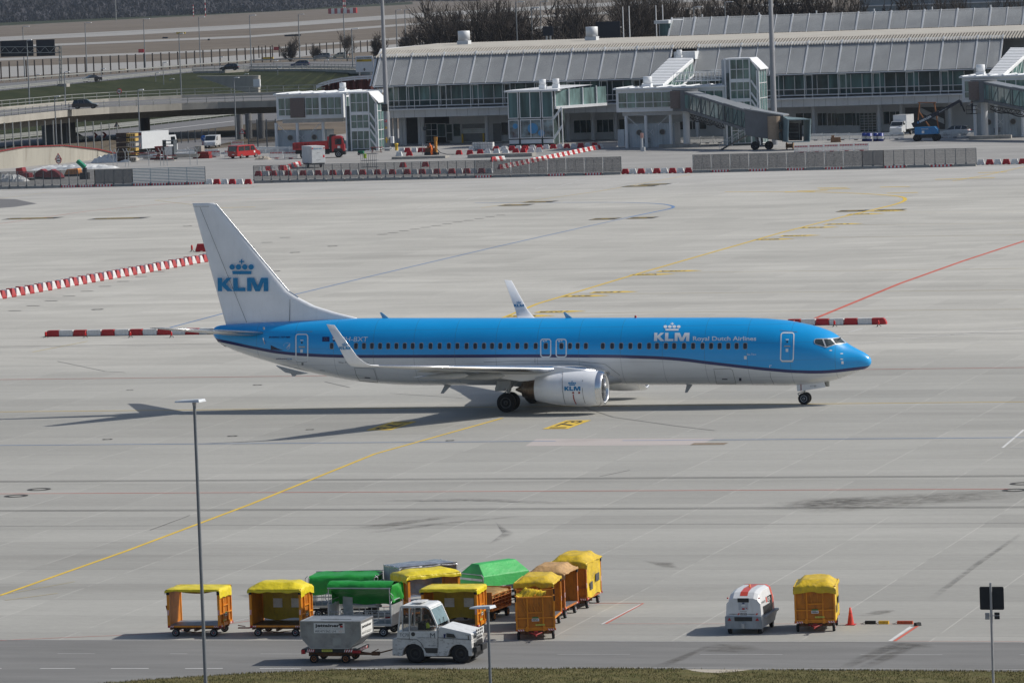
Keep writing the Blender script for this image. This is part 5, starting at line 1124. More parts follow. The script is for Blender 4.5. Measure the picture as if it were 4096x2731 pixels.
for x in (-.6,.6):
    for y in (-1.0,.85): wheel(gp, (x,y,.17), .17, .14, 'wheel', axis='x')
gp.scale = (1, 1, GPZ)
for o_ in bpy.data.objects:
    if o_.parent == gp and o_.name.startswith('wheel'): o_.scale = (1, 1, 1/GPZ); o_.location.z = .17/GPZ
# ---- cone and chocks
cn = thing('traffic_cone', 'tall red traffic cone standing right of the lone orange cart', 'traffic cone', (18.82,-93.25,0))
mb = MB(); mb.box(-.19,.19,-.19,.19,0,.03); mb.build('base', REDP, cn, bevel=.008); mb = MB(); mb.lathe([(.03,.135),(.25,.10),(.45,.07),(.68,.035),(.69,.001)], n=20)
mb.build('cone', M('faded red cone', (.62,.05,.035), .45, 0, .15, 5, dirt=.35), cn); mb = MB(); mb.lathe([(.44,.076),(.46,.072),(.47,.066)], n=20); mb.build('rim_band', REDP, cn)
def chock(x, y, L, m, label, rot=0.):
    t = thing('wheel_chock', label, 'wheel chock', (x, y, 0), R(rot)); mb = MB(); mb.prism([(-.10,0),(.10,0),(.06,.13),(-.06,.13)], -L/2, L/2, 'yz'); mb.build('block', m, t, bevel=.012)
    mb = MB(); mb.path([(-L/2,0,.08),(-L/2-.12,-.03,.02),(-L/2-.2,.05,.01),(-L/2-.1,.1,.01)], .008, n=5); mb.build('rope', BLACK, t)
chock(19.55,-93.0,.42,DARK,'black wheel chock next to the red cone'); chock(20.08,-93.0,.40,M('yellow chock', (.62,.36,.02), .5, 0, .2, 5, dirt=.5),'yellow wheel chock in the row of chocks')
chock(20.92,-93.0,.62,M('orange chock', (.45,.07,.02), .6, 0, .2, 5, dirt=.4),'long rusty orange wheel chock'); chock(21.5,-93.45,.26,DARK,'small black chock turned askew at the end of the red and white line', 55)
# ================================================================ middle ground: pier, gates, bridges
Z1 = lambda a, b: (a/2.063, b/2.063)
Z2 = lambda a, b: (1000+a/2.063, b/2.063)
Z3 = lambda a, b: (2000+a/2.063, b/2.063)
Z4 = lambda a, b: (3000+a/2.063, b/2.063)
PWH = M('pier white steel', (.60,.62,.64), .45, 0, .06, .6, dirt=.2, dcol=(.3,.29,.27), dst=(1,1,.3))
PLG = M('pier light grey panel', (.50,.52,.54), .55, 0, .07, .4, dirt=.25, dcol=(.2,.2,.19), dst=(.6,.6,.15))
PDG = M('pier dark backing', (.10,.105,.11), .6)
LVR = M('louvre aluminium', (.62,.64,.65), .6, 0., .10, .35)
COR = M('corrugated roof sheet', (.29,.28,.26), .6, .1, .12, .5, dirt=.3, dcol=(.15,.13,.11)); CORD = M('corrugated roof valley', (.20,.18,.155), .8)
GT1 = M('facade glass teal', (.06,.12,.125), .15, 0, .7, .9, st=(1,1,.12), spec=.35); GT2 = M('facade glass dark', (.02,.042,.048), .12, 0, .6, .7, spec=.35); GT3 = M('facade glass pale', (.12,.20,.195), .08, 0, .6, 1.2, st=(1,1,.2), spec=.9)
GGR = M('gate glass green', (.09,.16,.145), .07, 0, .8, 1.0, st=(1,1,.25), spec=.9)
WPN = M('white panel', (.72,.74,.76), .45, 0, .05, .5, dirt=.2, dcol=(.35,.33,.3), dst=(1,1,.3)); CWB = M('corrugated white box', (.44,.48,.51), .5, 0, .1, .4, dirt=.3, dst=(1,1,.2))
BRN = M('brown grey shutter', (.15,.12,.11), .8, 0, .15, 8)
pier = thing('terminal_pier', 'long terminal pier with white louvred roof and dark glass band behind the fenced site', 'terminal building', (-120, 438, 0))
def pp(name, mb, m, par=pier, **k): return mb.build(name, m, par, world=True, **k)
P0 = Vector((0, 437.0, 9.30)); P1 = Vector((0, 441.4, 14.0))
def louvre(xa, xb, par, y0, z0, y1, z1, n, gap=None):
    back = MB(); back.quad((xa, y0+.35, z0-.3), (xb, y0+.35, z0-.3), (xb, y1+.35, z1-.3), (xa, y1+.35, z1-.3)); mb = MB()
    d = Vector((0, y1-y0, z1-z0)); nn = Vector((0, -d.z, d.y)).normalized(); du = d.normalized()
    for i in range(n):
        f = (i+.5)/n
        c = Vector((0, y0, z0))+d*f; q_ = d.length/n*.56; a = c+nn*.10-Vector((0,.0,.02)); b = a+Vector((0, q_*.86, q_*.52))
        mb.add([(xa, a.y, a.z), (xb, a.y, a.z), (xb, b.y, b.z), (xa, b.y, b.z)], [(0, 1, 2, 3)])
    o = mb.build('louvre_panel', LVR, par, world=True, recalc=False); back.build('roof_backing', PDG, o if 0 else par, world=True, recalc=False); return o
def ribs(xs, par, y0, z0, y1, z1, w=.2, name='roof_rib'):
    for x in xs: mb = MB(); mb.bar((x, y0-.05, z0-.05), (x, y1+.05, z1+.12), w, .22); mb.build(name, PWH, par, world=True)
xl1, xr1 = -170.3, PY(*Z3(1410, 420), 440.).x; xl2 = PY(*Z3(1625, 430), 440.).x; xr2 = -72.9
rs1 = [-165.1+5.12*k for k in range(-1, 10) if xl1-.2 < -165.1+5.12*k < xr1-1.5]+[xr1]; rs2 = [xl2]+[-102.57+5.17*k for k in range(-2, 6)]+[xr2]
for rs in (sorted(set([xl1]+rs1)), sorted(rs2)):
    for a, b in zip(rs[:-1], rs[1:]):
        if b-a > .6: louvre(a+.06, b-.06, pier, P0.y, P0.z, P1.y, P1.z, 34)
    ribs(rs, pier, P0.y, P0.z, P1.y, P1.z); ribs([(a+b)/2 for a, b in zip(rs[:-1], rs[1:])], pier, P0.y, P0.z-.02, P1.y, P1.z-.02, .07)
mb = MB(); mb.box(xl1, xr1, 436.9, 437.1, 9.15, 9.3); pp('eave_gutter', mb, PWH); mb = MB(); mb.box(xl2, xr2, 436.9, 437.1, 9.15, 9.3); pp('eave_gutter', mb, PWH)
# corrugated roof
mb = MB(); mb.quad((-171, 440.8, 13.5), (-40, 440.8, 13.5), (-40, 444.5, 14.55), (-171, 444.5, 14.55)); mb.quad((-171, 444.5, 14.55), (-40, 444.5, 14.55), (-40, 474, 14.85), (-171, 474, 14.85))
x = -171
while x < -45: mb.add([(x,440.7,13.5),(x+.11,440.7,13.76),(x+.22,440.7,13.5),(x,444.5,14.5),(x+.11,444.5,14.76),(x+.22,444.5,14.5),(x,474,14.8),(x+.11,474,15.05),(x+.22,474,14.8)], [(0,1,4,3),(1,2,5,4),(0,2,1),(3,4,7,6),(4,5,8,7)], 1); x += .45
pp('corrugated_roof', mb, [CORD, COR])
mb = MB(); mb.box(-171, -40, 446.2, 474, 4.4, 13.5); pp('core_block', mb, PLG)
mb = MB(); mb.prism([(441.2,13.2),(443.8,14.9),(474,15.0),(474,9),(437.6,9.3)], -171.1, -170.9, 'yz'); pp('gable_wall', mb, PWH)
# upper louvred hall behind
hall = thing('upper_hall', 'second louvred hall standing higher behind the pier roof', 'terminal building', (-90, 478, 0))
hx = [-132.95]+[-132.95+3.9+5.3*k for k in range(0, 16)]
for a, b in zip(hx[:-1], hx[1:]): louvre(a+.06, b-.06, hall, 475.0, 15.0, 477.6, 17.75, 20)
ribs(hx, hall, 475.0, 15.0, 477.6, 17.75, .22); ribs([(a+b)/2 for a, b in zip(hx[:-1], hx[1:])], hall, 475, 14.98, 477.6, 17.73, .08)
mb = MB(); mb.box(-133, -48, 475.4, 490, 0, 15.0); mb.build('wall', PDG, hall, world=True)
mb = MB(); mb.box(-134.6, -132.9, 476, 484, 13.5, 17.0); mb.build('end_window', GT1, hall, world=True); mb = MB()
for k in range(3): mb.box(-134.7, -134.5, 476+2.6*k, 476.15+2.6*k, 13.5, 17.0)
mb.box(-135.4, -133, 475.6, 485, 17.0, 17.5); mb.build('window_frame', PWH, hall, world=True)
for k in range(9): mb = MB(); mb.tube((-128+9.3*k, 477.8, 17.8), (-128+9.3*k, 477.8, 18.25), .12, n=8); mb.build('roof_pin', PWH, hall, world=True)
# first-floor glass band, one window per bay
rg = random.Random(5); bx = sorted(set([-168.4]+[r for r in rs1 if r > -168]+[-117.5]+rs2+[-67.8, -62.7]))
bx = [b for i, b in enumerate(bx) if i == 0 or b-bx[i-1] > .9]
for a, b in zip(bx[:-1], bx[1:]):
    n = max(1, round((b-a)/1.7)); g = [MB() for _ in range(3)]; w_ = (b-a)/n; f = MB()
    for k in range(n):
        x0 = a+k*w_; gi = rg.choice((0, 0, 0, 1, 2) if a < -140 else (0, 0, 1, 1, 2)); g[0].add([(x0+.06,438.6,6.95),(x0+w_-.06,438.6,6.95),(x0+w_-.06,438.6,9.6),(x0+.06,438.6,9.6)], [(0,1,2,3)], gi); g[0].add([(x0+.12,438.6,6.12),(x0+w_-.12,438.6,6.12),(x0+w_-.12,438.6,6.85),(x0+.12,438.6,6.85)], [(0,1,2,3)], 1)
        f.box(x0-.04, x0+.04, 438.45, 438.62, 6.05, 9.5)
    f.box(a, b, 438.42, 438.62, 6.85, 6.95); f.box(a, b, 438.4, 438.64, 5.95, 6.12); f.box(a+.0, a+.09, 437.2, 437.35, 5.4, 9.3); f.box(a+1.22, a+1.29, 437.2, 437.35, 5.4, 9.3); f.box(a, a+1.25, 437.2, 437.3, 9.0, 9.1)
    wn = g[0].build('window', [GT1, GT2, GT3], pier, world=True, recalc=False); f.v = [(v[0]-0, v[1], v[2]) for v in f.v]
    fo = f.build('window_frame', PWH, None); fo.parent = wn; fo.matrix_parent_inverse = Matrix.Translation(-Vector(pier.location))
mb = MB(); mb.box(-168.6, -55, 438.62, 441, 5.9, 9.6); pp('interior_floor', mb, PDG)
mb = MB(); mb.box(-168.8, -55, 437.9, 444, 4.3, 5.7); x = -168.8
pp('fascia', mb, PLG)
mb = MB(); mb.box(-168.9, -55, 437.3, 437.9, 5.45, 5.62); pp('walkway_ledge', mb, PWH); mb = MB(); x = -167.5
while x < -56: mb.box(x, x+.03, 437.885, 437.9, 4.3, 5.45); x += 1.7
pp('panel_joint', mb, PDG)
mb = MB(); mb.box(-160.5, -55, 444.2, 446, 0, 4.3); pp('ground_floor_wall', mb, PLG)
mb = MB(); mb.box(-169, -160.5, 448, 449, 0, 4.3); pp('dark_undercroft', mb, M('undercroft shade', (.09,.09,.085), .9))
def gf(zf, x0, y0, x1, y1, name, m, Y=444.15, fr=True, nv=0, nh=0):
    a, b = PY(*zf(x0, y1), Y), PY(*zf(x1, y0), Y); z0 = max(0, a.z); mb = MB(); mb.box(a.x, b.x, Y-.02, Y+.1, z0, b.z, 0)
    if fr:
        t = .07
        for q in ((a.x-t, a.x, z0, b.z), (b.x, b.x+t, z0, b.z), (a.x-t, b.x+t, b.z, b.z+t), (a.x-t, b.x+t, z0-.0, z0+t)): mb.box(q[0], q[1], Y-.06, Y+.04, q[2], q[3], 1)
        for k in range(nv): xx = a.x+(b.x-a.x)*(k+1)/(nv+1); mb.box(xx-t/2, xx+t/2, Y-.05, Y+.0, z0, b.z, 1)
        for k in range(nh): zz = z0+(b.z-z0)*(k+1)/(nh+1); mb.box(a.x, b.x, Y-.045, Y+.0, zz-t/2, zz+t/2, 1)
    return pp(name, mb, [m, PWH])
RD = M('roller door', (.20,.21,.22), .6)
zz_ = lambda a, b: (1600+a/3.92, 480+b/3.92)
gf(zz_, 415, 60, 575, 345, 'glass_door', GT2, nv=1, nh=2); gf(zz_, 598, 65, 705, 270, 'window', GT1); gf(zz_, 735, 70, 815, 340, 'door', GT2, nh=1); gf(zz_, 842, 60, 945, 265, 'window', GT2)
gf(zz_, 975, 55, 1330, 350, 'roller_door', RD, nh=0); gf(zz_, 990, 140, 1328, 215, 'roller_door_slots', GT3, Y=444.1, nh=4, nv=0); gf(zz_, 1465, 55, 1585, 350, 'service_door', RD); gf(zz_, 1597, 40, 1690, 245, 'window', GT2)
gf(Z3, 612, 992, 762, 1102, 'window', GT2, nv=2); gf(Z3, 802, 987, 942, 1097, 'window', GT2, nv=2); gf(Z3, 985, 985, 1030, 1090, 'window', GT2); gf(Z3, 1480, 1000, 1700, 1075, 'window', GT2, nv=3); gf(Z3, 1860, 1000, 1960, 1080, 'window', GT1)
for x0, x1 in ((380,505),(560,636),(640,708),(715,842),(850,902)): gf(Z4, x0, 934, x1, 1042, 'window', GT2, nv=1)
gf(Z4, 912, 932, 1040, 1092, 'glazed_door', GT2, nv=3, nh=6); gf(Z4, 1103, 920, 1252, 1030, 'window', GT2, nv=2); gf(Z4, 1285, 882, 1605, 1075, 'stair_opening', PDG, fr=False)
mb = MB(); mb.prism([(PY(*Z4(a, b), 443.9).x, PY(*Z4(a, b), 443.9).z) for a, b in ((1400,885),(1605,985),(1605,1025),(1395,925))], 443.6, 443.9); pp('stair_flight', mb, PLG)
for u in (Z2(1175,0),Z2(1215,0),Z2(1260,0),Z2(1290,0),Z2(1415,0),Z2(1440,0),Z2(1968,0),Z3(580,0),Z3(780,0),Z3(965,0),Z3(1640,0),Z4(540,0),Z4(1078,0),Z4(1265,0),Z4(1665,0)):
    x = XY(u[0], 441); mb = MB(); mb.tube((x, 441, 0), (x, 441, 4.3), .32, n=12); pp('column', mb, PLG)
for a in (1756, 1930): p = PY(*Z2(a, 1180), 443.5); mb = MB(); mb.box(p.x-.12, p.x+.12, 443.3, 443.6, 0, 1.4); pp('bumper_post', mb, YEL)
def drum(par, x, y, z, r=.55, h=1.1, base=.5):
    mb = MB(); mb.box(x-r*.95, x+r*.95, y-r*.95, y+r*.95, z, z+base); mb.lathe([(0,r*.7),(.05,r),(h,r),(h+.03,r*.96),(h+.03,.01)], (x, y, z+base), 'z', 20); mb.build('roof_vent', WPN, par, world=True)
for u, v, Y in ((Z2(1768,375)[0], 182, 462), (Z3(760,350)[0], 169, 462)): p = PY(u, v, Y); drum(pier, p.x, Y, 14.7, .95, 1.5, .8)
# ---- gate houses
def glazed(par, xa, xb, y, za, zb, nx, trans=(.35,), m=GGR, fm=WPN, t=.09, depth=.08, name='window', sill=0):
    g = MB(); g.quad((xa, y, za), (xb, y, za), (xb, y, zb), (xa, y, zb)); o = g.build(name, m, par, world=True, recalc=False); f = MB()
    for k in range(nx+1): x = xa+(xb-xa)*k/nx; f.box(x-t/2, x+t/2, y-depth, y+.01, za, zb)
    for q in trans: z = za+(zb-za)*q; f.box(xa, xb, y-depth-.002, y+.01, z-t/2, z+t/2)
    f.box(xa-t/2, xb+t/2, y-depth-.004, y+.01, za-t, za); f.box(xa-t/2, xb+t/2, y-depth-.004, y+.01, zb, zb+t); fo = f.build('window_frame', fm, None); fo.parent = o; fo.matrix_parent_inverse = Matrix.Translation(-Vector(par.location)); return o
def glazed_x(par, x, ya, yb, za, zb, ny, trans=(.35,), m=GGR, fm=WPN, t=.09, s=1):
    g = MB(); g.quad((x, ya, za), (x, yb, za), (x, yb, zb), (x, ya, zb)); o = g.build('window', m, par, world=True, recalc=False); f = MB()
    for k in range(ny+1): y = ya+(yb-ya)*k/ny; f.box(min(x, x+s*.08), max(x, x+s*.08), y-t/2, y+t/2, za, zb)
    for q in list(trans)+[0, 1]: z = za+(zb-za)*q; f.box(min(x, x+s*.082), max(x, x+s*.082), ya, yb, z-t/2, z+t/2)
    fo = f.build('window_frame', fm, None); fo.parent = o; fo.matrix_parent_inverse = Matrix.Translation(-Vector(par.location)); return o
def gatehouse(name, label, x0, x1, Y, z0, z1, lowx, shutter=None, bay=None, depth=9, portholes=True, extra=None, right_glass=True, nwin=7):
    t = thing(name, label, 'gate house', ((x0+x1)/2, Y, 0), 0, 'gate houses in front of the pier')
    def b_(nm, mb, m, **k): return mb.build(nm, m, t, world=True, **k)
    mb = MB(); mb.box(x0, x1, Y+.06, Y+depth, z0, z1); b_('upper_box', mb, WPN)
    mb = MB(); mb.box(x0-.35, x1+.3, Y-.35, Y+depth+1, z1, z1+.22)
    k = x0
    while k < x1: mb.bar((k, Y-.3, z1+.26), (k+.4, Y+depth, z1+.30), .35, .10); k += 2.0
    b_('roof', mb, WPN)
    mb = MB(); mb.box(x0+.8, x1-.6, Y+.3, Y+depth-1, z0-.55, z0); b_('floor_beam', mb, M('gate beam', (.42,.42,.41), .6))
    wa, wb = x0+.35, x1-.25
    zs, zt = z0+.62, z1-.5
    if bay:
        glazed(t, wa, bay[0]-.3, Y, zs, zt, 6, (.35,)); mb = MB(); mb.box(bay[0], bay[1], Y-1.0, Y+.1, z0+.1, z1-.02); b_('bay_box', mb, WPN); glazed(t, bay[0]+.3, bay[1]-.3, Y-1.02, zs, zt, 3, (.35,))
    else: glazed(t, wa, wb, Y, zs, zt, nwin, (.35,))
    if right_glass: glazed_x(t, x1+.02, Y+.3, Y+2.6, zs, zt, 2)
    if shutter: mb = MB(); mb.box(shutter[0], shutter[1], Y-.25, Y-.02, z0+.25, z1-.45); b_('brown_shutter', mb, BRN)
    for x in (lowx[0]+.15, (lowx[0]+lowx[1])/2-.5, lowx[1]-.4):
        mb = MB(); mb.tube((x, Y+.6, 0), (x, Y+.6, z0-.5), .24, n=12); b_('column', mb, WPN)
    for a, b in ((lowx[0]+.3, 1), (lowx[1]-.6, -1)): mb = MB(); mb.bar((a, Y+.3, z0-.6), (a+b*1.6, Y+.3, z0-2.0), .07); b_('brace', mb, WPN)
    mb = MB(); nz_ = int((lowx[1]-lowx[0])/.22); xs_ = [lowx[0]+(lowx[1]-lowx[0])*i/nz_ for i in range(nz_+1)]; pts = [(x, Y+1.1+(.05 if i % 2 else 0)) for i, x in enumerate(xs_)]+[(lowx[1], Y+4.5), (lowx[0], Y+4.5)]
    mb.prism(pts, 0, z0-1.75, 'xy'); b_('lower_enclosure', mb, CWB)
    if portholes:
        for f in (.27, .75):
            x = lowx[0]+(lowx[1]-lowx[0])*f; mb = MB(); mb.lathe([(0,.42),(-.15,.42),(-.15,.34),(0,.34)], (x, Y+1.08, z0*.42), 'y', 18); mb.lathe([(-.05,.34),(-.05,.01)], (x, Y+1.08, z0*.42), 'y', 18, mi=1); b_('porthole', mb, [M('porthole rim', (.25,.23,.2), .5), M('porthole mesh', (.12,.11,.10), .7)])
        x = lowx[0]+(lowx[1]-lowx[0])*.5; mb = MB()
        for s in (-1, 1): mb.bar((x-.4, Y+1.05, z0*.42-.4*s), (x+.4, Y+1.05, z0*.42+.4*s), .06)
        b_('cross_brace', mb, WPN)
        mb = MB(); mb.box(x-.9, x-.5, Y+.7, Y+1.05, .6, 1.3); mb.box(x-.35, x+.0, Y+.7, Y+1.05, .7, 1.4); b_('control_box', mb, M('control box', (.22,.23,.24), .5))
    return t
gL = gatehouse('gate_house', 'white gate house with a brown shutter over one window bay, left of the tall mast', -182.5, -171.4, 426.3, 4.85, 8.55, (-183.0, -174.9), shutter=(-180.2, -177.9), bay=(-175.3, -171.4), depth=10)
drum(gL, -173.6, 432, 8.75, .5, .8, .5)
mb = MB(); mb.box(-184, -168.5, 436, 440, 8.3, 8.75); mb.build('rear_roof', WPN, gL, world=True); glazed(gL, -184.5, -178, 436, 7.2, 8.3, 5, ()); drum(gL, -170.3, 440, 8.9, .7, 1.1, .6)
gC = gatehouse('gate_house', 'white gate house behind the near end of the jet bridge, centre right', -123.2, -107.0, 405.0, 5.2, 8.45, (-122.1, -114.9), depth=8, nwin=12); drum(gC, -119.3, 408.5, 8.65, .65, 1.0, .5)
mb = MB(); mb.box(-123.3,-122.3,405.6,406,.2,2.7); mb.build('service_cabinet', CWB, gC, world=True, bevel=.03)
mb = MB(); mb.box(-107.8,-106.4,406.8,413,0,12.3); mb.build('lift_shaft', PWH, gC, world=True)
gR = gatehouse('gate_house', 'white gate house at the right edge of the picture beside the boom lift', -73.5, -55.0, 411.0, 5.15, 8.6, (-72.0, -64.6), depth=8, nwin=12); drum(gR, -71.6, 415.5, 8.8, .65, 1.0, .5)
# sloping walkways up to the pier
def ramp(label, A, B, C, D):
    t = thing('sloping_walkway', label, 'walkway', (A.x, A.y, 0), 0, 'white sloping walkways up to the pier roof'); up_ = Vector((0,0,.12)); mb = MB()
    mb.add([A,B,C,D,A-up_*2,B-up_*2,C-up_*2,D-up_*2], [(0,1,2,3),(7,6,5,4),(0,4,5,1),(1,5,6,2),(2,6,7,3),(3,7,4,0)]); mb.build('roof', WPN, t, world=True)
    mb = MB()
    for k in range(1, 17): f = k/17; mb.bar(A+(D-A)*f+up_*.2, B+(C-B)*f+up_*.2, .07, .05)
    mb.build('roof_seam', M('seam shadow grey', (.28,.29,.30), .6), t, world=True); dn = Vector((0,0,2.6))
    for P, Q in ((A, D), (B, C)):
        g = MB(); g.quad(P-up_*2, Q-up_*2, Q-dn, P-dn); o = g.build('side_window', GGR, t, world=True, recalc=False); f = MB(); f.bar(P-up_*3, Q-up_*3, .15, .35); f.bar(P-dn, Q-dn, .15, .25)
        n = 6
        for k in range(n+1): a = P+(Q-P)*k/n; f.bar(a-up_*2, a-dn, .1)
        for k in range(n): a = P+(Q-P)*k/n; b = P+(Q-P)*(k+1)/n; f.bar(a-dn, b-up_*2, .07)
        f.build('truss', WPN, t, world=True)
    return t
rC = ramp('white sloping walkway rising from the central gate house to the pier', PY(*Z3(1170,695),409.5), PY(*Z3(1345,695),409.5), PY(*Z3(1592,480),436.5), PY(*Z3(1395,480),436.5))
ramp('white sloping walkway at the right edge of the picture', PY(*Z4(1965,612),415.5), PY(*Z4(2090,612),415.5), PY(*Z4(2330,395),437), PY(*Z4(2150,395),437))
mb = MB(); a, b = PY(*Z3(1440,430),438.5), PY(*Z3(1615,430),438.5); mb.box(a.x, b.x, 438, 441, a.z-1.2, a.z); mb.build('landing_block', WPN, rC, world=True); drum(rC, PY(*Z3(1480,470),437).x, 437, PY(*Z3(1480,470),437).z-.1, .42, .8, .3)
a, b = PY(*Z4(2140,360),438.5), PY(*Z4(2300,360),438.5)
wk = thing('foot_bridge', 'white railed foot bridge between the sloping walkway and the glass stair tower', 'foot bridge', (-110,405.5,0)); A, B = PY(*Z3(1435,670),404.6), PY(*Z3(1815,655),404.6); mb = MB(); mb.box(A.x, B.x, 404.5, 406.3, A.z-.15, A.z); mb.build('deck', WPN, wk, world=True)
for y in (404.5, 406.3):
    mb = MB(); mb.bar((A.x, y, A.z+1.1), (B.x, y, A.z+1.15+(.25 if y > 405 else 0)), .06); mb.bar((A.x, y, A.z+.2), (B.x, y, A.z+.2), .05)
    for k in range(13): x = A.x+(B.x-A.x)*k/12; mb.bar((x, y, A.z), (x, y, A.z+1.15), .05)
    mb.build('railing', WPN, wk, world=True)
# glass stair towers
def stair_tower(label, x0, x1, Y, top, D, levels, slope=True):
    t = thing('glass_stair_tower', label, 'stair tower', ((x0+x1)/2, Y, 0), 0, 'glass stair towers'); n = 3; xm = x1-1.3
    lv = [0]+levels+[top]
    for a, b in zip(lv[:-1], lv[1:]): glazed(t, x0+.9, xm, Y, a+.35, b-.12, 3, (.5,), m=GGR, fm=PWH, t=.1)
    glazed_x(t, x1-.05, Y, Y+D, .2, top-1.4, 3, (.2,.4,.6,.8), m=GT3, fm=PWH)
    g = MB(); g.quad((xm, Y+.03, .3), (x1, Y+.03, .3), (x1, Y+.03, top-1.8), (xm, Y+.03, top-.2)); g.build('side_glass', GT3, t, world=True, recalc=False)
    for a in levels: mb = MB(); mb.box(x0+.8, xm, Y-.1, Y+.3, a-.15, a+.33); mb.build('floor_band', WPN, t, world=True)
    zs = [top]+levels[::-1]+[.6]
    for a in [top-.0]+[l_+.1 for l_ in levels]+[l_-(levels[0]*.42) for l_ in levels]:
        mb = MB(); w = .16 if a in zs else .14; mb.bar((xm-.1, Y-.12, a), (xm+.15, Y-.12, a), w); mb.bar((xm+.15, Y-.12, a), (x1, Y-.12, max(.25, a-1.75)), w, .24 if a != top else .12); mb.build('stair_string', WPN, t, world=True)
    for x in (x0+.2, x0+.9, xm, x1-.25, x1): mb = MB(); hh = top if x <= xm else top-1.7; mb.box(x-.09, x+.09, Y-.16, Y+.06, 0, hh); mb.build('post', WPN, t, world=True)
    mb = MB(); mb.box(x0, xm, Y-.1, Y+D, top, top+.12); mb.prism([(xm,top),(xm,top+.12),(x1+.3,top-1.5),(x1+.3,top-1.62)], Y-.1, Y+D); mb.build('roof', WPN, t, world=True)
    mb = MB(); mb.box(x0+.1, x1-.2, Y+.4, Y+D-.2, 0, top-2); mb.build('inner_core', M('stair core interior', (.13,.17,.17), .6, 0, .6, .8), t, world=True)
    mb = MB()
    for k in range(len(lv)-1):
        for j in range(8): f = j/8; mb.box(x0+1.4+1.6*f, x0+1.9+1.6*f, Y+.2, Y+.38, lv[k]+.5+(lv[k+1]-lv[k]-.6)*(1-f), lv[k]+.56+(lv[k+1]-lv[k]-.6)*(1-f))
    mb.build('stair_tread', PWH, t, world=True); return t
stair_tower('glass stair tower with white zigzag stair strings beside the left mast', -169.8, -164.7, 421, 8.75, 5, [3.1, 5.55])
stair_tower('taller glass stair tower with white zigzag strings between the jet bridge and the right mast', -107.0, -101.9, 405, 12.4, 5, [4.0, 6.4, 9.2])
# glass lift box with outside stair
t = thing('glass_box', 'tall glass box with white frame and two roof vents standing in front of the pier', 'glass building', (-141.5,423.6,0))
mb = MB(); mb.box(-145.0,-138.0,423.75,430,.2,8.1); mb.build('core', M('glass box interior', (.035,.055,.055), .5, 0, .8, .5), t, world=True)
for x0, x1 in ((-144.9,-143.4),(-143.1,-139.9),(-139.6,-138.0)):
    n = 2 if x1-x0 > 2 else 1; glazed(t, x0, x1, 423.6, 4.25, 8.0, n, (), m=GT1, fm=WPN, t=.12); glazed(t, x0, x1, 423.6, 1.25, 3.85, n, (), m=M('lift box glass with blue film', (.10,.16,.19), .08, 0, 1.0, .8, spec=.9), fm=WPN, t=.12)
    mb = MB(); mb.box(x0, x1, 423.5, 423.7, .35, .95); mb.build('sill_panel', WPN, t, world=True)
for i, (xx, zz, r_) in enumerate(((-141.2, 2.6, .8),(-139.9, 1.9, .5),(-143.9,3.0,.4))): mb = MB(); mb.tube((xx, 423.58, zz), (xx, 423.585, zz), r_, n=16); mb.build('film_graphic', M('blue film graphic', (.05,.25,.5), .4), t, world=True)
mb = MB(); mb.box(-145.4,-137.0,423.2,430.5,8.1,8.35)
a, b, c = Vector((-137,424,8.2)), PY(*Z3(770,700),433), None; mb.add([(-145.2,430.5,8.35),(-137,424,8.35),(b.x,433,b.z),(b.x-6,437,b.z)], [(0,1,2,3)]); mb.build('roof', WPN, t, world=True); drum(t, -140.4, 427, 8.4, .5, .8, .6); drum(t, -138.6, 428, 8.4, .5, .8, .6)
for k in range(4): x = -137.7+1.55*k; mb = MB(); mb.bar((x, 424+2.2*k, 8.3+.08*k), (x, 424+2.2*k, 5.4), .16); mb.build('bridge_frame', WPN, t, world=True)
mb = MB(); mb.bar((-137.7,424,5.6),(-132,432,5.7),.5,.4); mb.build('bridge_deck', WPN, t, world=True)
g = MB(); g.quad((-137.7,424.3,5.7),(-132,432.3,5.8),(-132,432.3,8.4),(-137.7,424.3,8.2)); g.build('bridge_glass', GT3, t, world=True, recalc=False)
mb = MB(); mb.bar((-136.6,423.6,5.6),(-138,423.6,3.9),.12,.3); mb.bar((-136.6,423.6,2.9),(-138,423.6,1.0),.12,.3); mb.bar((-136.6,423.6,0),(-136.6,423.6,5.6),.14); mb.bar((-137.2,423.8,0),(-137.2,423.8,5.6),.1); mb.build('outside_stair', WPN, t, world=True)
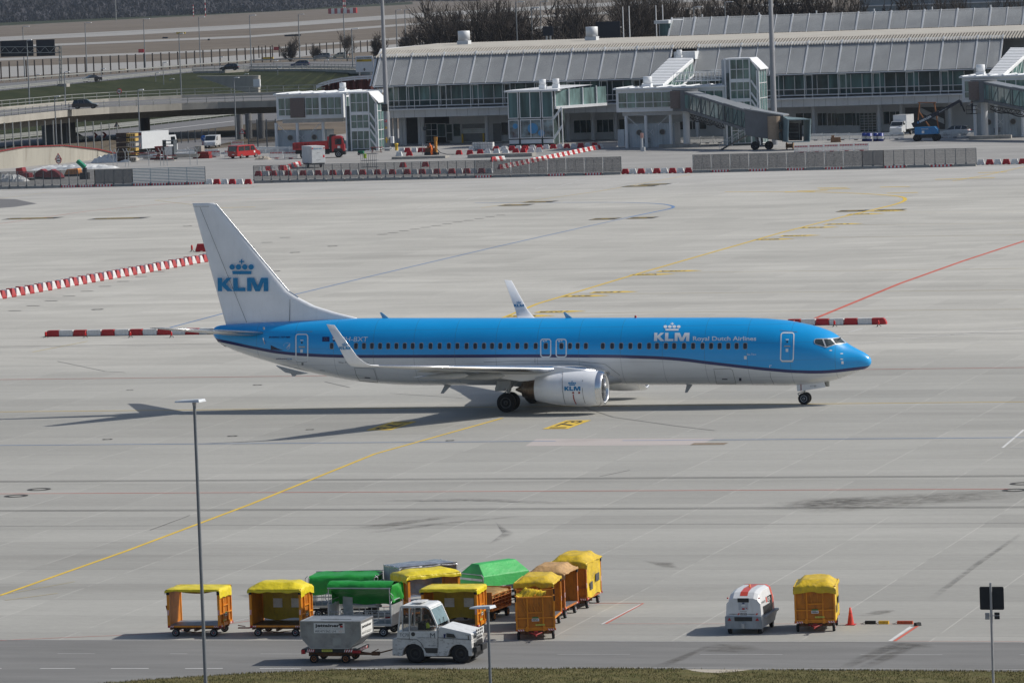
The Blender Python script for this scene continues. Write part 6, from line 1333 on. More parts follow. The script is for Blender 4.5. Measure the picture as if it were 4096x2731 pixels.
# ---- jet bridges
JG = M('jet bridge grey', (.13,.14,.155), .5, .1, .1, .8, dirt=.3, dcol=(.08,.08,.08)); JR = M('jet bridge roof', (.25,.265,.28), .45, .1, .08, .8); TAN = M('tan roller curtain', (.33,.25,.18), .7, 0, .1, 2)
def jet(label, S0, E0, z0, z1, h, full=True, cabdir=None):
    t = thing('jet_bridge', label, 'jet bridge', (S0[0], S0[1], 0), 0, 'grey jet bridges'); S_ = Vector((*S0, z0)); E_ = Vector((*E0, z1)); D = E_-S_; n = 3; nrm = Vector((D.y, -D.x, 0)).normalized()
    if nrm.y > 0: nrm = -nrm
    for k in range(n):
        w = 1.05+.12*k; hh = h+.12*k; a = S_+D*(k/n-(.03 if k else 0)); b = S_+D*((k+1)/n); u1 = Vector((0,0,hh))
        mb = MB(); mb.bar(a+u1*.97, b+u1*.97, w*2, .16); mb.build('tunnel_roof', JR, t, world=True); mb = MB(); mb.bar(a+u1*.03, b+u1*.03, w*2, .42); mb.build('tunnel_floor', JG, t, world=True)
        for s in (1, -1):
            o_ = nrm*w*s; g = MB(); g.quad(a+o_*.97+u1*.12, b+o_*.97+u1*.12, b+o_*.97+u1*.9, a+o_*.97+u1*.9); gw = g.build('tunnel_window', GT3 if k < 2 else GT1, t, world=True, recalc=False); f = MB(); m_ = 6
            f.bar(a+o_+u1*.9, b+o_+u1*.9, .12, .2)
            for j in range(m_+1): c = a+(b-a)*j/m_; f.bar(c+o_+u1*.08, c+o_+u1*.92, .14 if j in (0, m_) else .06)
            for j in (0, 2, 4): c = a+(b-a)*(j+.1)/m_; d = a+(b-a)*(j+1.1)/m_; f.bar(c+o_+u1*.1, d+o_+u1*.9, .06)
            f.build('tunnel_frame', JG, t, world=True)
    mb = MB(); mb.tube((S0[0]-.3, S0[1]+.3, z0-.3), (S0[0]-.3, S0[1]+.3, z0+h+.1), 1.9, n=20); mb.build('rotunda', JG, t, world=True)
    mb = MB(); mb.tube((S0[0]-1.3, S0[1]-.9, z0+.1), (S0[0]-1.3, S0[1]-.9, z0+h-.1), .95, n=16); mb.build('roller_curtain', BRN, t, world=True)
    mb = MB(); mb.tube((S0[0]-.3, S0[1]+.3, 0), (S0[0]-.3, S0[1]+.3, z0), .5, n=14); mb.build('rotunda_column', PLG, t, world=True)
    mb = MB(); a, b = S_+D*.04+Vector((0,0,-1.2)), S_+D*.52+Vector((0,0,-1.0)); mb.bar(a, b, .12)
    mb.bar(a+Vector((0,0,.5)), b+Vector((0,0,.6)), .1)
    for k in range(12): p = a+(b-a)*k/12; q = a+(b-a)*(k+.6)/12+Vector((0,0,.55)); mb.bar(p, q, .06); mb.bar(q, a+(b-a)*(k+1)/12, .06)
    mb.path([a+(b-a)*k/10+Vector((0,.1,.05-.35*abs(math.sin(k*.9)))) for k in range(11)], .09); mb.build('cable_carrier', BLACK, t, world=True)
    if full:
        W0 = G(*Z3(2160, 1238)); mb = MB(); mb.bar((W0.x-.9, W0.y, .55), (W0.x+.9, W0.y+.6, .55), .3); mb.bar((W0.x, W0.y+.3, .5), (W0.x-.2, W0.y+.8, z1), .25)
        for s in (-1, 1): mb.bar((W0.x+s*.5, W0.y+.4+s*.3, .6), (W0.x+s*1.5, W0.y+.6, z1+h+.6), .34, .34) if s < 0 else None
        mb.build('drive_column', JG, t, world=True)
        for s in (-1, 1): wheel(t, Vector((W0.x+s*.95, W0.y+.3+s*.2, .6))-t.location, .6, .5, 'drive_wheel', BLACK, axis='y')
        mb = MB(); a, b, c, d = [PY(*Z4(*q_), 385.5) for q_ in ((-45,905),(272,960),(270,1165),(-40,1120))]
        mb.prism([(a.x, a.z), (b.x, b.z), (c.x, c.z), (d.x, d.z)], 385.5, 388.6); mb.build('cab_body', JG, t, world=True, bevel=.05); mb = MB(); mb.prism([(a.x-.1, a.z), (b.x+.1, b.z), (b.x+.1, b.z+.18), (a.x-.1, a.z+.18)], 385.3, 388.9); mb.build('cab_roof', JR, t, world=True)
        a, b = PY(*Z4(170,960),384.7), PY(*Z4(215,1150),384.7); mb = MB(); mb.tube(((a.x+b.x)/2, 385.6, b.z), ((a.x+b.x)/2, 385.6, a.z-.05), 1.0, n=20); mb.build('roller_curtain', TAN, t, world=True)
        for zz_2 in ((1010,1070),(1095,1150)): a, b = PY(*Z4(237,zz_2[0]),384.9), PY(*Z4(250,zz_2[1]),384.9); mb = MB(); mb.box(a.x, b.x+.2, 384.85, 384.95, b.z, a.z); mb.build('cab_window', GT2, t, world=True)
        hd = [PY(*Z4(a_, b_), 382.0) for a_, b_ in ((312,1175),(492,1168),(500,985),(318,990))]; bk = [PY(*Z4(a_, b_), 385.5) for a_, b_ in ((265,1170),(440,1165),(445,975),(270,962))]
        mb = MB(); mb.add(hd+bk, [(3,2,6,7),(0,3,7,4),(1,5,6,2),(0,4,5,1)]); mb.build('hood_bellows', M('teal grey bellows', (.14,.20,.215), .6, 0, .15, 1), t, world=True, recalc=False)
        mb = MB()
        for i in range(4): mb.bar(hd[i], hd[(i+1) % 4], .14)
        mb.build('hood_frame', M('teal frame', (.28,.37,.38), .5), t, world=True)
        A = [PY(*Z4(a_, b_), 384.6) for a_, b_ in ((320,1160),(430,1160),(430,1020),(320,1020))]; mb = MB(); mb.quad(*A); mb.build('cab_doorway', BLACK, t, world=True, recalc=False); mb = MB()
        for k in range(11): z = A[0].z+.25+(A[3].z-A[0].z-.25)*k/11; mb.box(A[0].x+.05, A[1].x-.5, 384.45, 384.55, z, z+.04 if k != 4 else z+.12)
        mb.box(A[1].x-.4, A[1].x-.28, 384.45, 384.55, A[0].z, A[3].z); mb.box(A[0].x, A[1].x, 384.4, 384.55, A[3].z, A[3].z+.4); mb.build('shutter_slat', M('shutter slat', (.30,.31,.31), .5), t, world=True)
        F = G(*Z3(1820,1240)); T_ = Vector((-98.9, 388.3, z1+.05)); mb = MB(); mb.bar(F, T_, .9, .14)
        mb.build('stair_flight', M('steel stair dark', (.12,.125,.13), .6, .3), t, world=True)
        for yy in (-.45,.45):
            mb = MB(); o_ = Vector((0, yy, 0)); mb.bar(F+o_+Vector((0,0,1.0)), T_+o_+Vector((0,0,1.05)), .05); mb.bar(F+o_+Vector((0,0,.55)), T_+o_+Vector((0,0,.6)), .04)
            for k in range(9): p = F+(T_-F)*k/8+o_; mb.bar(p, p+Vector((0,0,1.0)), .045)
            mb.build('stair_railing', STEEL, t, world=True)
        mb = MB(); mb.bar((-99,388.3,z1+.0),(-94,386.6,z1-.3),1.2,.12); mb.bar((-99,387.7,z1+1.1),(-95,386,z1+1),.05); mb.build('service_platform', JG, t, world=True)
    return t
eT = PY(*Z3(2180,1100), 387.5); 
jet('grey glazed jet bridge with open cab and service stair, centre right of the picture', (-112.0,402.6), (-98.2,388.2), 5.55, 2.5, 2.7)
jet('grey glazed jet bridge cut off by the right edge of the picture', (-69.6,408.2), (-50,388), 5.45, 2.4, 2.8, full=False)
# ---- floodlight masts
MST = M('mast concrete grey', (.27,.28,.30), .6, 0, .08, .5, dirt=.2, dst=(1,1,.1))
def mast(label, X, Y, w0, H, sign=None, base=True):
    t = thing('floodlight_mast', label, 'mast', (X, Y, 0), 0, 'tall floodlight masts'); mb = MB(); mb.lathe([(0,w0),(H*.2,w0*.92),(H,w0*.42)], n=8); mb.build('pole', MST, t)
    if base: mb = MB(); mb.lathe([(0,w0*1.18),(5.6,w0*1.12),(5.9,w0*.98)], n=8); mb.build('base_casing', MST, t)
    if sign: 
        mb = MB(); mb.box(-.52,.38,-w0-.25,-w0-.05,5.95,7.0); put_text(mb, sign, lambda u, v: (-.42+.7*u, -w0-.26, 6.5+.28*v), 1); mb.build('sign_box', [BLACK, M('dim sign digits', (.16,.15,.12), .6)], t)
        for z, s, m in ((4.3,.36,REFL),(3.3,.34,YEL)): mb = MB(); mb.box(-s*.2-.1,s*.8-.1,-w0*1.2-.06,-w0*1.2,z,z+s*.9); put_text(mb, 'P' if m is REFL else 'H', lambda u, v: (-.08+.18*u, -w0*1.2-.065, z+.07+.2*v), 1); mb.build('notice', [m, WTX if m is REFL else BLACK], t)
        mb = MB(); mb.box(.55,1.0,-.3,.2,1.1,2.1); mb.build('cabinet', WPN, t, bevel=.02); mb = MB(); mb.box(-.1,.1,-w0*1.3,-w0*1.15,1.2,2.0); mb.bar((-.25,-w0*1.3,1.65),(.3,-w0*1.3,1.65),.12); mb.build('yellow_reel', YEL, t)
    mb = MB(); mb.box(-1.6,1.6,-.3,.3,H-.2,H+1.2); mb.build('lamp_cradle', STEEL, t); return t
mast('tall grey floodlight mast with black sign and wall boxes, left of centre', -162.6, 419.0, .43, 32, '101A')
px = PY(*Z4(196, 880), 404); mast('tall plain grey floodlight mast beside the central jet bridge cab', px.x, 404, .46, 34, None, False)
# ================================================================ site fences, barrier blocks, vehicles
def mesh_mat(name, col, a):
    k = NT(name); b = k.b; b.inputs['Base Color'].default_value = (*col, 1); b.inputs['Roughness'].default_value = .6; b.inputs['Metallic'].default_value = .3
    f = k.ramp(k.noise(3, (1, 1, 2), 4), .3, .7, a-.08, a+.08); k.l(f, b.inputs['Alpha']); return k.m
WIRE = mesh_mat('fine wire mesh', (.07,.075,.08), .55); WIRD = mesh_mat('dense dust screen', (.095,.10,.11), .86); WIRB = mesh_mat('braced fence netting', (.075,.08,.09), .74); WIRK = mesh_mat('dark blue screen', (.05,.065,.08), .88); WIRT = mesh_mat('thin wire mesh', (.30,.31,.32), .22)
POST = M('fence post grey', (.10,.115,.13), .5, .3, .1, 3); SLAT = M('blue grey slat', (.26,.33,.38), .5, .2, .1, 2); FOOT = M('concrete foot', (.27,.265,.25), .85, 0, .15, 2)
STRP = [REFL, WTX]
FY = 317.0; WX = lambda u: PY(u, 735, FY).x
def fence(label, u0, u1, kind, pitch, h=2.25, feet=(), name='site_fence'):
    x0, x1 = WX(u0), WX(u1); t = thing(name, label, 'fence', (x0, FY, 0), 0); L = x1-x0; n = max(1, round(L/pitch)); p = L/n; zf = .34
    for k in range(n):
        a, b = k*p, (k+1)*p; mb = MB()
        if kind == 'slat':
            for j in range(10): z = zf+.12+(h-zf-.2)*j/9; mb.box(a+.02, b-.02, -.03, .03, z-.055, z+.055)
            mb.build('fence_panel', SLAT, t)
        else:
            mb.quad((a+.03, 0, zf+.03), (b-.03, 0, zf+.03), (b-.03, 0, h), (a+.03, 0, h)); o = mb.build('fence_panel', {'mesh': WIRE, 'brace': WIRB, 'dense': WIRD, 'screen': WIRK}[kind], t, recalc=False)
            f = MB(); f.bar((a+.02, 0, h), (b-.02, 0, h), .035); f.bar((a+.02, 0, h-.28), (b-.02, 0, h-.28), .015); f.build('panel_frame', POST, o)
        mb = MB(); w = .07 if kind != 'brace' else .05
        if kind == 'brace': mb.bar((a, 0, zf), (a+.18, .02, h), .055); mb.bar((a+.3, .5, .1), (a+.18, .02, h-.3), .03); mb.bar((a+p/2-.1, .3, .1), (a+p/2+.05, .02, h-.3), .03); mb.bar((a+p/2+.2, .3, .1), (a+p/2+.08, .02, h-.3), .03); mb.build('fence_post', STEEL, t)
        else: mb.bar((a, 0, .2), (a, 0, h), w); mb.tbox(a-.11, a+.11, -.1, .1, zf, zf+.16, .06, .04); mb.build('fence_post', POST if kind != 'slat' else SLAT, t)
    mb = MB(); mb.bar((L, 0, .2), (L, 0, h), .07); mb.build('fence_post', POST, t)
    fp = 2.4 if kind in ('slat', 'brace', 'dense', 'screen') else (p*2 if p < 1.5 else p); m = max(1, round(L/fp)); fp = L/m
    for k in range(m):
        a, b = k*fp+.04, (k+1)*fp-.04; mb = MB(); mb.tbox(a, b, -.28, .28, 0, zf, .02, .12); o = mb.build('concrete_foot', FOOT, t)
        if k in feet:
            mb = MB(); c = 11
            for j in range(c): q0, q1 = a+.12+(b-a-.24)*j/c, a+.12+(b-a-.24)*(j+1)/c; mb.quad((q0, -.285, .05), (q1, -.285, .05), (q1, -.215, .30), (q0, -.215, .30), mi=j % 2)
            mb.build('striped_sleeve', STRP, o, recalc=False)
    return t
fence('grey mesh site fence with red striped feet at the left edge of the picture', -30, 380, 'mesh', 1.22, feet=(2,4,5,6)[1:])
fence('dense dark screen fence section left of the slatted panels', 380, 531, 'screen', 1.2, feet=(0,))
fence('blue grey horizontally slatted site fence left of the gap with six barrier blocks', 531, 822, 'slat', 2.35, 2.3, feet=(0,1,2,3))
fence('see-through mesh site fence with dark upright posts in front of the red tipper truck', 1016, 1900, 'mesh', 1.17)
fence('mesh site fence with slanting back braces, left of the gap with nine barrier blocks', 1900, 2487, 'brace', 2.45, feet=(0,4,6))
fence('mesh site fence with slanting back braces in front of the jet bridge wheels', 2772, 3452, 'brace', 2.45, feet=(1,3,5,7,9))
fence('light dense screen fence section between braced and post fences', 3452, 3537, 'dense', 1.25)
fence('mesh site fence with dark upright posts in front of the blue boom lift', 3537, 3908, 'mesh', 1.25, feet=(0,2))
# ---- water-filled barrier blocks
def block_proto(m, name, W_=.98, D=.5, h=.68):
    mb = MB(); mb.tbox(-W_/2, W_/2, -D/2, D/2, .06, .26, .04, .05); mb.tbox(-W_/2+.05, W_/2-.05, -D/2+.05, D/2-.05, .26, h, .11, .09)
    for s in (-1, 1): mb.box(s*W_*.33-.13, s*W_*.33+.13, -D/2+.01, D/2-.01, 0, .07)
    mb.box(-.03, .03, -D/2+.02, -D/2+.05, .15, h-.1); o = mb.build(name, m, None, bevel=.025); o['category'] = 'barrier'; return o
BR = block_proto(REDP, 'barrier_block'); BW = block_proto(WHP, 'barrier_block')
PINK = M('sun-faded red plastic', (.55,.10,.08), .55, 0, .2, 3, dirt=.3); used = {}
_bn = {}
def block(u, v, red, where, rot=0, dz=0, at_=None, sc=1.):
    P = at_ if at_ is not None else G(u, v, dz); src = BR if red else BW; key = bool(red)
    o = src if key not in used else src.copy()
    if key in used: COL.objects.link(o)
    used[key] = 1; o.location = (P.x, P.y, dz); o.rotation_euler = (0, 0, R(rot)); o.scale = (sc, sc, sc)
    k_ = (key, where); _bn[k_] = _bn.get(k_, -1)+1; o['label'] = ordn(_bn[k_])+(' red' if red else ' white')+' block from left '+where; o['group'] = 'barrier blocks '+where; return o
for i, a in enumerate((1730,1790,1855,1918,1980,2048)): block(*Z1(a, 1521), i % 2, 'in the fence gap right of the slatted panels')
for i, a in enumerate((1035,1098,1165,1230,1295,1357,1424,1490,1555)): block(*Z3(a, 1438-i*1.2), 1-i % 2, 'in the fence gap in front of the central gate house')
for i, a in enumerate((1905,1978,2045,2115,2185,2250)): block(*Z4(a, 1362-i*1.4), i % 2, 'right of the last fence at the picture edge')
for i in range(32): block(*Z2(70+61.4*i, 1453-i*.7), 1-i % 2, 'in the row seen through the mesh fence', rot=rg.uniform(-6, 6))
for i, a in enumerate((80,130,185,240)): block(*Z2(a+20, 1418-i*5), i % 2, 'in the short row left of the trailer', rot=35)
for i in range(7): block(*Z2(285+19*i, 1408-i*6), 1-i % 2, 'in the slanting row left of the box trailer', rot=75)
for i, a in enumerate((1255,1300,1358,1410,1450,1490)): block(*Z2(a, 1258), i in (1,3,4), 'in the row beside the drilling rig', rot=rg.uniform(-10,10))
for a, b, r_ in ((1232,1290,0),(1315,1288,1),(1263,1382,1),(1447,1378,1),(1725,1278,1),(1815,1278,1),(1900,1272,1),(1960,1270,0),(2035,1268,0),(2110,1268,0),(2192,1264,1),(2257,1264,1),(2320,1260,0),(2385,1258,0)): block(*Z2(a, b), r_, 'in the loose row before the glass box', rot=rg.uniform(-15,15))
for i, a in enumerate((1830,2030,2095,2165,2215,2262)): block(*Z2(a, 1246), i in (1,3,5), 'in the back row near the glass box')
for i in range(14): block(*Z3(40+57*i, 1245-i*2.2), i % 2, 'in the row before the glass box front', rot=4)
for i in range(40): block(*Z3(5+21.2*i, 1397-i*4.35), 1-i % 2, 'in the slanting row past the glass box', rot=72, sc=.92)
for i in range(4): block(*Z2(2010+24*i, 1335-i*2), 1-i % 2, 'in the short row behind the braced fence', rot=60)
D0, D1 = G(-14, 1198), G(826, 1046); n = 50; ang = math.degrees(math.atan2(D1.y-D0.y, D1.x-D0.x))
for i in range(n+1):
    o = block(0, 0, i % 2, 'in the slanting row behind the fin', rot=ang+90*0+rg.uniform(-5, 5)+62, at_=D0+(D1-D0)*i/n, sc=1.05*rg.uniform(.97, 1.06))
block(806, 1007, 1, 'standing alone beside a red lamp next to the tail fin', sc=1.15)
# low striped barriers with lamps
def low_row(label, u0, u1, v, n, lamps, mirrored=False):
    a, b = G(u0, v), G(u1, v); y = a.y; t = None; L = (b.x-a.x)/n; 
    for k in range(n):
        x = a.x+L*(k+.5); red = (k % 2 == 0)
        e0 = k == 0 and not mirrored; e1 = k == n-1 and mirrored
        mb = MB(); h = L/2
        pts = [(-h, 0), (h, 0), (h, .14), (h*.88, .14), (h*.84, .46), (-h*.84, .46), (-h*.88, .14), (-h, .14)] if red else [(-h*1.02+.02, .02), (h-.02, .02), (h*1.1, .14), (h*1.14, .46), (-h*1.14, .46), (-h*1.1, .14)]
        if red and e0: pts = [(-h, 0), (h, 0), (h, .46), (-h*.55, .46), (-h*.8, .36), (-h, .15)]
        if red and e1: pts = [(-h, 0), (h, 0), (h, .15), (h*.8, .36), (h*.55, .46), (-h, .46)]
        if not red: pts = [(-h*.98, .02), (h*.98, .02), (h*.98, .46), (-h*.98, .46)]
        mb.prism(pts, -.22 if red else -.2, .22 if red else .2); o = mb.build('low_barrier', REDP if red else WHP, None, bevel=.02, loc=(x, y, 0)); o['category'] = 'barrier'; o['label'] = ordn(k//2)+(' red' if red else ' white')+' low barrier from left '+label; o['group'] = 'low barrier segments '+label
    for i_, u in enumerate(lamps):
        p = G(u, v+3); t = thing('obstacle_lamp', ordn(i_)+' red obstacle lamp from left '+label, 'warning lamp', (p.x, p.y-.35, 0), 0, 'obstacle lamps '+label); mb = MB()
        for q in range(3): c = 2*math.pi*q/3; mb.bar((.2*math.cos(c), .2*math.sin(c), 0), (0, 0, .2), .03)
        mb.build('stand', BLACK, t); mb = MB(); mb.lathe([(.16,.07),(.3,.08),(.42,.06),(.46,.02)], n=12); mb.build('lamp', M('red lamp lens', (.5,.01,.01), .25), t)
low_row('in the row under the tail of the airliner', 184, 870, 1346, 13, (190, 348, 528, 692))
low_row('in the row beyond the nose of the airliner', 3150, 3532, 1302, 7, (3180, 3342, 3518), mirrored=True)
p = G(768, 1007); t = thing('obstacle_lamp', 'red obstacle lamp standing alone left of the tail fin', 'warning lamp', (p.x, p.y, 0)); mb = MB()
for q in range(3): c = 2*math.pi*q/3; mb.bar((.25*math.cos(c), .25*math.sin(c), 0), (0, 0, .2), .04)
mb.build('stand', BLACK, t); mb = MB(); mb.lathe([(.2,.09),(.6,.10),(.66,.03)], n=12); mb.build('lamp', M('red lamp lens', (.5,.01,.01), .25), t)
# ---- white slotted site barriers
def slot_proto(red):
    t = thing('slotted_barrier', 'x', 'barrier'); mb = MB(); mb.box(-1.0,1.0,-.03,.03,.72,1.0); mb.box(-1.0,1.0,-.03,.03,.12,.2)
    for k in range(15): x = -.97+1.94*k/14; mb.box(x-.035, x+.035, -.02, .02, .2, .74)
    for s in (-1, 1): mb.box(s*.99-.04, s*.99+.04, -.035, .035, .0, 1.08)
    mb.build('panel', WHP, t); mb = MB(); mb.box(-.25,.25,-.2,.2,0,.1); mb.build('foot', REDP if red else BLACK, t)
    if red:
        mb = MB()
        for k in range(8): x = -.92+1.84*(k+.5)/8; mb.quad((x-.1,-.04,.76),(x+.04,-.04,.76),(x+.04,-.04,.96),(x-.1,-.04,.96)); mb.quad((x-.1,-.04,.13),(x+.0,-.04,.13),(x+.0,-.04,.19),(x-.1,-.04,.19))
        mb.build('red_stripe', REFL, t, recalc=False)
    cache_kids(t); return t
SW, SR = slot_proto(False), slot_proto(True); su = {}
def slot(u, v, red, where, rot=0, z=0):
    src = SR if red else SW; P = G(u, v, z); _bn[where] = _bn.get(where, -1)+1; lb = ordn(_bn[where])+(' red and white' if red else ' white')+' slotted barrier from left '+where; gr = 'slotted barrier panels '+where
    if red in su: return dup(src, (P.x, P.y, z), R(rot), lb, gr)
    su[red] = 1; src.location = (P.x, P.y, z); src.rotation_euler = (0, 0, R(rot)); src['label'] = lb; src['group'] = gr; return src
for i in range(2): slot(*Z2(218+118*i, 1310), True, 'left of the box trailer')
for i in range(7): slot(3262+54*i, 563-i*.8, False, 'in front of the parked white van truck', rot=rg.uniform(-4,4))
for i in range(5): slot(3712+54*i, 552-i*.5, False, 'behind the boom lift')
for i in range(6): slot(*Z3(1500+105*i, 1190-i*2), False, 'behind the jet bridge stair')
for i in range(3): slot(*Z1(1768+70*i, 1300+ (0 if i < 1 else -2)), True, 'behind the red van', rot=rg.uniform(-5,5)) if i != 1 else slot(*Z1(1960, 1222), True, 'above the red van')
for i in range(4): slot(*Z1(1480+90*i, 1290), False, 'beside the stacked site material')
for i in range(8): slot(*Z1(2040+100*i, 1270-i*1), False, 'along the left gate house', rot=3)
for i in range(9): slot(*Z4(425+62*i, 1262-i*2), True, 'lying low behind the braced fence', rot=0) if i % 2 == 0 else None
# ---- vehicles
CARG = M('car window glass', (.015,.02,.024), .05, 0, .2, 4, spec=.9); HL = M('headlight glass', (.7,.7,.68), .15); TL = M('tail light red', (.45,.01,.01), .3)
def car(loc, rot, label, paint, kind='hatch', L=4.3, W_=1.8, H=1.48, z=0, name='car', group=None):
    t = thing(name, label, 'car', (*loc, z), R(rot), group)
    lo = {'hatch': [(-L/2,.3),(-L/2,.75),(-L/2+.1,.95),(-.2,.98),(.95,.92),(1.7,.80),(L/2-.05,.62),(L/2,.45),(L/2-.05,.28)], 'sedan': [(-L/2,.35),(-L/2,.8),(-L/2+.15,.95),(-1.2,1.0),(.8,.95),(1.8,.82),(L/2-.05,.62),(L/2,.45),(L/2-.05,.28)]}.get(kind)
    mb = MB(); mb.prism(lo, -W_/2, W_/2); mb.build('body', paint, t, bevel=.06)
    gh = {'hatch': [(-L/2+.08,.93),(-L/2+.35,H-.1),(-L/2+.8,H-.02),(.0,H),(.35,H-.05),(1.15,.92)], 'sedan': [(-L/2+.7,.95),(-L/2+1.4,H-.05),(-.2,H),(.25,H-.04),(1.05,.93)]}[kind]
    mb = MB(); n = len(gh); vs = [(x, -W_/2+.06+(.16 if zz > 1.1 else 0), zz) for x, zz in gh]+[(x, W_/2-.06-(.16 if zz > 1.1 else 0), zz) for x, zz in gh]
    mb.add(vs, [tuple(range(n)), tuple(range(2*n-1, n-1, -1))]+[(i, (i+1) % n, (i+1) % n+n, i+n) for i in range(n)]); mb.build('windows', CARG, t, bevel=.02)
    mb = MB(); mb.add([(x, y, zz+.012) for x, zz in gh[1:-1] for y in (-W_/2+.2, W_/2-.2)], [(2*i, 2*i+1, 2*i+3, 2*i+2) for i in range(len(gh)-3)]); mb.build('roof', paint, t, recalc=False)
    for x in (-.1, -1.05 if kind == 'hatch' else -.85):
        for s in (-1, 1): mb = MB(); mb.bar((x, s*(W_/2-.07), .95), (x-.08, s*(W_/2-.21), H-.06), .07); mb.build('pillar', paint, t)
    for x in (-L*.30, L*.31):
        for s in (-1, 1): wheel(t, (x, s*(W_/2-.1), .32), .32, .2, 'wheel', n=16)
    for s in (-1, 1):
        mb = MB(); mb.box(L/2-.22, L/2-.03, s*W_*.36-.17, s*W_*.36+.17, .58, .74); mb.build('headlight', HL, t, bevel=.02)
        mb = MB(); mb.box(-L/2-.015, -L/2+.1, s*W_*.40-.14, s*W_*.40+.14, .72, .9); mb.build('tail_light', TL, t, bevel=.02)
    return t
CP = lambda n, c: M(n, c, .3, 0, .04, 2, coat=.6)
def boxtruck(loc, rot, label, L=7.0, W_=2.4, H=3.4, cabL=1.9, cabH=2.9, boxz=1.1, small=False):
    t = thing('box_truck', label, 'truck', (*loc, 0), R(rot)); wp = CP('white truck paint', (.66,.68,.70)); mb = MB(); mb.box(-L/2, L/2-cabL-.15, -W_/2, W_/2, boxz, H); mb.build('cargo_box', wp, t, bevel=.03)
    mb = MB(); mb.box(-L/2, L/2-.2, -.5, .5, .5, boxz); mb.build('chassis', BLACK, t)
    x1 = L/2; x0 = L/2-cabL; hw = W_/2-.08; mb = MB()
    prof = [(x0,.5),(x0,cabH),(x1-(1.1 if small else .35),cabH),(x1-(.55 if small else .12),1.45 if small else 1.7),(x1-.02,1.15 if small else 1.5),(x1,.5)]
    mb.prism(prof, -hw, hw); mb.build('cab', wp, t, bevel=.05); mb = MB()
    a, b = prof[2], prof[3]; d = .02; mb.quad((a[0]+.10+d, -hw+.12, a[1]-.06), (b[0]+.05+d, -hw+.1, b[1]+.06), (b[0]+.05+d, hw-.1, b[1]+.06), (a[0]+.10+d, hw-.12, a[1]-.06)); mb.build('windscreen', CARG, t, recalc=False)
    for s in (-1, 1): mb = MB(); y = s*(hw+.01); mb.prism([(x0+.35,1.55),(x0+.35,cabH-.25),(a[0]-.25,cabH-.25),(b[0]-.25,1.6)], min(y, y-s*.02), max(y, y-s*.02)); mb.build('side_window', CARG, t); mb = MB(); mb.box(b[0]-.1, b[0]+.05, s*(hw+.12)-.06, s*(hw+.12)+.06, 1.6, 2.1); mb.build('mirror', BLACK, t)
    if not small:
        mb = MB(); mb.box(-L/2-.03, -L/2, -W_/2+.1, W_/2-.1, boxz+.05, H-.1); mb.build('rear_door', M('dull rear door', (.36,.37,.39), .6), t); mb = MB(); mb.box(-L/2-.05, -L/2-.03, -W_/2+.05, W_/2-.05, H-.55, H-.12); mb.build('rear_frame', M('dark red frame', (.15,.03,.03), .6), t)
        for s in (-1,1): mb = MB(); stripes(mb, s*W_*.38-.12, s*W_*.38+.12, -L/2-.06, 1.3, 2.0, 2, axis='y'); mb.build('warning_board', [REFL, WTX], t, recalc=False)
    for x in (-L*.28, L*.36):
        for s in (-1, 1): wheel(t, (x, s*(W_/2-.16), .42 if not small else .34), .42 if not small else .34, .28, 'wheel', n=16)
    for s in (-1, 1): mb = MB(); mb.box(x1-.03, x1+.015, s*hw*.72-.16, s*hw*.72+.16, .72, .92); mb.build('headlight', HL, t)
    return t
boxtruck((-202.6,426.5), 68, 'white box truck with open dull rear behind the stacked site material', 8.2, 2.45, 3.7)
boxtruck((-86.2,429.0), -96, 'small white van truck with box body facing the camera left of the boom lift', 5.8, 2.05, 3.0, 2.0, 2.1, .9, small=True)
def van(loc, rot, label, paint, L=5.0, W_=1.95, H=1.95, z=0, cargo=False):
    t = thing('van', label, 'van', (*loc, z), R(rot)); mb = MB(); mb.prism([(-L/2,.35),(-L/2,1.0),(-L/2+.12,H-.05),(-L/2+.3,H),(1.1,H),(1.75,1.15),(L/2-.1,.95),(L/2,.6),(L/2,.35)], -W_/2, W_/2); mb.build('body', paint, t, bevel=.06)
    mb = MB(); mb.quad((-L/2-.0,-W_/2+.15,1.1),(-L/2+.07,-W_/2+.2,H-.15),(-L/2+.07,W_/2-.2,H-.15),(-L/2,W_/2-.15,1.1)); mb.v = [(x-.03, y, zz) for x, y, zz in mb.v]; mb.build('rear_window', CARG, t, recalc=False)
    mb = MB(); mb.quad((1.16,-W_/2+.15,H-.1),(1.75,-W_/2+.12,1.2),(1.75,W_/2-.12,1.2),(1.16,W_/2-.15,H-.1)); mb.v = [(x+.03, y, zz+.03) for x, y, zz in mb.v]; mb.build('windscreen', CARG, t, recalc=False)
    for s in (-1, 1):
        y = s*(W_/2+.008)
        for q in ([(.4,1.12),(.4,H-.15),(1.0,H-.15),(1.45,1.18)],) if cargo else ([(-2.2,1.12),(-2.2,H-.18),(-1.0,H-.15),(-1.0,1.12)], [(-.9,1.12),(-.9,H-.15),(.25,H-.15),(.25,1.12)], [(.4,1.12),(.4,H-.15),(1.0,H-.15),(1.45,1.18)]): mb = MB(); mb.prism(q, min(y, y-s*.02), max(y, y-s*.02)); mb.build('side_window', CARG, t)
        mb = MB(); mb.box(-L/2-.01, -L/2+.05, s*(W_/2-.08)-.07, s*(W_/2-.08)+.07, .9, 1.5); mb.build('tail_light', TL, t); mb = MB(); mb.box(L/2-.15, L/2+.01, s*W_*.36-.15, s*W_*.36+.15, .62, .85); mb.build('headlight', HL, t)
        for x in (-L*.31, L*.31): wheel(t, (x, s*(W_/2-.1), .34), .34, .22, 'wheel', n=16)
    mb = MB(); mb.box(-L/2-.02, -L/2, -.35, .1, .55, .68); mb.build('number_plate', WTX, t); return t
vn = van((-180.2,404.2), 66, 'red passenger van parked with its rear window towards the camera', CP('red van paint', (.36,.010,.012)))
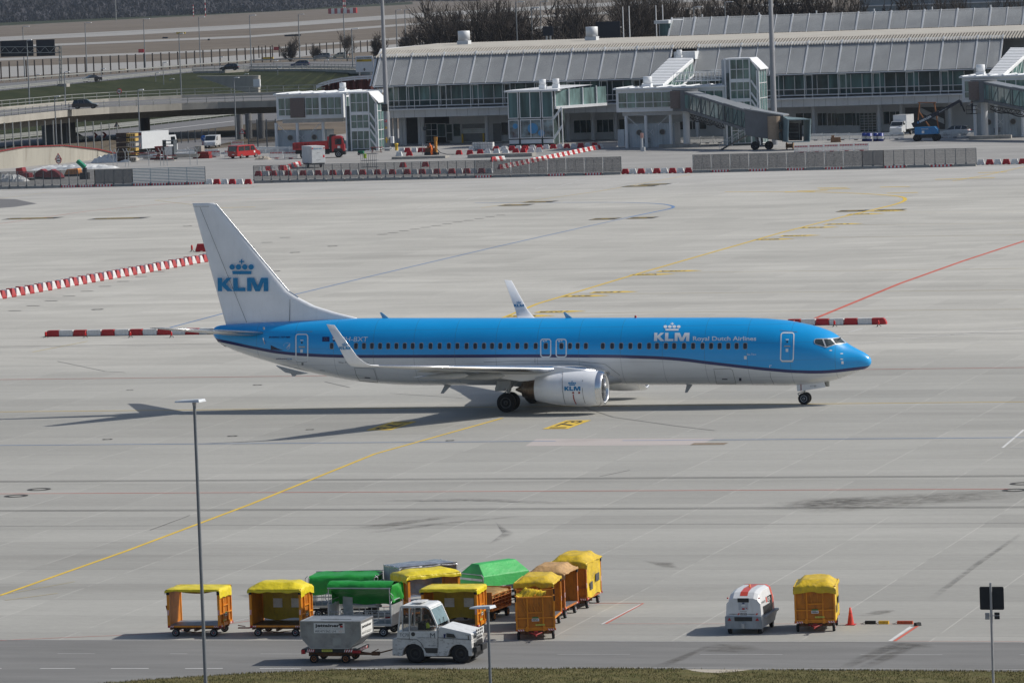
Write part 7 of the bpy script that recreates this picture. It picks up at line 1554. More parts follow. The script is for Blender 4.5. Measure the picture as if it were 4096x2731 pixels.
mb = MB(); put_text(mb, '278', lambda u, v: (-2.53, -.3-.3*u, 1.0+.13*v*1.), 0); mb.quad((1.05,-.99,.75),(1.35,-.99,.75),(1.35,-.99,1.05),(1.05,-.99,1.05)); mb.build('sticker', WTX, vn, recalc=False)
van((G(*Z1(1720,1222)).x, G(*Z1(1720,1222)).y+2), -82, 'small white delivery van with its headlights on behind the blue arrow sign', CP('white van paint', (.62,.64,.66)), 4.4, 1.85, 1.95, cargo=True)
# tipper truck
t = thing('tipper_truck', 'red tipper truck parked in front of the left gate house', 'truck', (-165.9,397.0,0), R(14)); RT = CP('red tipper paint', (.42,.012,.018)); RTD = M('dark red tipper panel', (.22,.01,.012), .5, 0, .15, 2, dirt=.3)
mb = MB(); mb.prism([(-3.9,1.35),(-3.95,2.3),(1.2,2.45),(1.35,3.1),(1.45,3.1),(1.2,1.35)], -1.22, -1.14); mb.prism([(-3.9,1.35),(-3.95,2.3),(1.2,2.45),(1.35,3.1),(1.45,3.1),(1.2,1.35)], 1.14, 1.22); mb.box(-3.95,-3.85,-1.22,1.22,1.35,2.3); mb.box(1.15,1.3,-1.22,1.22,1.35,3.1); mb.box(-3.9,1.2,-1.2,1.2,1.3,1.42)
for k in range(8): x = -3.6+.62*k; mb.bar((x,-1.25,1.4),(x,-1.25,2.3),.09,.06)
mb.bar((-3.9,-1.25,1.45),(1.2,-1.25,1.45),.08); mb.build('tipper_body', RT, t); mb = MB(); mb.box(-3.8,-1.5,-1.26,-1.21,1.5,2.25); mb.build('side_panel', RTD, t)
mb = MB(); mb.prism([(1.75,.9),(1.75,3.0),(1.95,3.15),(2.9,3.15),(3.35,2.95),(3.6,1.9),(3.62,.9)], -1.15, 1.15); mb.build('cab', RT, t, bevel=.07)
mb = MB(); mb.box(1.45,1.75,-1.1,1.1,.8,3.3); mb.box(1.5,2.3,-.9,.9,3.1,3.35); mb.build('exhaust_stack', BLACK, t); mb = MB(); mb.box(2.25,3.2,-1.17,-1.14,1.9,2.75); mb.build('side_window', CARG, t)
mb = MB(); mb.quad((3.40,-1.0,2.85),(3.63,-1.05,1.95),(3.63,1.05,1.95),(3.40,1.0,2.85)); mb.build('windscreen', CARG, t, recalc=False); mb = MB(); mb.box(2.6,3.0,-1.165,-1.15,1.2,1.7); mb.build('sticker', WTX, t)
mb = MB(); mb.box(-3.6,3.55,-.5,.5,.7,1.3); mb.box(.3,1.4,-1.15,-.6,.55,1.15); mb.prism([(2.0,.9),(2.15,1.35),(3.2,1.35),(3.4,.9)], -1.2, 1.2); mb.box(3.2,3.7,-1.1,1.1,.4,.95); mb.build('chassis', BLACK, t)
for x in (-2.4,-1.1,2.7):
    for s in (-1,1): wheel(t, (x, s*1.0, .52), .52, .34, 'wheel', n=18)
# box trailer
t = thing('box_trailer', 'small white box trailer with blue lettering in front of the red tipper truck', 'trailer', (-155.5,362.8,0), R(128)); mb = MB(); mb.box(-2.0,2.0,-1.0,1.0,.65,3.0); mb.build('box', M('dirty white trailer', (.52,.54,.56), .5, 0, .08, 1, dirt=.35), t, bevel=.03)
mb = MB(); mb.box(-2.03,-2.0,-.95,.95,.7,2.95); put_text(mb, 'sluto-tec', lambda u, v: (-2.04, .75-1.3*u, 2.55+.22*v), 1, bold=.02); put_text(mb, 'SERVICE', lambda u, v: (-2.04, .2-.4*u, 2.05+.08*v), 3); put_text(mb, 'www.slutotec.de', lambda u, v: (-2.04, .35-.7*u, 1.05+.09*v), 3); mb.quad((-2.035,-.9,1.4),(-2.035,-.65,1.4),(-2.035,-.65,1.75),(-2.035,-.9,1.75), mi=2); mb.build('rear_door', [M('trailer door white', (.55,.57,.58), .5), M('blue trailer lettering', (.05,.22,.42), .5), REFL, BLACK], t, recalc=False)
for s in (-1,1): mb = MB(); mb.tube((-2.05, s*.85, 2.7), (-2.0, s*.85, 2.7), .1, n=10); mb.build('tail_light', TL, t)
for s in (-1,1): wheel(t, (-.2, s*.95, .35), .35, .22, 'wheel', n=16)
mb = MB(); mb.box(-1.9,1.9,-.9,.9,.45,.65); mb.bar((2.0,0,.6),(3.2,0,.55),.12); mb.build('chassis', BLACK, t)
car((-76.6,420.9), 176, 'white hatchback parked behind the boom lift', CP('white car paint', (.62,.64,.67)))
car((XY(4093, 418), 418), 0, 'pale car cut off at the right edge behind the gate house', CP('silver car paint', (.42,.44,.46)))
# boom lift
t = thing('boom_lift', 'blue articulated boom lift with raised dark boom reaching to the right', 'boom lift', (-77.3,403.4,0), R(2)); BL = M('boom lift blue', (.012,.17,.42), .4, 0, .1, 2, dirt=.2, coat=.3); BD = M('boom dark blue', (.012,.016,.03), .5, 0, .15, 2)
mb = MB(); mb.prism([(-1.6,.95),(-1.6,2.0),(1.3,2.05),(1.7,1.6),(1.75,1.0)], -.9, .9); mb.build('engine_housing', BL, t, bevel=.06); mb = MB(); mb.box(-1.7,1.75,-.7,.7,.45,.95); mb.build('chassis', BLACK, t)
for x in (-1.35,1.4):
    for s in (-1,1): wheel(t, (x, s*.85, .5), .5, .4, 'wheel', BLACK, n=18)
q = lambda a, b, Y=404.6: PY(*Z4(a, b), Y)-t.location
A, B, C_ = q(1345, 1035), q(1560, 930), q(1735, 832)
mb = MB(); mb.bar(A, B, .55, .62); mb.build('lower_boom', BD, t); mb = MB(); mb.bar(B-(B-A)*.1, C_, .35, .42); mb.build('telescopic_boom', BD, t); mb = MB(); mb.bar(C_, q(1750,878), .3, .3); mb.build('jib', BD, t)
mb = MB(); d = (B-A); nrm = Vector((-d.z, 0, d.x)).normalized(); put_text(mb, 'BIBERGER', lambda u, v: A+d*(.28+.45*u)+nrm*(-.16+.30*v)+Vector((0,-.30,0)), 0, bold=.03); put_text(mb, 'Arbeitsbuhnen', lambda u, v: B+(C_-B)*(.02+.35*u)+nrm*(-.08+.12*v)+Vector((0,-.30,0)), 0)
mb.build('lettering', WTX, t, recalc=False); mb = MB(); mb.tube(A+d*.22+Vector((0,-.29,0)), A+d*.22+Vector((0,-.28,0)), .16, n=12); mb.build('blue_disc', BL, t)
b0 = q(1830, 940); mb = MB(); x, y, z = b0
for zz in (0, .55, 1.1): mb.path([(x-.7,y-.4,z+zz),(x+.7,y-.4,z+zz),(x+.7,y+.4,z+zz),(x-.7,y+.4,z+zz),(x-.7,y-.4,z+zz)], .04)
for cx in (-.7, 0, .7): mb.bar((x+cx,y-.4,z),(x+cx,y-.4,z+1.1),.05)
mb.box(x-.7,x+.7,y-.4,y+.4,z-.05,z+.02); mb.bar((x-1.0,y,z+.3),tuple(C_),.2); mb.build('work_basket', BLACK, t)
put = MB(); put_text(put, 'BIBERGER', lambda u, v: (-.6+1.0*u, -.915, 1.68+.14*v), 0); put.quad((-.55,-.912,1.15),(-.2,-.912,1.15),(-.2,-.912,1.5),(-.55,-.912,1.5)); put.build('sticker', WTX, t, recalc=False)
person((t.location.x+x+.1, t.location.y+y, t.location.z+z+.92), R(180), dict(pel=(0,0,0),spi=(0,0,.2),che=(.02,0,.42),nec=(.03,0,.6),hea=(.06,0,.72),top=(.06,0,.82),shl=(0,.2,.5),ell=(.1,.25,.3),wrl=(.3,.2,.4),hal=(.38,.2,.45),shr=(0,-.2,.5),elr=(.1,-.25,.3),wrr=(.3,-.2,.4),har=(.38,-.2,.45),hpl=(0,.1,-.05),knl=(.03,.12,-.45),anl=(0,.12,-.85),tol=(.14,.12,-.9),hpr=(0,-.1,-.05),knr=(.03,-.12,-.45),anr=(0,-.12,-.85),tor=(.14,-.12,-.9)), 'person in dark work clothes standing in the raised basket of the boom lift', NVY, NVY)
# temporary prop frame
t = thing('prop_frame', 'rusty orange shoring props with a beam under the pier slab behind the boom lift', 'shoring frame', (-82,420,0)); mb = MB(); pr = M('rusty prop', (.32,.13,.05), .7, 0, .3, 5)
for a, b in (((1385,1000),(1400,850)),((1560,1085),(1520,850)),((1395,925),(1500,1075)),((1385,848),(1535,848))): p0_, p1_ = PY(*Z4(*a), 420), PY(*Z4(*b), 420); m_ = MB(); m_.bar(p0_, p1_, .16); m_.build('prop', pr, t, world=True)
# drums, crates, tanks
for i, a in enumerate((948,985,1040,1080)):
    P = G(*Z4(a, 1166)); t = thing('steel_drum', ordn(i)+' blue and white steel drum from the left before the white slotted barriers', 'drum', (P.x, P.y, 0), 0, 'blue and white steel drums'); mb = MB(); mb.lathe([(0,.01),(0,.42),(.32,.42),(.33,.44),(.34,.42)], n=16); mb.lathe([(.34,.42),(.72,.42),(.73,.44)], n=16, mi=1); mb.lathe([(.73,.44),(.74,.42),(1.15,.42),(1.16,.4),(1.12,.38),(1.12,.01)], n=16); mb.build('barrel', [M('drum blue', (.01,.03,.22), .4), WHP], t)
P = G(*Z4(708, 1175)); t = thing('cardboard_crate', 'brown open crate standing left of the blue drums', 'crate', (P.x, P.y, 0), R(10)); mb = MB(); mb.box(-.7,.7,-.4,.4,.1,.7); mb.box(-.6,-.2,-.4,.4,.7,1.0); mb.build('box', M('brown cardboard', (.20,.11,.06), .8, 0, .2, 4), t); mb = MB(); mb.box(-.75,.75,-.45,.45,0,.1); mb.build('pallet', M('pallet wood', (.25,.16,.09), .8, 0, .2, 5), t)
P = G(*Z3(3000-1000+430, 0)) if 0 else G(3160, 598); t = thing('cable_drum', 'two-flanged wooden cable drum lying behind the braced fence', 'cable drum', (P.x, P.y, .0)); mb = MB(); mb.lathe([(-.5,.01),(-.5,.5),(-.4,.5),(-.4,.3),(.4,.3),(.4,.5),(.5,.5),(.5,.01)], (0,0,.5), 'x', 16); mb.build('drum', M('plywood brown', (.22,.14,.08), .8, 0, .2, 5), t)
for i, a in enumerate((1895, 1960)):
    P = G(*Z2(a, 1243)); t = thing('liquid_tank', ('left','right')[i]+' one of two white caged liquid tanks left of the glass box', 'tank', (P.x, P.y, 0), R(0), 'white caged liquid tanks'); mb = MB(); mb.box(-.95,.95,-.5,.5,.15,1.2); mb.build('tank', WHP, t, bevel=.08); mb = MB()
    for k in range(6): mb.bar((-.95+.38*k,-.53,.1),(-.95+.38*k,-.53,1.25),.04)
    for zz in (.2,.55,.9,1.22): mb.bar((-.97,-.53,zz),(.97,-.53,zz),.04)
    mb.box(-1,1,-.55,.55,0,.14); mb.build('cage', STEEL, t)
P = G(*Z2(990, 1385)); t = thing('tool_cage', 'open wire tool cage with a yellow jacket seen over the mesh fence', 'cage', (P.x, P.y, 0)); mb = MB()
for k in range(9): mb.bar((-1.1+.275*k,-.5,.1),(-1.1+.275*k,-.5,1.9),.04)
for zz in (.1,1.0,1.9): mb.path([(-1.1,-.5,zz),(1.1,-.5,zz),(1.1,.5,zz),(-1.1,.5,zz),(-1.1,-.5,zz)], .03)
mb.build('cage', POST, t); mb = MB(); mb.box(-.8,-.4,-.3,0,1.3,1.95); mb.build('jacket', HIV, t, bevel=.08)
# drilling rig and worker
P = G(*Z2(1500, 1280)); t = thing('drilling_rig', 'small tracked drilling rig standing beside the worker in orange', 'drilling rig', (P.x, P.y, 0), R(-5)); ok_ = M('rig yellow', (.42,.20,.03), .6, 0, .3, 4, dirt=.5)
mb = MB(); mb.box(-1.0,1.0,-.5,-.2,.0,.4); mb.box(-1.0,1.0,.2,.5,.0,.4); mb.build('tracks', BLACK, t, bevel=.08); mb = MB(); mb.box(-.9,.5,-.35,.35,.4,1.0); mb.box(-.6,.2,-.3,.3,1.0,1.4); mb.build('engine', UND, t, bevel=.04)
mb = MB(); mb.box(.55,.85,-.2,.2,.3,2.6); mb.box(.45,.95,-.1,.1,2.1,2.6); mb.build('drill_mast', ok_, t); mb = MB(); mb.path([(-1.0,0,.9),(-1.2,0,1.5),(-.6,0,1.6)], .05); mb.bar((-1.4,0,.1),(-1.4,0,1.8),.06); mb.build('control_arm', STEEL, t); mb = MB(); mb.path([(.9,-.3,.9),(1.6,-.5,.3),(2.6,-.4,.05),(3.8,-.5,.05)], .05); mb.build('hose', BLACK, t)
STD = dict(pel=(0,0,0),spi=(.05,0,.2),che=(.14,0,.40),nec=(.22,0,.56),hea=(.30,0,.66),top=(.32,0,.76),shl=(.16,.2,.48),ell=(.28,.24,.24),wrl=(.50,.16,.20),hal=(.58,.14,.20),shr=(.16,-.2,.48),elr=(.28,-.24,.24),wrr=(.50,-.16,.20),har=(.58,-.14,.20),hpl=(0,.1,-.05),knl=(.10,.13,-.45),anl=(0,.14,-.84),tol=(.15,.14,-.88),hpr=(0,-.1,-.05),knr=(.06,-.14,-.45),anr=(-.08,-.15,-.84),tor=(.06,-.15,-.88))
person((P.x+.25, P.y-.75, .92), R(170), STD, 'person in orange high-visibility work clothes bending at the drilling rig', HIO, HIO, hat=1, helmet_m=M('orange helmet', (.7,.15,.02), .4))
P = G(*Z2(1448, 1195)); t = thing('round_road_sign', 'round dark traffic sign seen from behind in front of the pier door', 'sign', (P.x, P.y, 0)); mb = MB(); mb.tube((0,0,0),(0,0,2.7),.035); mb.build('pole', STEEL, t); mb = MB(); mb.lathe([(0,.01),(0,.33),(.03,.33),(.03,.01)], (0,-.05,2.5), 'y', 20); mb.build('disc', POST, t)
P = G(*Z2(1210, 1243)); t = thing('hydrant', 'yellow hydrant post beside the left mast', 'hydrant', (P.x, P.y, 0)); mb = MB(); mb.lathe([(0,.25),(.1,.22),(.8,.22),(.85,.3),(1.05,.3),(1.1,.1)], n=12); mb.build('post', YEL, t)
P = G(*Z2(1045, 1262)); t = thing('work_trestle', 'dark red work trestle with white pipes at the foot of the stair tower', 'trestle', (P.x, P.y, 0)); mb = MB(); mb.box(-.9,.9,-.3,.3,.75,.85); mb.bar((-.7,0,0),(-.6,0,.8),.08); mb.bar((.7,0,0),(.6,0,.8),.08); mb.bar((-.9,0,.1),(.9,0,.1),.06); mb.build('frame', RFR, t); mb = MB(); mb.tube((.8,.2,.6),(2.4,.2,.6),.1); mb.tube((-1.8,.3,.3),(-.4,.3,.3),.1); mb.build('pipe', WHP, t)
P = G(*Z2(920, 1280)); t = thing('compressor', 'small green pump machine on the ground in front of the tipper truck cab', 'machine', (P.x, P.y, 0)); mb = MB(); mb.box(-.5,.4,-.3,.3,.15,.6); mb.build('housing', M('machine green', (.01,.14,.07), .5), t, bevel=.08); wheel(t, (-.3,-.3,.2), .2, .1, 'wheel', n=12)
for nm, lb, a, b, L, D, h in (('concrete_block','long low concrete slab edge beside the drilling rig',1390,1312,8,2.0,.35),('concrete_block','higher concrete slab edge in front of the loose barrier row',2060,1300,9.5,2.2,.5)):
    P = G(*Z2(a, b)); t = thing(nm, lb, 'concrete slab', (P.x, P.y+D/2, 0)); mb = MB(); mb.box(-L/2,L/2,-D/2,D/2,0,h); mb.build('slab', CONC, t, bevel=.03)
for a in (1400, 1940): 
    P = G(*Z3(a, 1220)) if a < 1900 else G(*Z4(1900, 1150)); t = thing('kerb_island', 'concrete kerb base at the foot of the '+('central' if a < 1900 else 'right')+' jet bridge column', 'concrete base', (P.x, P.y, 0)); mb = MB(); mb.box(-1.5,4.5,-.4,.4,0,.5); mb.box(.9,1.1,-.43,-.4,0,.5); mb.build('kerb', CONC, t, bevel=.02)
P = G(*Z3(1180, 1250)); t = thing('floor_socket', 'grey service post with pink sticker in front of the central gate house', 'service post', (P.x, P.y, 0)); mb = MB(); mb.box(-.3,.3,-.2,.2,0,.6); mb.box(-.25,0,-.1,.1,.6,2.6); mb.build('post', PLG, t); mb = MB(); mb.box(-.25,.15,-.25,-.1,1.9,2.6); mb.build('box', M('pinkish sticker', (.5,.28,.24), .6), t)
# site material left
P = G(*Z1(1070, 1335)); t = thing('formwork_stack', 'tall stack of dark and yellow formwork panels in front of the box truck', 'panel stack', (P.x, P.y, 0), R(8)); mk, my, mw_ = M('dark formwork side', (.035,.022,.018), .8, 0, .3, 4), M('yellow formwork', (.45,.30,.08), .7, 0, .2, 4), M('pale formwork', (.42,.39,.34), .7)
for k in range(6):
    mb = MB(); z = .1+.72*k; mb.box(-1.6,.0,-1.5,.6,z,z+.6, mi=0); mb.box(.0,1.35,-1.5,.6,z+.06,z+.5, mi=1 if k not in (0,3) else 2)
    for j in range(4): mb.box(.1+.3*j,.2+.3*j,-1.53,-1.5,z+.1,z+.45, mi=0)
    mb.build('formwork_panel', [mk, my, mw_], t)
def heap(name, label, u, v, L, D, h, m, seed, cat='heap', z=0):
    P = G(u, v, z); t = thing(name, label, cat, (P.x, P.y, z)); rn = random.Random(seed); n1, n2 = 26, 10; vs = []
    for j in range(n2+1):
        for i in range(n1+1):
            a, b = i/n1, j/n2; e = (math.sin(math.pi*a)**.5)*(math.sin(math.pi*b)**.6) if 0 < a < 1 and 0 < b < 1 else 0; vs.append((-L/2+L*a, -D/2+D*b, h*e*(.45+.55*rn.random())))
    mb = MB(); mb.add(vs, [(j*(n1+1)+i, j*(n1+1)+i+1, (j+1)*(n1+1)+i+1, (j+1)*(n1+1)+i) for j in range(n2) for i in range(n1)]); mb.build('pile', m, t, recalc=False); return t
heap('tarpaulin_heap', 'heap of crumpled white sheeting left of the formwork stack', *Z1(930,1340), 6.5, 2.0, 1.5, WHP, 3); heap('sheeting_roll', 'long white sheeting spread below the retaining wall', *Z1(620,1395), 13, 2.5, .8, WHP, 4)
heap('sheeting_heap', 'white sheeting heap between the red machines and the truck', *Z1(1250,1300), 4.5, 1.2, 1.1, WHP, 5); heap('rubble_heap', 'small grey sand heap behind the left end of the mesh fence', *Z2(105,1318), 2.4, 1.4, .6, M('sand', (.35,.31,.26), .9), 6, 'sand heap')
heap('netting_heap', 'tangled white netting under the slats at the far left', *Z1(60,1500), 6, 2, 1.2, WHP, 8)
def machine(name, label, u, v, m, polys, D=1.4, rot=0, cat='machine', extra=None):
    P = G(u, v); t = thing(name, label, cat, (P.x, P.y, 0), R(rot))
    for i, (pn, poly, mm) in enumerate(polys): mb = MB(); mb.prism(poly, -D/2, D/2); mb.build(pn, mm or m, t, bevel=.03)
    return t
RM = M('red machine paint', (.20,.012,.015), .5, 0, .25, 3, dirt=.4)
for i, (a, b, lb) in enumerate(((205,1490,'red excavator body behind the left mesh fence'),(365,1475,'dark red bucket behind the mesh fence next to the red excavator'),(450,1478,'second dark red bucket left of the orange tube stack'))):
    machine('excavator_bucket' if i else 'compact_excavator', lb, *Z1(a, b), RM, [('body', [(-.9,.4),(-1.0,1.7),(-.1,1.8),(.1,1.1),(.9,1.0),(1.0,.4)] if not i else [(-1.3,.2),(-1.4,.5),(-.7,1.1),(-.1,1.35),(.8,.8),(1.3,.2)], None), ('base', [(-1.2,0),(-1.2,.3),(1.2,.3),(1.2,0)], BLACK)])
machine('red_hopper', 'red steel hopper right of the white sheeting heap', *Z1(1335,1312), RM, [('funnel', [(-.9,1.9),(.9,1.9),(.35,.7),(-.35,.7)], None), ('legs', [(-.8,0),(-.7,0),(-.3,.8),(.3,.8),(.7,0),(.8,0),(.4,.9),(-.4,.9)], None)], cat='hopper')
machine('steel_rack', 'steel rack with white canister at the front corner of the box truck', *Z1(1405,1315), STEEL, [('post', [(-.9,0),(-.8,0),(-.8,2.9),(-.9,2.9)], POST), ('post', [(.8,0),(.9,0),(.9,2.9),(.8,2.9)], POST), ('shelf', [(-.9,2.2),(.9,2.2),(.9,2.3),(-.9,2.3)], POST), ('shelf', [(-.9,2.7),(.9,2.7),(.9,2.8),(-.9,2.8)], POST), ('canister', [(-.6,.5),(.6,.5),(.6,1.9),(-.6,1.9)], WHP)], cat='rack')
machine('plank_stack', 'low stack of pale planks right of the steel rack', *Z1(1545,1312), mw_, [('planks', [(-2.2,.2),(2.0,.2),(2.2,.7),(-2.2,.65)], None), ('top_planks', [(-1.8,.72),(1.6,.74),(1.6,1.0),(-1.8,.95)], WHP)], cat='plank stack')
machine('beam_stack', 'dark red steel beam stack left of the red van', *Z1(1672,1308), RFR, [('beams', [(-1.3,.0),(1.3,.0),(1.3,.5),(-1.3,.5)], None), ('top_beams', [(-.9,.55),(1.2,.55),(1.2,1.0),(-.9,1.0)], None), ('crate', [(-1.0,1.05),(.1,1.05),(.1,1.9),(-1.0,1.9)], M('wire crate', (.3,.28,.25), .6))], cat='beam stack')
machine('tube_stack', 'stack of orange tubes behind the left mesh fence', *Z1(612,1455), M('orange tube', (.5,.2,.05), .6, 0, .4, 4), [('tubes', [(-1.2,.3),(1.0,.3),(.8,1.1),(-.8,1.0)], None), ('support', [(-1.2,0),(1.0,0),(1.0,.3),(-1.2,.3)], BLACK)], cat='tube stack')
P = G(*Z1(700, 1480)); t = thing('green_loader_arm', 'bright green machine arm rising behind the left mesh fence', 'machine arm', (P.x, P.y, 0)); q = lambda a, b: PY(*Z1(a, b), P.y)-P; gm = M('green machine paint', (.005,.20,.10), .4)
mb = MB(); mb.bar(q(640,1328), q(700,1382), .75, .5); mb.build('arm', gm, t, bevel=.08); mb = MB(); mb.box(-.6,.6,-.4,.4,0,.9); mb.bar((0,0,.5), q(700,1385), .5); mb.build('base', BLACK, t)
P = G(*Z1(1230, 1372)); t = thing('scaffold_feet_row', 'row of forked steel fence holders stored in front of the formwork', 'steel holders', (P.x, P.y, 0)); mb = MB()
for k, x in enumerate((-5.5,-4.9,-3.6,-3.1,.0,1.8,2.3,2.8,6.3,7.4)): m_ = MB(); m_.bar((x,0,0),(x,0,2.0),.07); m_.bar((x,0,2.0),(x-.35,0,2.6),.06); m_.bar((x,0,2.0),(x+.35,0,2.6),.06); m_.build('forked_post', STEEL, t)
P = G(*Z1(1265, 1335)); t = thing('timber_stack', 'long stack of dirty boards behind the forked steel holders', 'timber', (P.x, P.y, 0)); rn = random.Random(2)
for k in range(9): m_ = MB(); x = rn.uniform(-2.5,2.0); m_.bar((x-1.8,rn.uniform(-.6,.6),.2+.16*k),(x+1.8,rn.uniform(-.6,.6),.25+.16*k+rn.uniform(-.1,.1)),.22,.14); m_.build('board', (mw_, RM, mk)[k % 3], t)
# ================================================================ background: roads, bridges, lamps, trees, airfield
def ribbon(name, A, B, m, zt=0., kind='structure', n=6):   # sheet between two pixel polylines; points (u, v, z)
    def den(P):
        P = [G(p[0], p[1], p[2]) for p in P]; out = []
        for a, b in zip(P[:-1], P[1:]): out += [a+(b-a)*i/n for i in range(n)]
        return out+[P[-1]]
    a, b = den(A), den(B); k = min(len(a), len(b)); mb = MB(); mb.add([p+Vector((0,0,zt)) for p in a[:k]+b[:k]], [(i, i+1, i+1+k, i+k) for i in range(k-1)])
    return struct(name, mb, m)
z1p = lambda a, z: [(x/2.063, y/2.063, z) for x, y in a]
for pts, m, nm in (([(-60,152),(500,124),(1100,93),(1700,52),(2300,18),(2900,-12),(2900,2),(2300,33),(1700,68),(1100,110),(500,142),(-60,167)], RUNW, 'runway'),
    ([(-60,188),(1000,143),(1800,82),(2500,45),(3300,5),(3300,12),(2500,53),(1800,90),(1000,151),(-60,196)], RUNW, 'taxiway'), ([(-60,236),(1100,190),(2000,118),(3000,50),(3000,60),(2000,127),(1100,197),(-60,246)], RUNW, 'taxiway'),
    ([(-60,270),(600,247),(1100,212),(1700,170),(1700,190),(1100,236),(600,272),(-60,315)], RUNW, 'taxiway'), ([(-60,88),(0,86),(1100,40),(1650,8),(1650,18),(1100,47),(0,104),(-60,107)], BANK, 'meadow_strip')):
    sheet(nm, [tuple(G(u, v)[:2]) for u, v in pts], m, .0)
for a, b, k in (((-60,162),(2300,26),5.5),((-60,157),(1100,100),3),((0,105.5),(1650,16),2)):
    mb = MB(); A, B = G(*a), G(*b); d = Vector((0, k*(9 if k > 4 else 5), 0)); mb.quad(A+Vector((0,0,.05)), B+Vector((0,0,.05)), B+d+Vector((0,0,.05)), A+d+Vector((0,0,.05))); struct('rubber_streak' if k > 4 else 'airfield_track', mb, M('dark rubber on runway', (.12,.12,.125), .9) if k > 4 else RUNW)
HI = [(-40,368,6),(364,330,6),(766,291,6),(1000,281,6),(1220,279,6),(1500,285,6)]; HF = [(-40,338,6),(364,305,6),(766,272,6),(1000,254,6),(1220,247,6),(1500,247,6)]
ribbon('upper_road', HI, HF, ASPH2)
LF = [(-40,570,.05),(60,560,.05),(281,538,.05),(600,504,.05),(935,465,.05),(1500,400,.05)]; LN_ = [(-40,592,.05),(60,584,.05),(281,577,.05),(600,543,.05),(940,504,.05),(1500,440,.05)]
ribbon('lower_road', LN_, LF, ASPH2, .03)
ribbon('embankment', [(u, v, 0.02) for u, v, _ in LF], [(-40,369,5.95),(364,331,5.95),(766,292,5.95),(1000,282,5.95),(1220,280,5.95),(1500,286,5.95)][:6], BANK)
ribbon('far_bank', [(u, v-.3, 5.9) for u, v, _ in HF], [(-40,322,0),(364,290,0),(766,257,0),(1000,240,0),(1220,232,0),(1500,230,0)], FIELD)
ribbon('road_line', [(281,560,.1),(600,525,.1),(935,486,.1)], [(281,558.6,.1),(600,523.6,.1),(935,484.6,.1)], PW_, .02)
WT = [(-40,622,0),(0,606,0),(97,589,0),(252,584,0),(388,599,0),(485,623,0)]; WBs = [(-40,680),(0,676),(97,667),(252,653),(388,638),(485,625)]
wb = [G(*q) for q in WBs]; wtp = [PY(q[0], q[1], b.y) for q, b in zip(WT, wb)]
t = thing('retaining_wall', 'curved pale concrete retaining wall with rust streaks and a red top edge at far left', 'wall', (wb[2].x, wb[2].y, 0)); RWM = M('stained retaining wall', (.36,.345,.30), .85, 0, .12, .3, st=(1,1,.1), dirt=.55, dcol=(.13,.10,.07), dst=(1.2,1.2,.12))
for i in range(len(wb)-1):
    a, b, c, d = wb[i], wb[i+1], wtp[i+1], wtp[i]; mb = MB(); n_ = Vector((0,.5,0)); mb.add([a,b,c,d,a+n_,b+n_,c+n_,d+n_], [(0,1,2,3),(3,2,6,7),(1,5,6,2),(0,3,7,4)]); mb.build('wall_segment', RWM, t, world=True); mb = MB(); mb.bar(c+Vector((0,.2,.06)), d+Vector((0,.2,.06)), .4, .14); mb.build('red_top_edge', RFR, t, world=True)
mb = MB(); b2 = [G(-40,592), G(60,584), G(281,577), G(400,565), G(480,557), G(560,548)]; mb.add(wtp+b2, [(i, i+1, i+7, i+6) for i in range(5)]); struct('soil_slope', mb, SOIL)
sheet('soil_ground', [tuple(G(*q)[:2]) for q in ((470,626),(700,596),(960,572),(1110,560),(1110,470),(940,505),(600,544),(400,566))], SOIL, .035)
sheet('ramp_road', [tuple(G(*q)[:2]) for q in ((500,612),(800,598),(960,560),(960,540),(700,572))], ASPH2, .05)
# viaduct
VN = [(-90,478),(0,468),(145,453),(291,438.5),(436,429),(582,421.7),(727,414.5),(872,408.6),(1095,402),(1300,398)]; VF = [(-90,452),(0,442),(145,429),(291,416),(436,407),(582,400),(727,393.5),(872,388),(1095,380.5),(1300,376)]
vn = [G(u, v, 6.) for u, v in VN]; vf = [G(u, v, 6.) for u, v in VF]; vt = thing('road_viaduct', 'curved concrete road viaduct on thick columns left of the gate house', 'viaduct', (-240,490,0)); VC = M('viaduct concrete', (.34,.325,.29), .85, 0, .15, .3, st=(1,1,.3), dirt=.4, dcol=(.16,.15,.13), dst=(.6,.6,.15)); n = len(vn); dz = lambda P, k: [p+Vector((0,0,k)) for p in P]
def shell(name, loops, m, par=vt):
    mb = MB(); k = len(loops); vs = [p for l_ in zip(*loops) for p in l_]; mb.add(vs, [(j*k+i, j*k+(i+1) % k, (j+1)*k+(i+1) % k, (j+1)*k+i) for j in range(len(loops[0])-1) for i in range(k)]); return mb.build(name, m, par, world=True)
mid = [(a+b)/2 for a, b in zip(vn, vf)]; ins = lambda P, f: [p+(c-p)*f for p, c in zip(P, mid)]
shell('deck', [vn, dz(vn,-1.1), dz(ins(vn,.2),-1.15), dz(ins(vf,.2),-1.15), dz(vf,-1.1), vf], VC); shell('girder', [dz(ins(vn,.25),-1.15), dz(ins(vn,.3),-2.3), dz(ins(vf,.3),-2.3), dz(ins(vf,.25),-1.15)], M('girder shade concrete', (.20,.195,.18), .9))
shell('road_surface', [dz(ins(vn,.08),.02), dz(ins(vn,.08),.05), dz(ins(vf,.08),.05), dz(ins(vf,.08),.02)], ASPH2); shell('kerb_wall', [dz(ins(vf,.06),.0), dz(ins(vf,.06),.55), dz(vf,.55), dz(vf,0)], VC)
for u0, u1, v in ((170,274,574),(562,592,545),(948,968,560),(984,1004,556),(1035,1055,556)):
    a, b = G(u0, v), G(u1, v); mb = MB(); r_ = (b.x-a.x)/2; mb.lathe([(0,r_),(4.2,r_)], ((a.x+b.x)/2, a.y, 0), 'z', 24, sy=.5 if r_ > 1 else 1); mb.build('column', M('viaduct column', (.15,.15,.15), .85, 0, .1, .5), vt, world=True)
_pc = {}
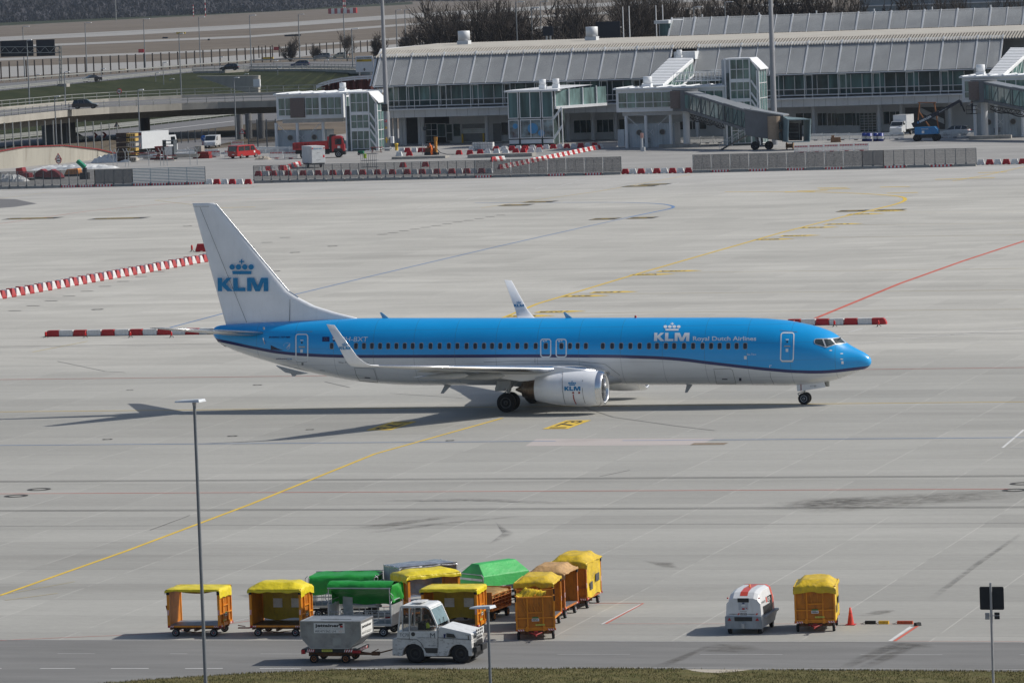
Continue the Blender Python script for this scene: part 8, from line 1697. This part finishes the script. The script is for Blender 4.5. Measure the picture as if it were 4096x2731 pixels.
def post(par, x, y, z0, h, w, m, name='post'):
    key = (w, m.name, name); 
    if key not in _pc: b = MB(); b.box(-w/2,w/2,-w/2,w/2,0,1); o = b.build(name, m, par); _pc[key] = o.data
    else: o = bpy.data.objects.new(name, _pc[key]); COL.objects.link(o); o.parent = par
    o.location = Vector((x, y, z0))-par.location; o.scale = (1, 1, h); return o
GRL = M('weathered rail steel', (.30,.31,.30), .55, .4, .1, 1)
def rail(label, P, h, hs, step, w=.12, ph=None, name='guard_rail', cat='guard rail', m=GRL, ht=.1):
    t = thing(name, label, cat, tuple(P[0])); acc = 0.; tot = sum((b-a).length for a, b in zip(P[:-1], P[1:])); step = max(step, tot/95)
    for k in hs: mb = MB(); [mb.bar(a+Vector((0,0,k)), b+Vector((0,0,k)), w, ht) for a, b in zip(P[:-1], P[1:])]; mb.build('rail', m, t, world=True)
    for a, b in zip(P[:-1], P[1:]):
        L = (b-a).length
        while acc < L: q = a+(b-a)*acc/L; post(t, q.x, q.y, q.z, ph or h, .10, m); acc += step
        acc -= L
rail('near parapet railing of the curved viaduct', vn, 1.15, (.55, 1.15), 3.2, name='bridge_railing', cat='railing'); rail('far parapet railing of the curved viaduct', dz(vf,.5), 1.1, (.5, 1.1), 3.2, name='bridge_railing', cat='railing')
hp = [G(*q) for q in HI]; hf = [G(*q) for q in HF]; rail('guard rail along the near edge of the upper road', hp, .8, (.45,.75), 4, ht=.22); rail('guard rail along the far edge of the upper road', hf, .8, (.75,), 4, ht=.25); rail('guard rail between the lower road and the green bank', [G(*q) for q in LF], .8, (.45,.75), 4, ht=.25); rail('second guard rail on the bank side of the lower road', [G(u, v-6, .1) for u, v, _ in LF], .8, (.75,), 4, ht=.25)
# upper bridge at the pier end
t = thing('road_bridge', 'concrete road bridge with abutment beyond the viaduct, left of the blue white sign', 'bridge', tuple(G(1000,290,0))); P = [G(u, v, 6.) for u, v in ((772,292),(900,288),(1000,283),(1220,281),(1500,287))]; Q = [p+Vector((2,14,0)) for p in P]
shell('deck_edge', [dz(P,.3), dz(P,-1.6), dz(Q,-1.6), dz(Q,.1)], VC, t); A, B = G(790,306,4.2), G(1034,306,4.2); mb = MB(); mb.prism([(PY(u, v, 640).x, PY(u, v, 640).z) for u, v in ((785,305),(860,331),(950,361),(1034,384),(1034,303))], 640, 641.2); mb.build('abutment', VC, t, world=True)
mb = MB(); a = PY(1012,318,639); mb.box(a.x, a.x+1.4, a.y, a.y+.5, a.z-1.6, a.z); mb.build('hatch_cage', WPN, t, world=True); rail('railing on the upper road bridge', dz(P,.3), 1.1, (.5,1.1), 2.6, name='bridge_railing', cat='railing')
# fences of tall posts
def postfence(label, pts, w, m, wires=(), name='post_fence', screen=None):
    t = thing(name, label, 'fence', tuple(pts[0][0])); 
    for (p, h) in pts: post(t, p.x, p.y, p.z, h, w, m, 'fence_post')
    for (a, ha), (b, hb) in zip(pts[:-1], pts[1:]):
        if screen: mb = MB(); mb.quad(a+Vector((0,0,.1)), b+Vector((0,0,.1)), b+Vector((0,0,hb*.96)), a+Vector((0,0,ha*.96))); mb.build('mesh_panel', screen, t, world=True, recalc=False)
def tp(u, vb, vt_, z=0.): p = G(u, vb, z); return (p, PY(u, vt_, p.y).z-p.z)
pts = []
for i in range(16):
    u = (45+66.5*i)/2.063; 
    for (qa, wa), (qb, w2) in zip(zip(WT[:-1], wtp[:-1]), zip(WT[1:], wtp[1:])):
        if qa[0] <= u <= qb[0]: f = (u-qa[0])/(qb[0]-qa[0]); p = wa+(w2-wa)*f; pts.append((p, PY(u, (1012-i*3 if i < 8 else 975+(i-8)*9)/2.063, p.y).z-p.z))
postfence('tall thin-posted security fence standing on the curved retaining wall', pts, .14, GRL, screen=None)
postfence('dark barbed-wire post fence behind the white box truck', [tp((1440+57*i)/2.063, (1185-i*2)/2.063, (1090-i*5)/2.063) for i in range(7)], .12, POST, screen=WIRT)
postfence('tall wire mesh security fence left of the left gate house', [tp(995+37*i, 588, 478-(i > 2)*2) for i in range(4)], .16, POST, screen=WIRE)
DP = M('dark brown fence post', (.05,.042,.038), .8); postfence('long airfield fence of dark tall posts beyond the upper road', [tp((12+69.5*i)/2.063, (672-i*4.6)/2.063, (512-i*4.0)/2.063, 5.) for i in range(33)], .26, DP)
postfence('dark post fence continuing behind the bare bushes', [tp((1000+ (75+56*i)/2.063), (480-i*3)/2.063, (380-i*2.8)/2.063, 5.) for i in range(17)], .24, DP)
# street lamps
LPM = M('lamp post steel', (.22,.24,.26), .5, .4, .08, 1)
_ln = {}
def lamp(u, v0, v1, zb, where, Y=None, w=.16, arm=1.6):
    _ln[where] = _ln.get(where, -1)+1
    p = G(u, v1, zb) if Y is None else PY(u, v1, Y); 
    if Y is not None: p.z = zb
    H = PY(u, v0, p.y).z-p.z; t = thing('street_lamp', ('grey street lamp ' if where.startswith(('rising','in front','carrying')) else ordn(_ln[where])+' street lamp from left ')+where, 'street lamp', tuple(p), 0, 'grey street lamps along the roads'); mb = MB(); mb.lathe([(0,w),(H,w*.55)], n=6); mb.build('pole', LPM, t); mb = MB(); mb.bar((0,0,H),(arm*.5,0,H+.1),.10,.1); mb.box(arm*.35,arm,-.18,.18,H,H+.14); mb.build('lamp_head', WPN, t)
for a, b, c, z in ((205,222,650,6),(718,192,608,6),(1200,160,572,6),(1655,145,548,6),(2075,130,552,6)): lamp(a/2.063, b/2.063, c/2.063, z, 'beyond the upper road, before the runways')
for a, b, c, z in ((412,122,482,6),(785,80,482,6),(850,240,560,6),(1215,86,400,6),(1288,82,400,6)): lamp(1000+a/2.063, b/2.063, c/2.063, z, 'beside the bushes behind the left gate house', w=.2)
for a, b, c, z, s in ((245,335,885,6,'rising from the viaduct near the gantry sign'),(1497,280,800,6,'rising from the far side of the viaduct above the white lorry'),(555,598,1190,0,'in front of the thick viaduct column'),(470,800,1270,0,'carrying two road signs at the retaining wall'),(1160,745,1275,0,'in front of the white box truck'),(1950,645,1160,0,'in front of the paired viaduct columns')): lamp(a/2.063, b/2.063, c/2.063, z, s, arm=.9, w=.14)
for a, b, c in ((150,700,830),(305,620,830),(845,570,820),(1290,605,795),(1355,520,800),(1405,655,785),(1822,475,745),(2020,615,770)): lamp(a/2.063, b/2.063, c/2.063, 2., 'on the green bank', w=.12, arm=1.)
for a, b, c in ((205,505,735),(235,560,760),(437,616,720),(605,632,716),(622,500,700),(658,470,690)): lamp(1000+a/2.063, b/2.063, c/2.063, 1.5, 'in the hollow behind the left gate house', w=.12, arm=1.)
for u, v in ((2070,10),(2131,34),(2167,8),(2270,25),(2453,112),(2595,-40),(2602,-5),(2780,30),(2905,10)): lamp(u, v, 200, 0, 'among the bare trees behind the pier', Y=560+((u*7) % 60), w=.17)
for i_, (u, v0, v1) in enumerate(((2495,28,165),(2520,25,163),(2625,22,95),(2652,20,95))):
    p = PY(u, v1, 555); t = thing('flag_pole', ordn(i_)+' white flag pole from the left, rising behind the pier roof among the trees', 'flag pole', (p.x, 555, 0), 0, 'white flag poles'); mb = MB(); mb.lathe([(0,.14),(PY(u, v0, 555).z,.08)], n=8); mb.build('pole', WPN, t)
# cars on the roads
DKC = CP('black car paint', (.008,.010,.014)); car(tuple(G(366,328,6.05)[:2]), -140, 'black sedan driving on the upper road with headlights towards the camera', DKC, 'sedan', z=6.05); car(tuple(G(917,283,6.35)[:2]), 192, 'dark estate car on the upper road bridge', DKC, z=6.35, H=1.6)
car(tuple(G(1201,268,6.35)[:2]), 192, 'dark blue hatchback on the upper road right of the dark estate car', CP('blue car paint', (.012,.025,.09)), z=6.35); car(tuple(G(342,436,6.06)[:2]), 14, 'dark purple car crossing the curved viaduct', CP('aubergine car paint', (.02,.018,.03)), z=6.06, H=1.6)
car(tuple(G(304,566,.1)[:2]), 25, 'cream white car beside the thick viaduct column on the lower road', CP('cream car paint', (.60,.58,.48)), z=.08); car(tuple(G(1360,234,6)[:2]), 190, 'pale car parked behind the bare bushes', CP('pale car paint', (.40,.40,.34)), z=6); car(tuple(G(1290,236,6)[:2]), 190, 'grey car left of the pale car behind the bare bushes', CP('grey car paint', (.2,.22,.24)), z=6)
# signs
def board(name, label, u0, v0, u1, v1, Y, m, zb=6., legs=True, text=()):
    a, b = PY(u0, v1, Y), PY(u1, v0, Y); t = thing(name, label, 'sign', ((a.x+b.x)/2, Y, zb)); mb = MB(); mb.box(a.x, b.x, Y-.1, Y+.1, a.z, b.z); mb.build('board', m, t, world=True, bevel=.05)
    if legs: mb = MB(); [mb.box(x-.12, x+.12, Y+.1, Y+.3, zb, b.z) for x in (a.x+.6, b.x-.6)]; mb.build('leg', STEEL, t, world=True)
    for s, x0, z0, x1, z1, mm in text:
        mb = MB(); X = lambda f: a.x+(b.x-a.x)*f; Z = lambda f: a.z+(b.z-a.z)*f
        if s is None: mb.quad((X(x0), Y-.12, Z(z0)), (X(x1), Y-.12, Z(z0)), (X(x1), Y-.12, Z(z1)), (X(x0), Y-.12, Z(z1)))
        elif s == '^': mb.bar((X(.5), Y-.13, Z(.07)), (X(.5), Y-.13, Z(.24)), .16, .02); mb.bar((X(.5), Y-.13, Z(.24)), (X(.42), Y-.13, Z(.14)), .16, .02); mb.bar((X(.5), Y-.13, Z(.24)), (X(.58), Y-.13, Z(.14)), .16, .02)
        else: put_text(mb, s, lambda u, v: (X(x0+(x1-x0)*u), Y-.14, Z(z0+(z1-z0)*v)), bold=.02)
        mb.build('lettering', mm, t, world=True, recalc=False)
    return t
board('direction_sign', 'white direction sign with yellow bar and up arrow left of the mast', 1424, 224, 1491, 290, 590, WPN, 2, text=((None,.06,.65,.94,.80,YEL),('General Aviation',.08,.84,.92,.94,BLACK),('Erding',.10,.68,.42,.78,BLACK),('^',0,0,0,0,BLACK)))
board('direction_sign', 'white direction sign mostly hidden behind the mast and pier edge', 1497, 226, 1530, 290, 590, WPN, 2, text=(('Bus / Taxi',.08,.84,1.2,.94,BLACK),))
BKB = M('sign back dark blue', (.012,.016,.026), .6); g0 = G(243, 342, 6); YB = g0.y
board('gantry_sign', 'wide dark gantry sign seen from behind at far left', 3, 161, 132, 229, YB, BKB, 6, legs=False); board('gantry_sign', 'narrower dark gantry sign right of the wide one', 147, 158, 218, 226, YB, BKB, 6, legs=False)
t = thing('sign_gantry', 'grey lattice gantry holding the two dark signs', 'gantry', tuple(g0)); q = lambda a, b: PY(a, b, YB-.4)
mb = MB(); [mb.bar(q(-20, v), q(240, v-2), .16) for v in (189, 213)]; [mb.bar(q(-20+20*k, 213-.2*k if k % 2 else 189), q(20*k, 189 if k % 2 else 213), .1) for k in range(13)]; mb.build('truss', GRL, t, world=True)
mb = MB(); [mb.bar(q(u, 183), q(u+3, 342), .16) for u in (237, 245)]; [mb.bar(q(238, 190+16*k), q(246, 198+16*k), .1) for k in range(9)]; mb.build('upright', GRL, t, world=True); mb = MB(); c = q(255, 347); mb.box(c.x-1, c.x+1, c.y-1, c.y+1, c.z-.6, c.z+.6); mb.build('footing', CONC, t, world=True)
board('dark_board', 'small dark board in front of the bare trees', 2172, 106, 2212, 145, 552, BKB, 0); board('dark_board', 'large dark board standing among the tall bare trees', 2385, 86, 2480, 168, 556, BKB, 0)
def rsign(label, u, v, vb, kind, zb=0., r_=.45):
    p = G(u, vb, zb); c = PY(u, v, p.y); t = thing('road_sign', label, 'road sign', tuple(p)); mb = MB(); mb.bar((0,0,0), (0,0,c.z-p.z+.2), .08); mb.build('pole', STEEL, t); z = c.z-p.z; mb = MB()
    if kind == 'tri': mb.prism([(-r_*1.2,z-r_*.9),(r_*1.2,z-r_*.9),(0,z+r_*1.1)], -.1, -.06); mb.prism([(-r_*.8,z-r_*.68),(r_*.8,z-r_*.68),(0,z+r_*.7)], -.12, -.10, mi=1); mb.bar((0,-.13,z-r_*.4),(0,-.13,z+r_*.2),.1,.02,mi=2)
    elif kind == 'disc': mb.lathe([(-.1,.001),(-.1,r_),(-.06,r_)], (0,0,z), 'y', 20); mb.lathe([(-.12,.001),(-.12,r_*.75)], (0,0,z), 'y', 20, mi=1); put_text(mb, '50', lambda a, b: (-.25+.5*a,-.14,z-.17+.34*b), 2, bold=.03) if zb else mb.box(-.28,.28,-.14,-.125,z-.07,z+.07,mi=2)
    elif kind == 'blue': mb.lathe([(-.1,.001),(-.1,r_),(-.06,r_)], (0,0,z), 'y', 20, mi=3); mb.bar((-.2,-.13,z+.2),(.2,-.13,z-.2),.1,.02,mi=1); mb.bar((.2,-.13,z-.2),(-.05,-.13,z-.2),.1,.02,mi=1); mb.bar((.2,-.13,z-.2),(.2,-.13,z+.05),.1,.02,mi=1); stripes(mb,-.35,.35,-.12,z-1.7,z-.55,3,a=0,b=1)
    else: mb.prism([(-.5,z-.5),(0,z-.5),(.5,z),(0,z+.5),(-.5,z+.5),(0,z)], -.1, -.06)
    mb.build('plate', [REDP, WTX, BLACK, M('sign blue', (.02,.12,.42), .4)], t)
rsign('round speed limit 50 sign on the viaduct',480,366,425,'disc',6.); rsign('triangular warning sign above the lower road beside the white lorry',469,499,545,'tri'); rsign('triangular road narrows sign at the retaining wall',235,627,662,'tri',0,.5); rsign('round no-passage sign below the triangular sign at the wall',236,643,662,'disc'); rsign('triangular road narrows sign before the paired columns',971,526,560,'tri')
rsign('blue round arrow sign with striped plate in front of the white van',816,553,592,'blue'); rsign('red arrow sign behind the thick column',382,541,562,'arrow'); rsign('second red arrow sign further right on the lower road',419,540,560,'arrow')
# sheet pile wall and service ramp
pz = [PY(1000+a/2.063, b/2.063, 560) for a, b in ((590,712),(640,690),(720,668),(800,652),(900,640),(1050,632))]; t = thing('sheet_pile_wall', 'dark red corrugated sheet pile wall below the white direction sign', 'wall', tuple(pz[0])); mb = MB(); vs = []; 
for a, b in zip(pz[:-1], pz[1:]):
    for k in range(8): p = a+(b-a)*k/8; o_ = (k//2 % 2)*.8; vs += [p+Vector((0,o_,.3)), p+Vector((0,o_,-2.5))]
mb.add(vs, [(2*i, 2*i+1, 2*i+3, 2*i+2) for i in range(len(vs)//2-1)]); mb.build('sheet_piles', M('rusty sheet pile red', (.10,.025,.02), .8, 0, .3, 1), t, world=True, recalc=False); rail('curved white guard rail in front of the sheet pile wall', [p+Vector((0,-3,-.6)) for p in pz], .8, (.4,.75), 2.5, ht=.3, m=WPN)
# bare trees
BARK = M('winter bark', (.052,.043,.037), .9, 0, .2, 3)
def tree_proto(seed, dense=1., H=10., spread=.62, bush=False):
    rn = random.Random(seed); tr = MB(); cr = MB()
    def grow(p, d, L, r_, lv):
        q = p+d*L; (tr if lv < 2 else cr).tube(p, q, r_, r_*.7, n=4 if lv < 2 else 3, caps=False)
        if lv >= 5: return
        for k in range(3 if lv else (9 if bush else 7)):
            f = rn.uniform(.35, 1) if lv else rn.uniform(.25, 1); ax = Vector((rn.uniform(-1,1), rn.uniform(-1,1), rn.uniform(-.6,.6))).normalized()
            nd = (d*(1-spread)+ax*spread+Vector((0,0,.22))).normalized(); grow(p+d*L*f, nd, L*rn.uniform(.55,.85)*(.75 if lv == 0 else 1), max(r_*.56, .017), lv+1)
        if lv: grow(q, (d+Vector((rn.uniform(-.3,.3), rn.uniform(-.3,.3), .1))).normalized(), L*.75, max(r_*.66, .017), lv+1)
    grow(Vector((0,0,0)), Vector((rn.uniform(-.05,.05), rn.uniform(-.05,.05), 1)).normalized(), H*(.18 if bush else .42), H*.022, 0)
    zs0 = sorted(v[2] for v in cr.v); t = thing('bare_tree', 'x', 'tree'); tr.build('trunk', BARK, t, recalc=False); cr.build('crown', BARK, t, recalc=False); cache_kids(t); t['h'] = zs0[int(len(zs0)*.975)]; return t
TP = [tree_proto(s, H=10, spread=sp) for s, sp in ((1,.55),(2,.6),(5,.5))]; TB = [tree_proto(s, H=8, spread=.7, bush=True) for s in (8, 9)]; th = {o.name: o['h'] for o in TP+TB}; tu = set()
for o in TP+TB: del o['h']
TL_ = [(1745,95,600,1,'in the dark tree clump left of the first roof vent'),(1800,60,590,0,'in the dark tree clump left of the first roof vent'),(1860,15,600,0,'in the dark tree clump behind the first roof vent'),(1905,30,620,0,'in the dark tree clump behind the first roof vent'),(1950,55,600,0,'in the dark tree clump behind the first roof vent'),(1990,45,605,0,'in the dark tree clump right of the first roof vent'),(2030,30,600,0,'in the dark tree clump right of the first roof vent'),(2090,50,610,0,'in the dark tree clump right of the first roof vent'),(2140,90,600,1,'at the right end of the dark tree clump'),
 (2240,120,560,1,'low beside the small dark board'),(2300,60,590,0,'left of the second roof vent'),(2350,0,570,0,'behind the second roof vent'),(2450,10,580,0,'behind the large dark board'),(2510,-10,590,0,'behind the white flag poles'),(2560,0,590,0,'behind the white flag poles'),(2610,-20,600,0,'behind the white flag poles'),(2680,-30,600,0,'left of the upper hall'),(2725,0,610,0,'left of the upper hall'),
 (1160,165,900,1,'bushy, behind the upper road left of the direction sign'),(1255,190,905,1,'low and round, second from the left behind the upper road'),(1385,140,880,0,'thin, above the parked pale car'),(1520,150,890,1,'beside the tall mast'),(1640,115,860,1,'low at the left end of the pier roof'),
 (2900,5,640,1,'above the upper hall left part'),(2965,-15,640,0,'above the upper hall left part'),(3020,-15,645,0,'above the upper hall next to the right mast'),(3110,-10,650,1,'in the dense thicket above the upper hall'),(3160,-15,650,1,'in the dense thicket above the upper hall'),(3210,-15,650,1,'in the dense thicket above the upper hall'),(3260,0,650,1,'in the dense thicket above the upper hall'),(3390,-25,650,0,'right of the dense thicket'),(3440,-10,650,0,'right of the dense thicket'),(3560,18,650,1,'small, before the far grey hall'),(3690,-10,640,0,'before the far grey hall'),(3780,0,640,0,'before the far grey hall'),(3850,-5,640,0,'before the far grey hall'),(3960,0,640,0,'near the right edge before the far grey hall'),(4060,0,640,0,'near the right edge before the far grey hall')]
for i, (u, v, Y, b, s) in enumerate(TL_):
    src = (TB if b else TP)[i % (2 if b else 3)]; zt = PY(u, v, Y).z; z0 = 0 if i < 18 or i > 22 else 4.5; o = src if src.name not in tu else dup(src, (0,0,0), 0); h = th[src.name]; tu.add(src.name); o.location = (PY(u, v, Y).x, Y, z0); k = max(.3, (zt-z0)/h); q_ = (.6 if b else .75) if i < 25 else (.42 if b else .5); o.scale = (k*q_, k*q_, k); o.rotation_euler = (0, 0, i*1.3); tc_ = [q[4] for q in TL_].count(s); tn = [q[4] for q in TL_[:i]].count(s); o['label'] = ((ordn(tn)+' winter tree from left ') if tc_ > 1 else 'leafless winter tree ')+s; o['group'] = 'bare winter trees'
for u, v, Y in ((2838,30,640),(2748,42,636)):
    H = PY(u, v, Y).z; t = thing('conifer_tree', 'small dark green conifer '+('right of the flag poles' if u < 2800 else 'above the left part of the upper hall'), 'tree', (PY(u, v, Y).x, Y, 0)); rn = random.Random(u); mb = MB()
    for k in range(900): z = rn.random(); r_ = (1-z)*H*.17*rn.uniform(.3,1.1); a = rn.uniform(0,6.3); c = Vector((r_*math.cos(a), r_*math.sin(a), H*(.12+.88*z))); mb.add([c, c+Vector((rn.uniform(-.5,.5),rn.uniform(-.5,.5),-.25)), c+Vector((rn.uniform(-.4,.4),rn.uniform(-.4,.4),.4))], [(0,1,2)])
    mb.build('crown', M('conifer needles', (.010,.022,.012), .9), t, recalc=False); mb = MB(); mb.lathe([(0,.2),(H*.9,.04)], n=6); mb.build('trunk', BARK, t)
# far wood on the horizon
FW = M('far winter wood', (.036,.036,.045), .95, 0, .45, .03, st=(1,1,.4)); mb = MB(); rn = random.Random(11)
for k in range(5200):
    u = rn.uniform(-80, 1900); v = 92-(u/1100)*46 if u < 1100 else 46-(u-1100)/500*36; v = max(v, 5); p = G(u, v, 0); f = rn.random()**1.5; p = p+Vector((-.27,.96,0))*f*500; h = rn.uniform(14, 25)*(1 if f > .04 else .45); w = rn.uniform(3, 7)
    for j in range(17):
        c = p+Vector((rn.uniform(-w,w), rn.uniform(-w,w), h*rn.uniform(.1,.9))); s = rn.uniform(.8,2.4); mb.add([c+Vector((rn.uniform(-s,s),rn.uniform(-s,s),rn.uniform(-s,s)*1.6)) for _ in range(3)], [(0,1,2)])
o = mb.build('far_wood', FW, recalc=False); o['kind'] = 'stuff'
# far airfield objects
def far_box(name, label, cat, u0, v0, u1, v1, m, D=2.5, bands=0):
    a, b = G(u0, v1), G(u1, v1); h = PY(u0, v0, a.y).z; mb = MB(); n = max(1, bands)
    for k in range(n): mb.box(a.x+(b.x-a.x)*k/n, a.x+(b.x-a.x)*(k+1)/n, a.y, a.y+D, 0, max(.4, h), mi=k % 2)
    o = mb.build(name, [m, WTX], None); o['label'] = label; o['category'] = cat
far_box('localizer_cabin', 'red and white striped cabin on the far airfield grass', 'cabin', 1313, 36, 1358, 57, REDP, 3, 9); far_box('equipment_box', 'red and white box right of the striped cabin', 'box', 1364, 36, 1382, 50, REDP, 2, 3)
for i, (a, b, c, d, m) in enumerate(((1755,322,1618*1.09,336,BKB),(978,572,1015,586,YEL),(1143,408,1168,438,REDP),(1455,268,1490,284,YEL),(1340,308,1362,320,BKB))): far_box('airfield_sign', ('long dark','small yellow','orange','tiny yellow','tiny dark')[i]+' airfield sign on the dry grass beyond the fence', 'sign', min(a, c)/2.063-(20 if i == 0 else 0), b/2.063, max(a, c)/2.063-(20 if i == 0 else 0), d/2.063, m, .4)
far_box('airfield_sign', 'orange airfield marker beyond the bushes', 'sign', 1094, 189, 1106, 202, REDP, .4); far_box('airfield_sign', 'long dark airfield sign left of the mast between runway strips', 'sign', 1138, 140, 1172, 147, BKB, .4); far_box('airfield_sign', 'yellow dark airfield sign at the foot of the bushes', 'sign', 1046, 230, 1075, 239, YEL, .4)
for u, v0, v1 in ((774,20,68),(822,-10,66),(1374,-20,50),(1381,-20,50),(465,0,86)):
    p = G(u, v1); h = PY(u, v0, p.y).z; t = thing('airfield_mast', 'thin far mast at the edge of the wood '+{774:'left of two red and white ones',822:'right of two red and white ones',1374:'behind the striped cabin, left',1381:'behind the striped cabin, right',465:'grey and alone'}[u], 'mast', tuple(p)); mb = MB(); n = 7
    for k in range(n): mb.tube((0,0,h*k/n), (0,0,h*(k+1)/n), .35, n=6, mi=k % 2)
    mb.build('pole', [REDP, WTX] if u != 465 else [GRL, GRL], t)
t = thing('far_hall', 'large pale grey hall beyond the upper hall at the top right', 'building', (-60,760,0)); a, b = PY(3440, 50, 760), PY(4200, 30, 760); mb = MB(); mb.box(a.x, b.x, 760, 800, 0, 28); mb.build('wall', M('pale hall facade', (.22,.26,.29), .4, 0, .2, .05, st=(.3,1,4)), t, world=True)
for k in range(5): mb = MB(); z = 16+2.2*k; mb.box(a.x-.1, b.x, 759.7, 760, z, z+.25); mb.build('floor_edge', PWH, t, world=True)
# foreground lamps and sign
def flamp(label, Y, u, v, ub, h0, h1, hv, w):
    p = PY(u, v, Y); zb = -3.2; t = thing('street_lamp', label, 'street lamp', (p.x, Y, zb), 0); H = p.z-zb; mb = MB(); mb.lathe([(0,w*1.35),(H*.5,w*1.12),(H-.1,w)], n=14); mb.build('pole', M('foreground lamp pole', (.21,.235,.26), .45, .5, .08, 2), t); mb = MB(); mb.lathe([(H-.12,w*1.3),(H+.02,w*1.3)], n=14); mb.build('collar', STEEL, t)
    a, b = PY(h0, v, Y).x-p.x, PY(h1, v, Y).x-p.x; mb = MB(); d = .17; mb.add([(a,-d,H),(b-.05,-d,H),(b+.05,d*1.6,H),(a+.16,d*1.6,H),(a+.03,-d*.8,H+.06),(b-.08,-d*.8,H+.10),(b+.02,d*1.3,H+.10),(a+.19,d*1.3,H+.07)], [(0,3,2,1),(4,5,6,7),(0,1,5,4),(1,2,6,5),(2,3,7,6),(3,0,4,7)]); mb.build('lamp_head', M('lamp head white', (.62,.66,.70), .35, 0, .05, 2, coat=.3), t, bevel=.012)
flamp('tall foreground street lamp with flat white head in front of the leftmost cart', -122, 777, 1608, 817, 703, 809, 1600, .053); flamp('short foreground street lamp with flat white head in front of the tug', -116, 1951, 2432, 1965, 1881, 1972, 2425, .048)
Y = -114.; p = PY(3962, 2330, Y); t = thing('road_sign', 'dark sign board seen from behind on a grey post at the right foreground', 'road sign', (p.x, Y, -3)); mb = MB(); mb.tube((p.x, Y, -3), p, .045, n=12); mb.build('post', STEEL, t, world=True)
a, b = PY(3919, 2438, Y), PY(4013, 2346, Y); mb = MB(); mb.prism([(a.x+.04+x, a.z+.04+z) for x, z in rrect(b.x-a.x, b.z-a.z, .05)], Y+.05, Y+.07); mb.v = [(x+(b.x-a.x)/2-.04, y, z+(b.z-a.z)/2-.04) for x, y, z in mb.v]; mb.build('board', M('sign back charcoal', (.020,.024,.028), .6, 0, .1, 5), t, world=True)
for u0, u1, v0, v1, m in ((3941,3958,2450,2476,STEEL),(3978,3998,2448,2475,BLACK)): a, b = PY(u0, v1, Y), PY(u1, v0, Y); mb = MB(); mb.box(a.x, b.x, Y-.02, Y+.04, a.z, b.z); mb.build('floodlight', m, t, world=True, bevel=.008)
mb = MB(); mb.bar(PY(3941,2462,Y-.02), PY(3998,2460,Y-.02), .025); mb.build('cross_arm', STEEL, t, world=True)
mb = MB(); mb.box(-9400, 3400, -420, 12300, -5, 75); hz = mb.build('haze', [], None); hz['kind'] = 'stuff'
k = NT('haze air'); k.t.nodes.remove(k.b); pv = k.n('ShaderNodeVolumePrincipled'); pv.inputs['Density'].default_value = 2.8e-5; pv.inputs['Color'].default_value = (.72,.83,1,1); pv.inputs['Anisotropy'].default_value = .2
k.l(pv.outputs[0], k.t.nodes['Material Output'].inputs['Volume']); hz.data.materials.append(k.m)
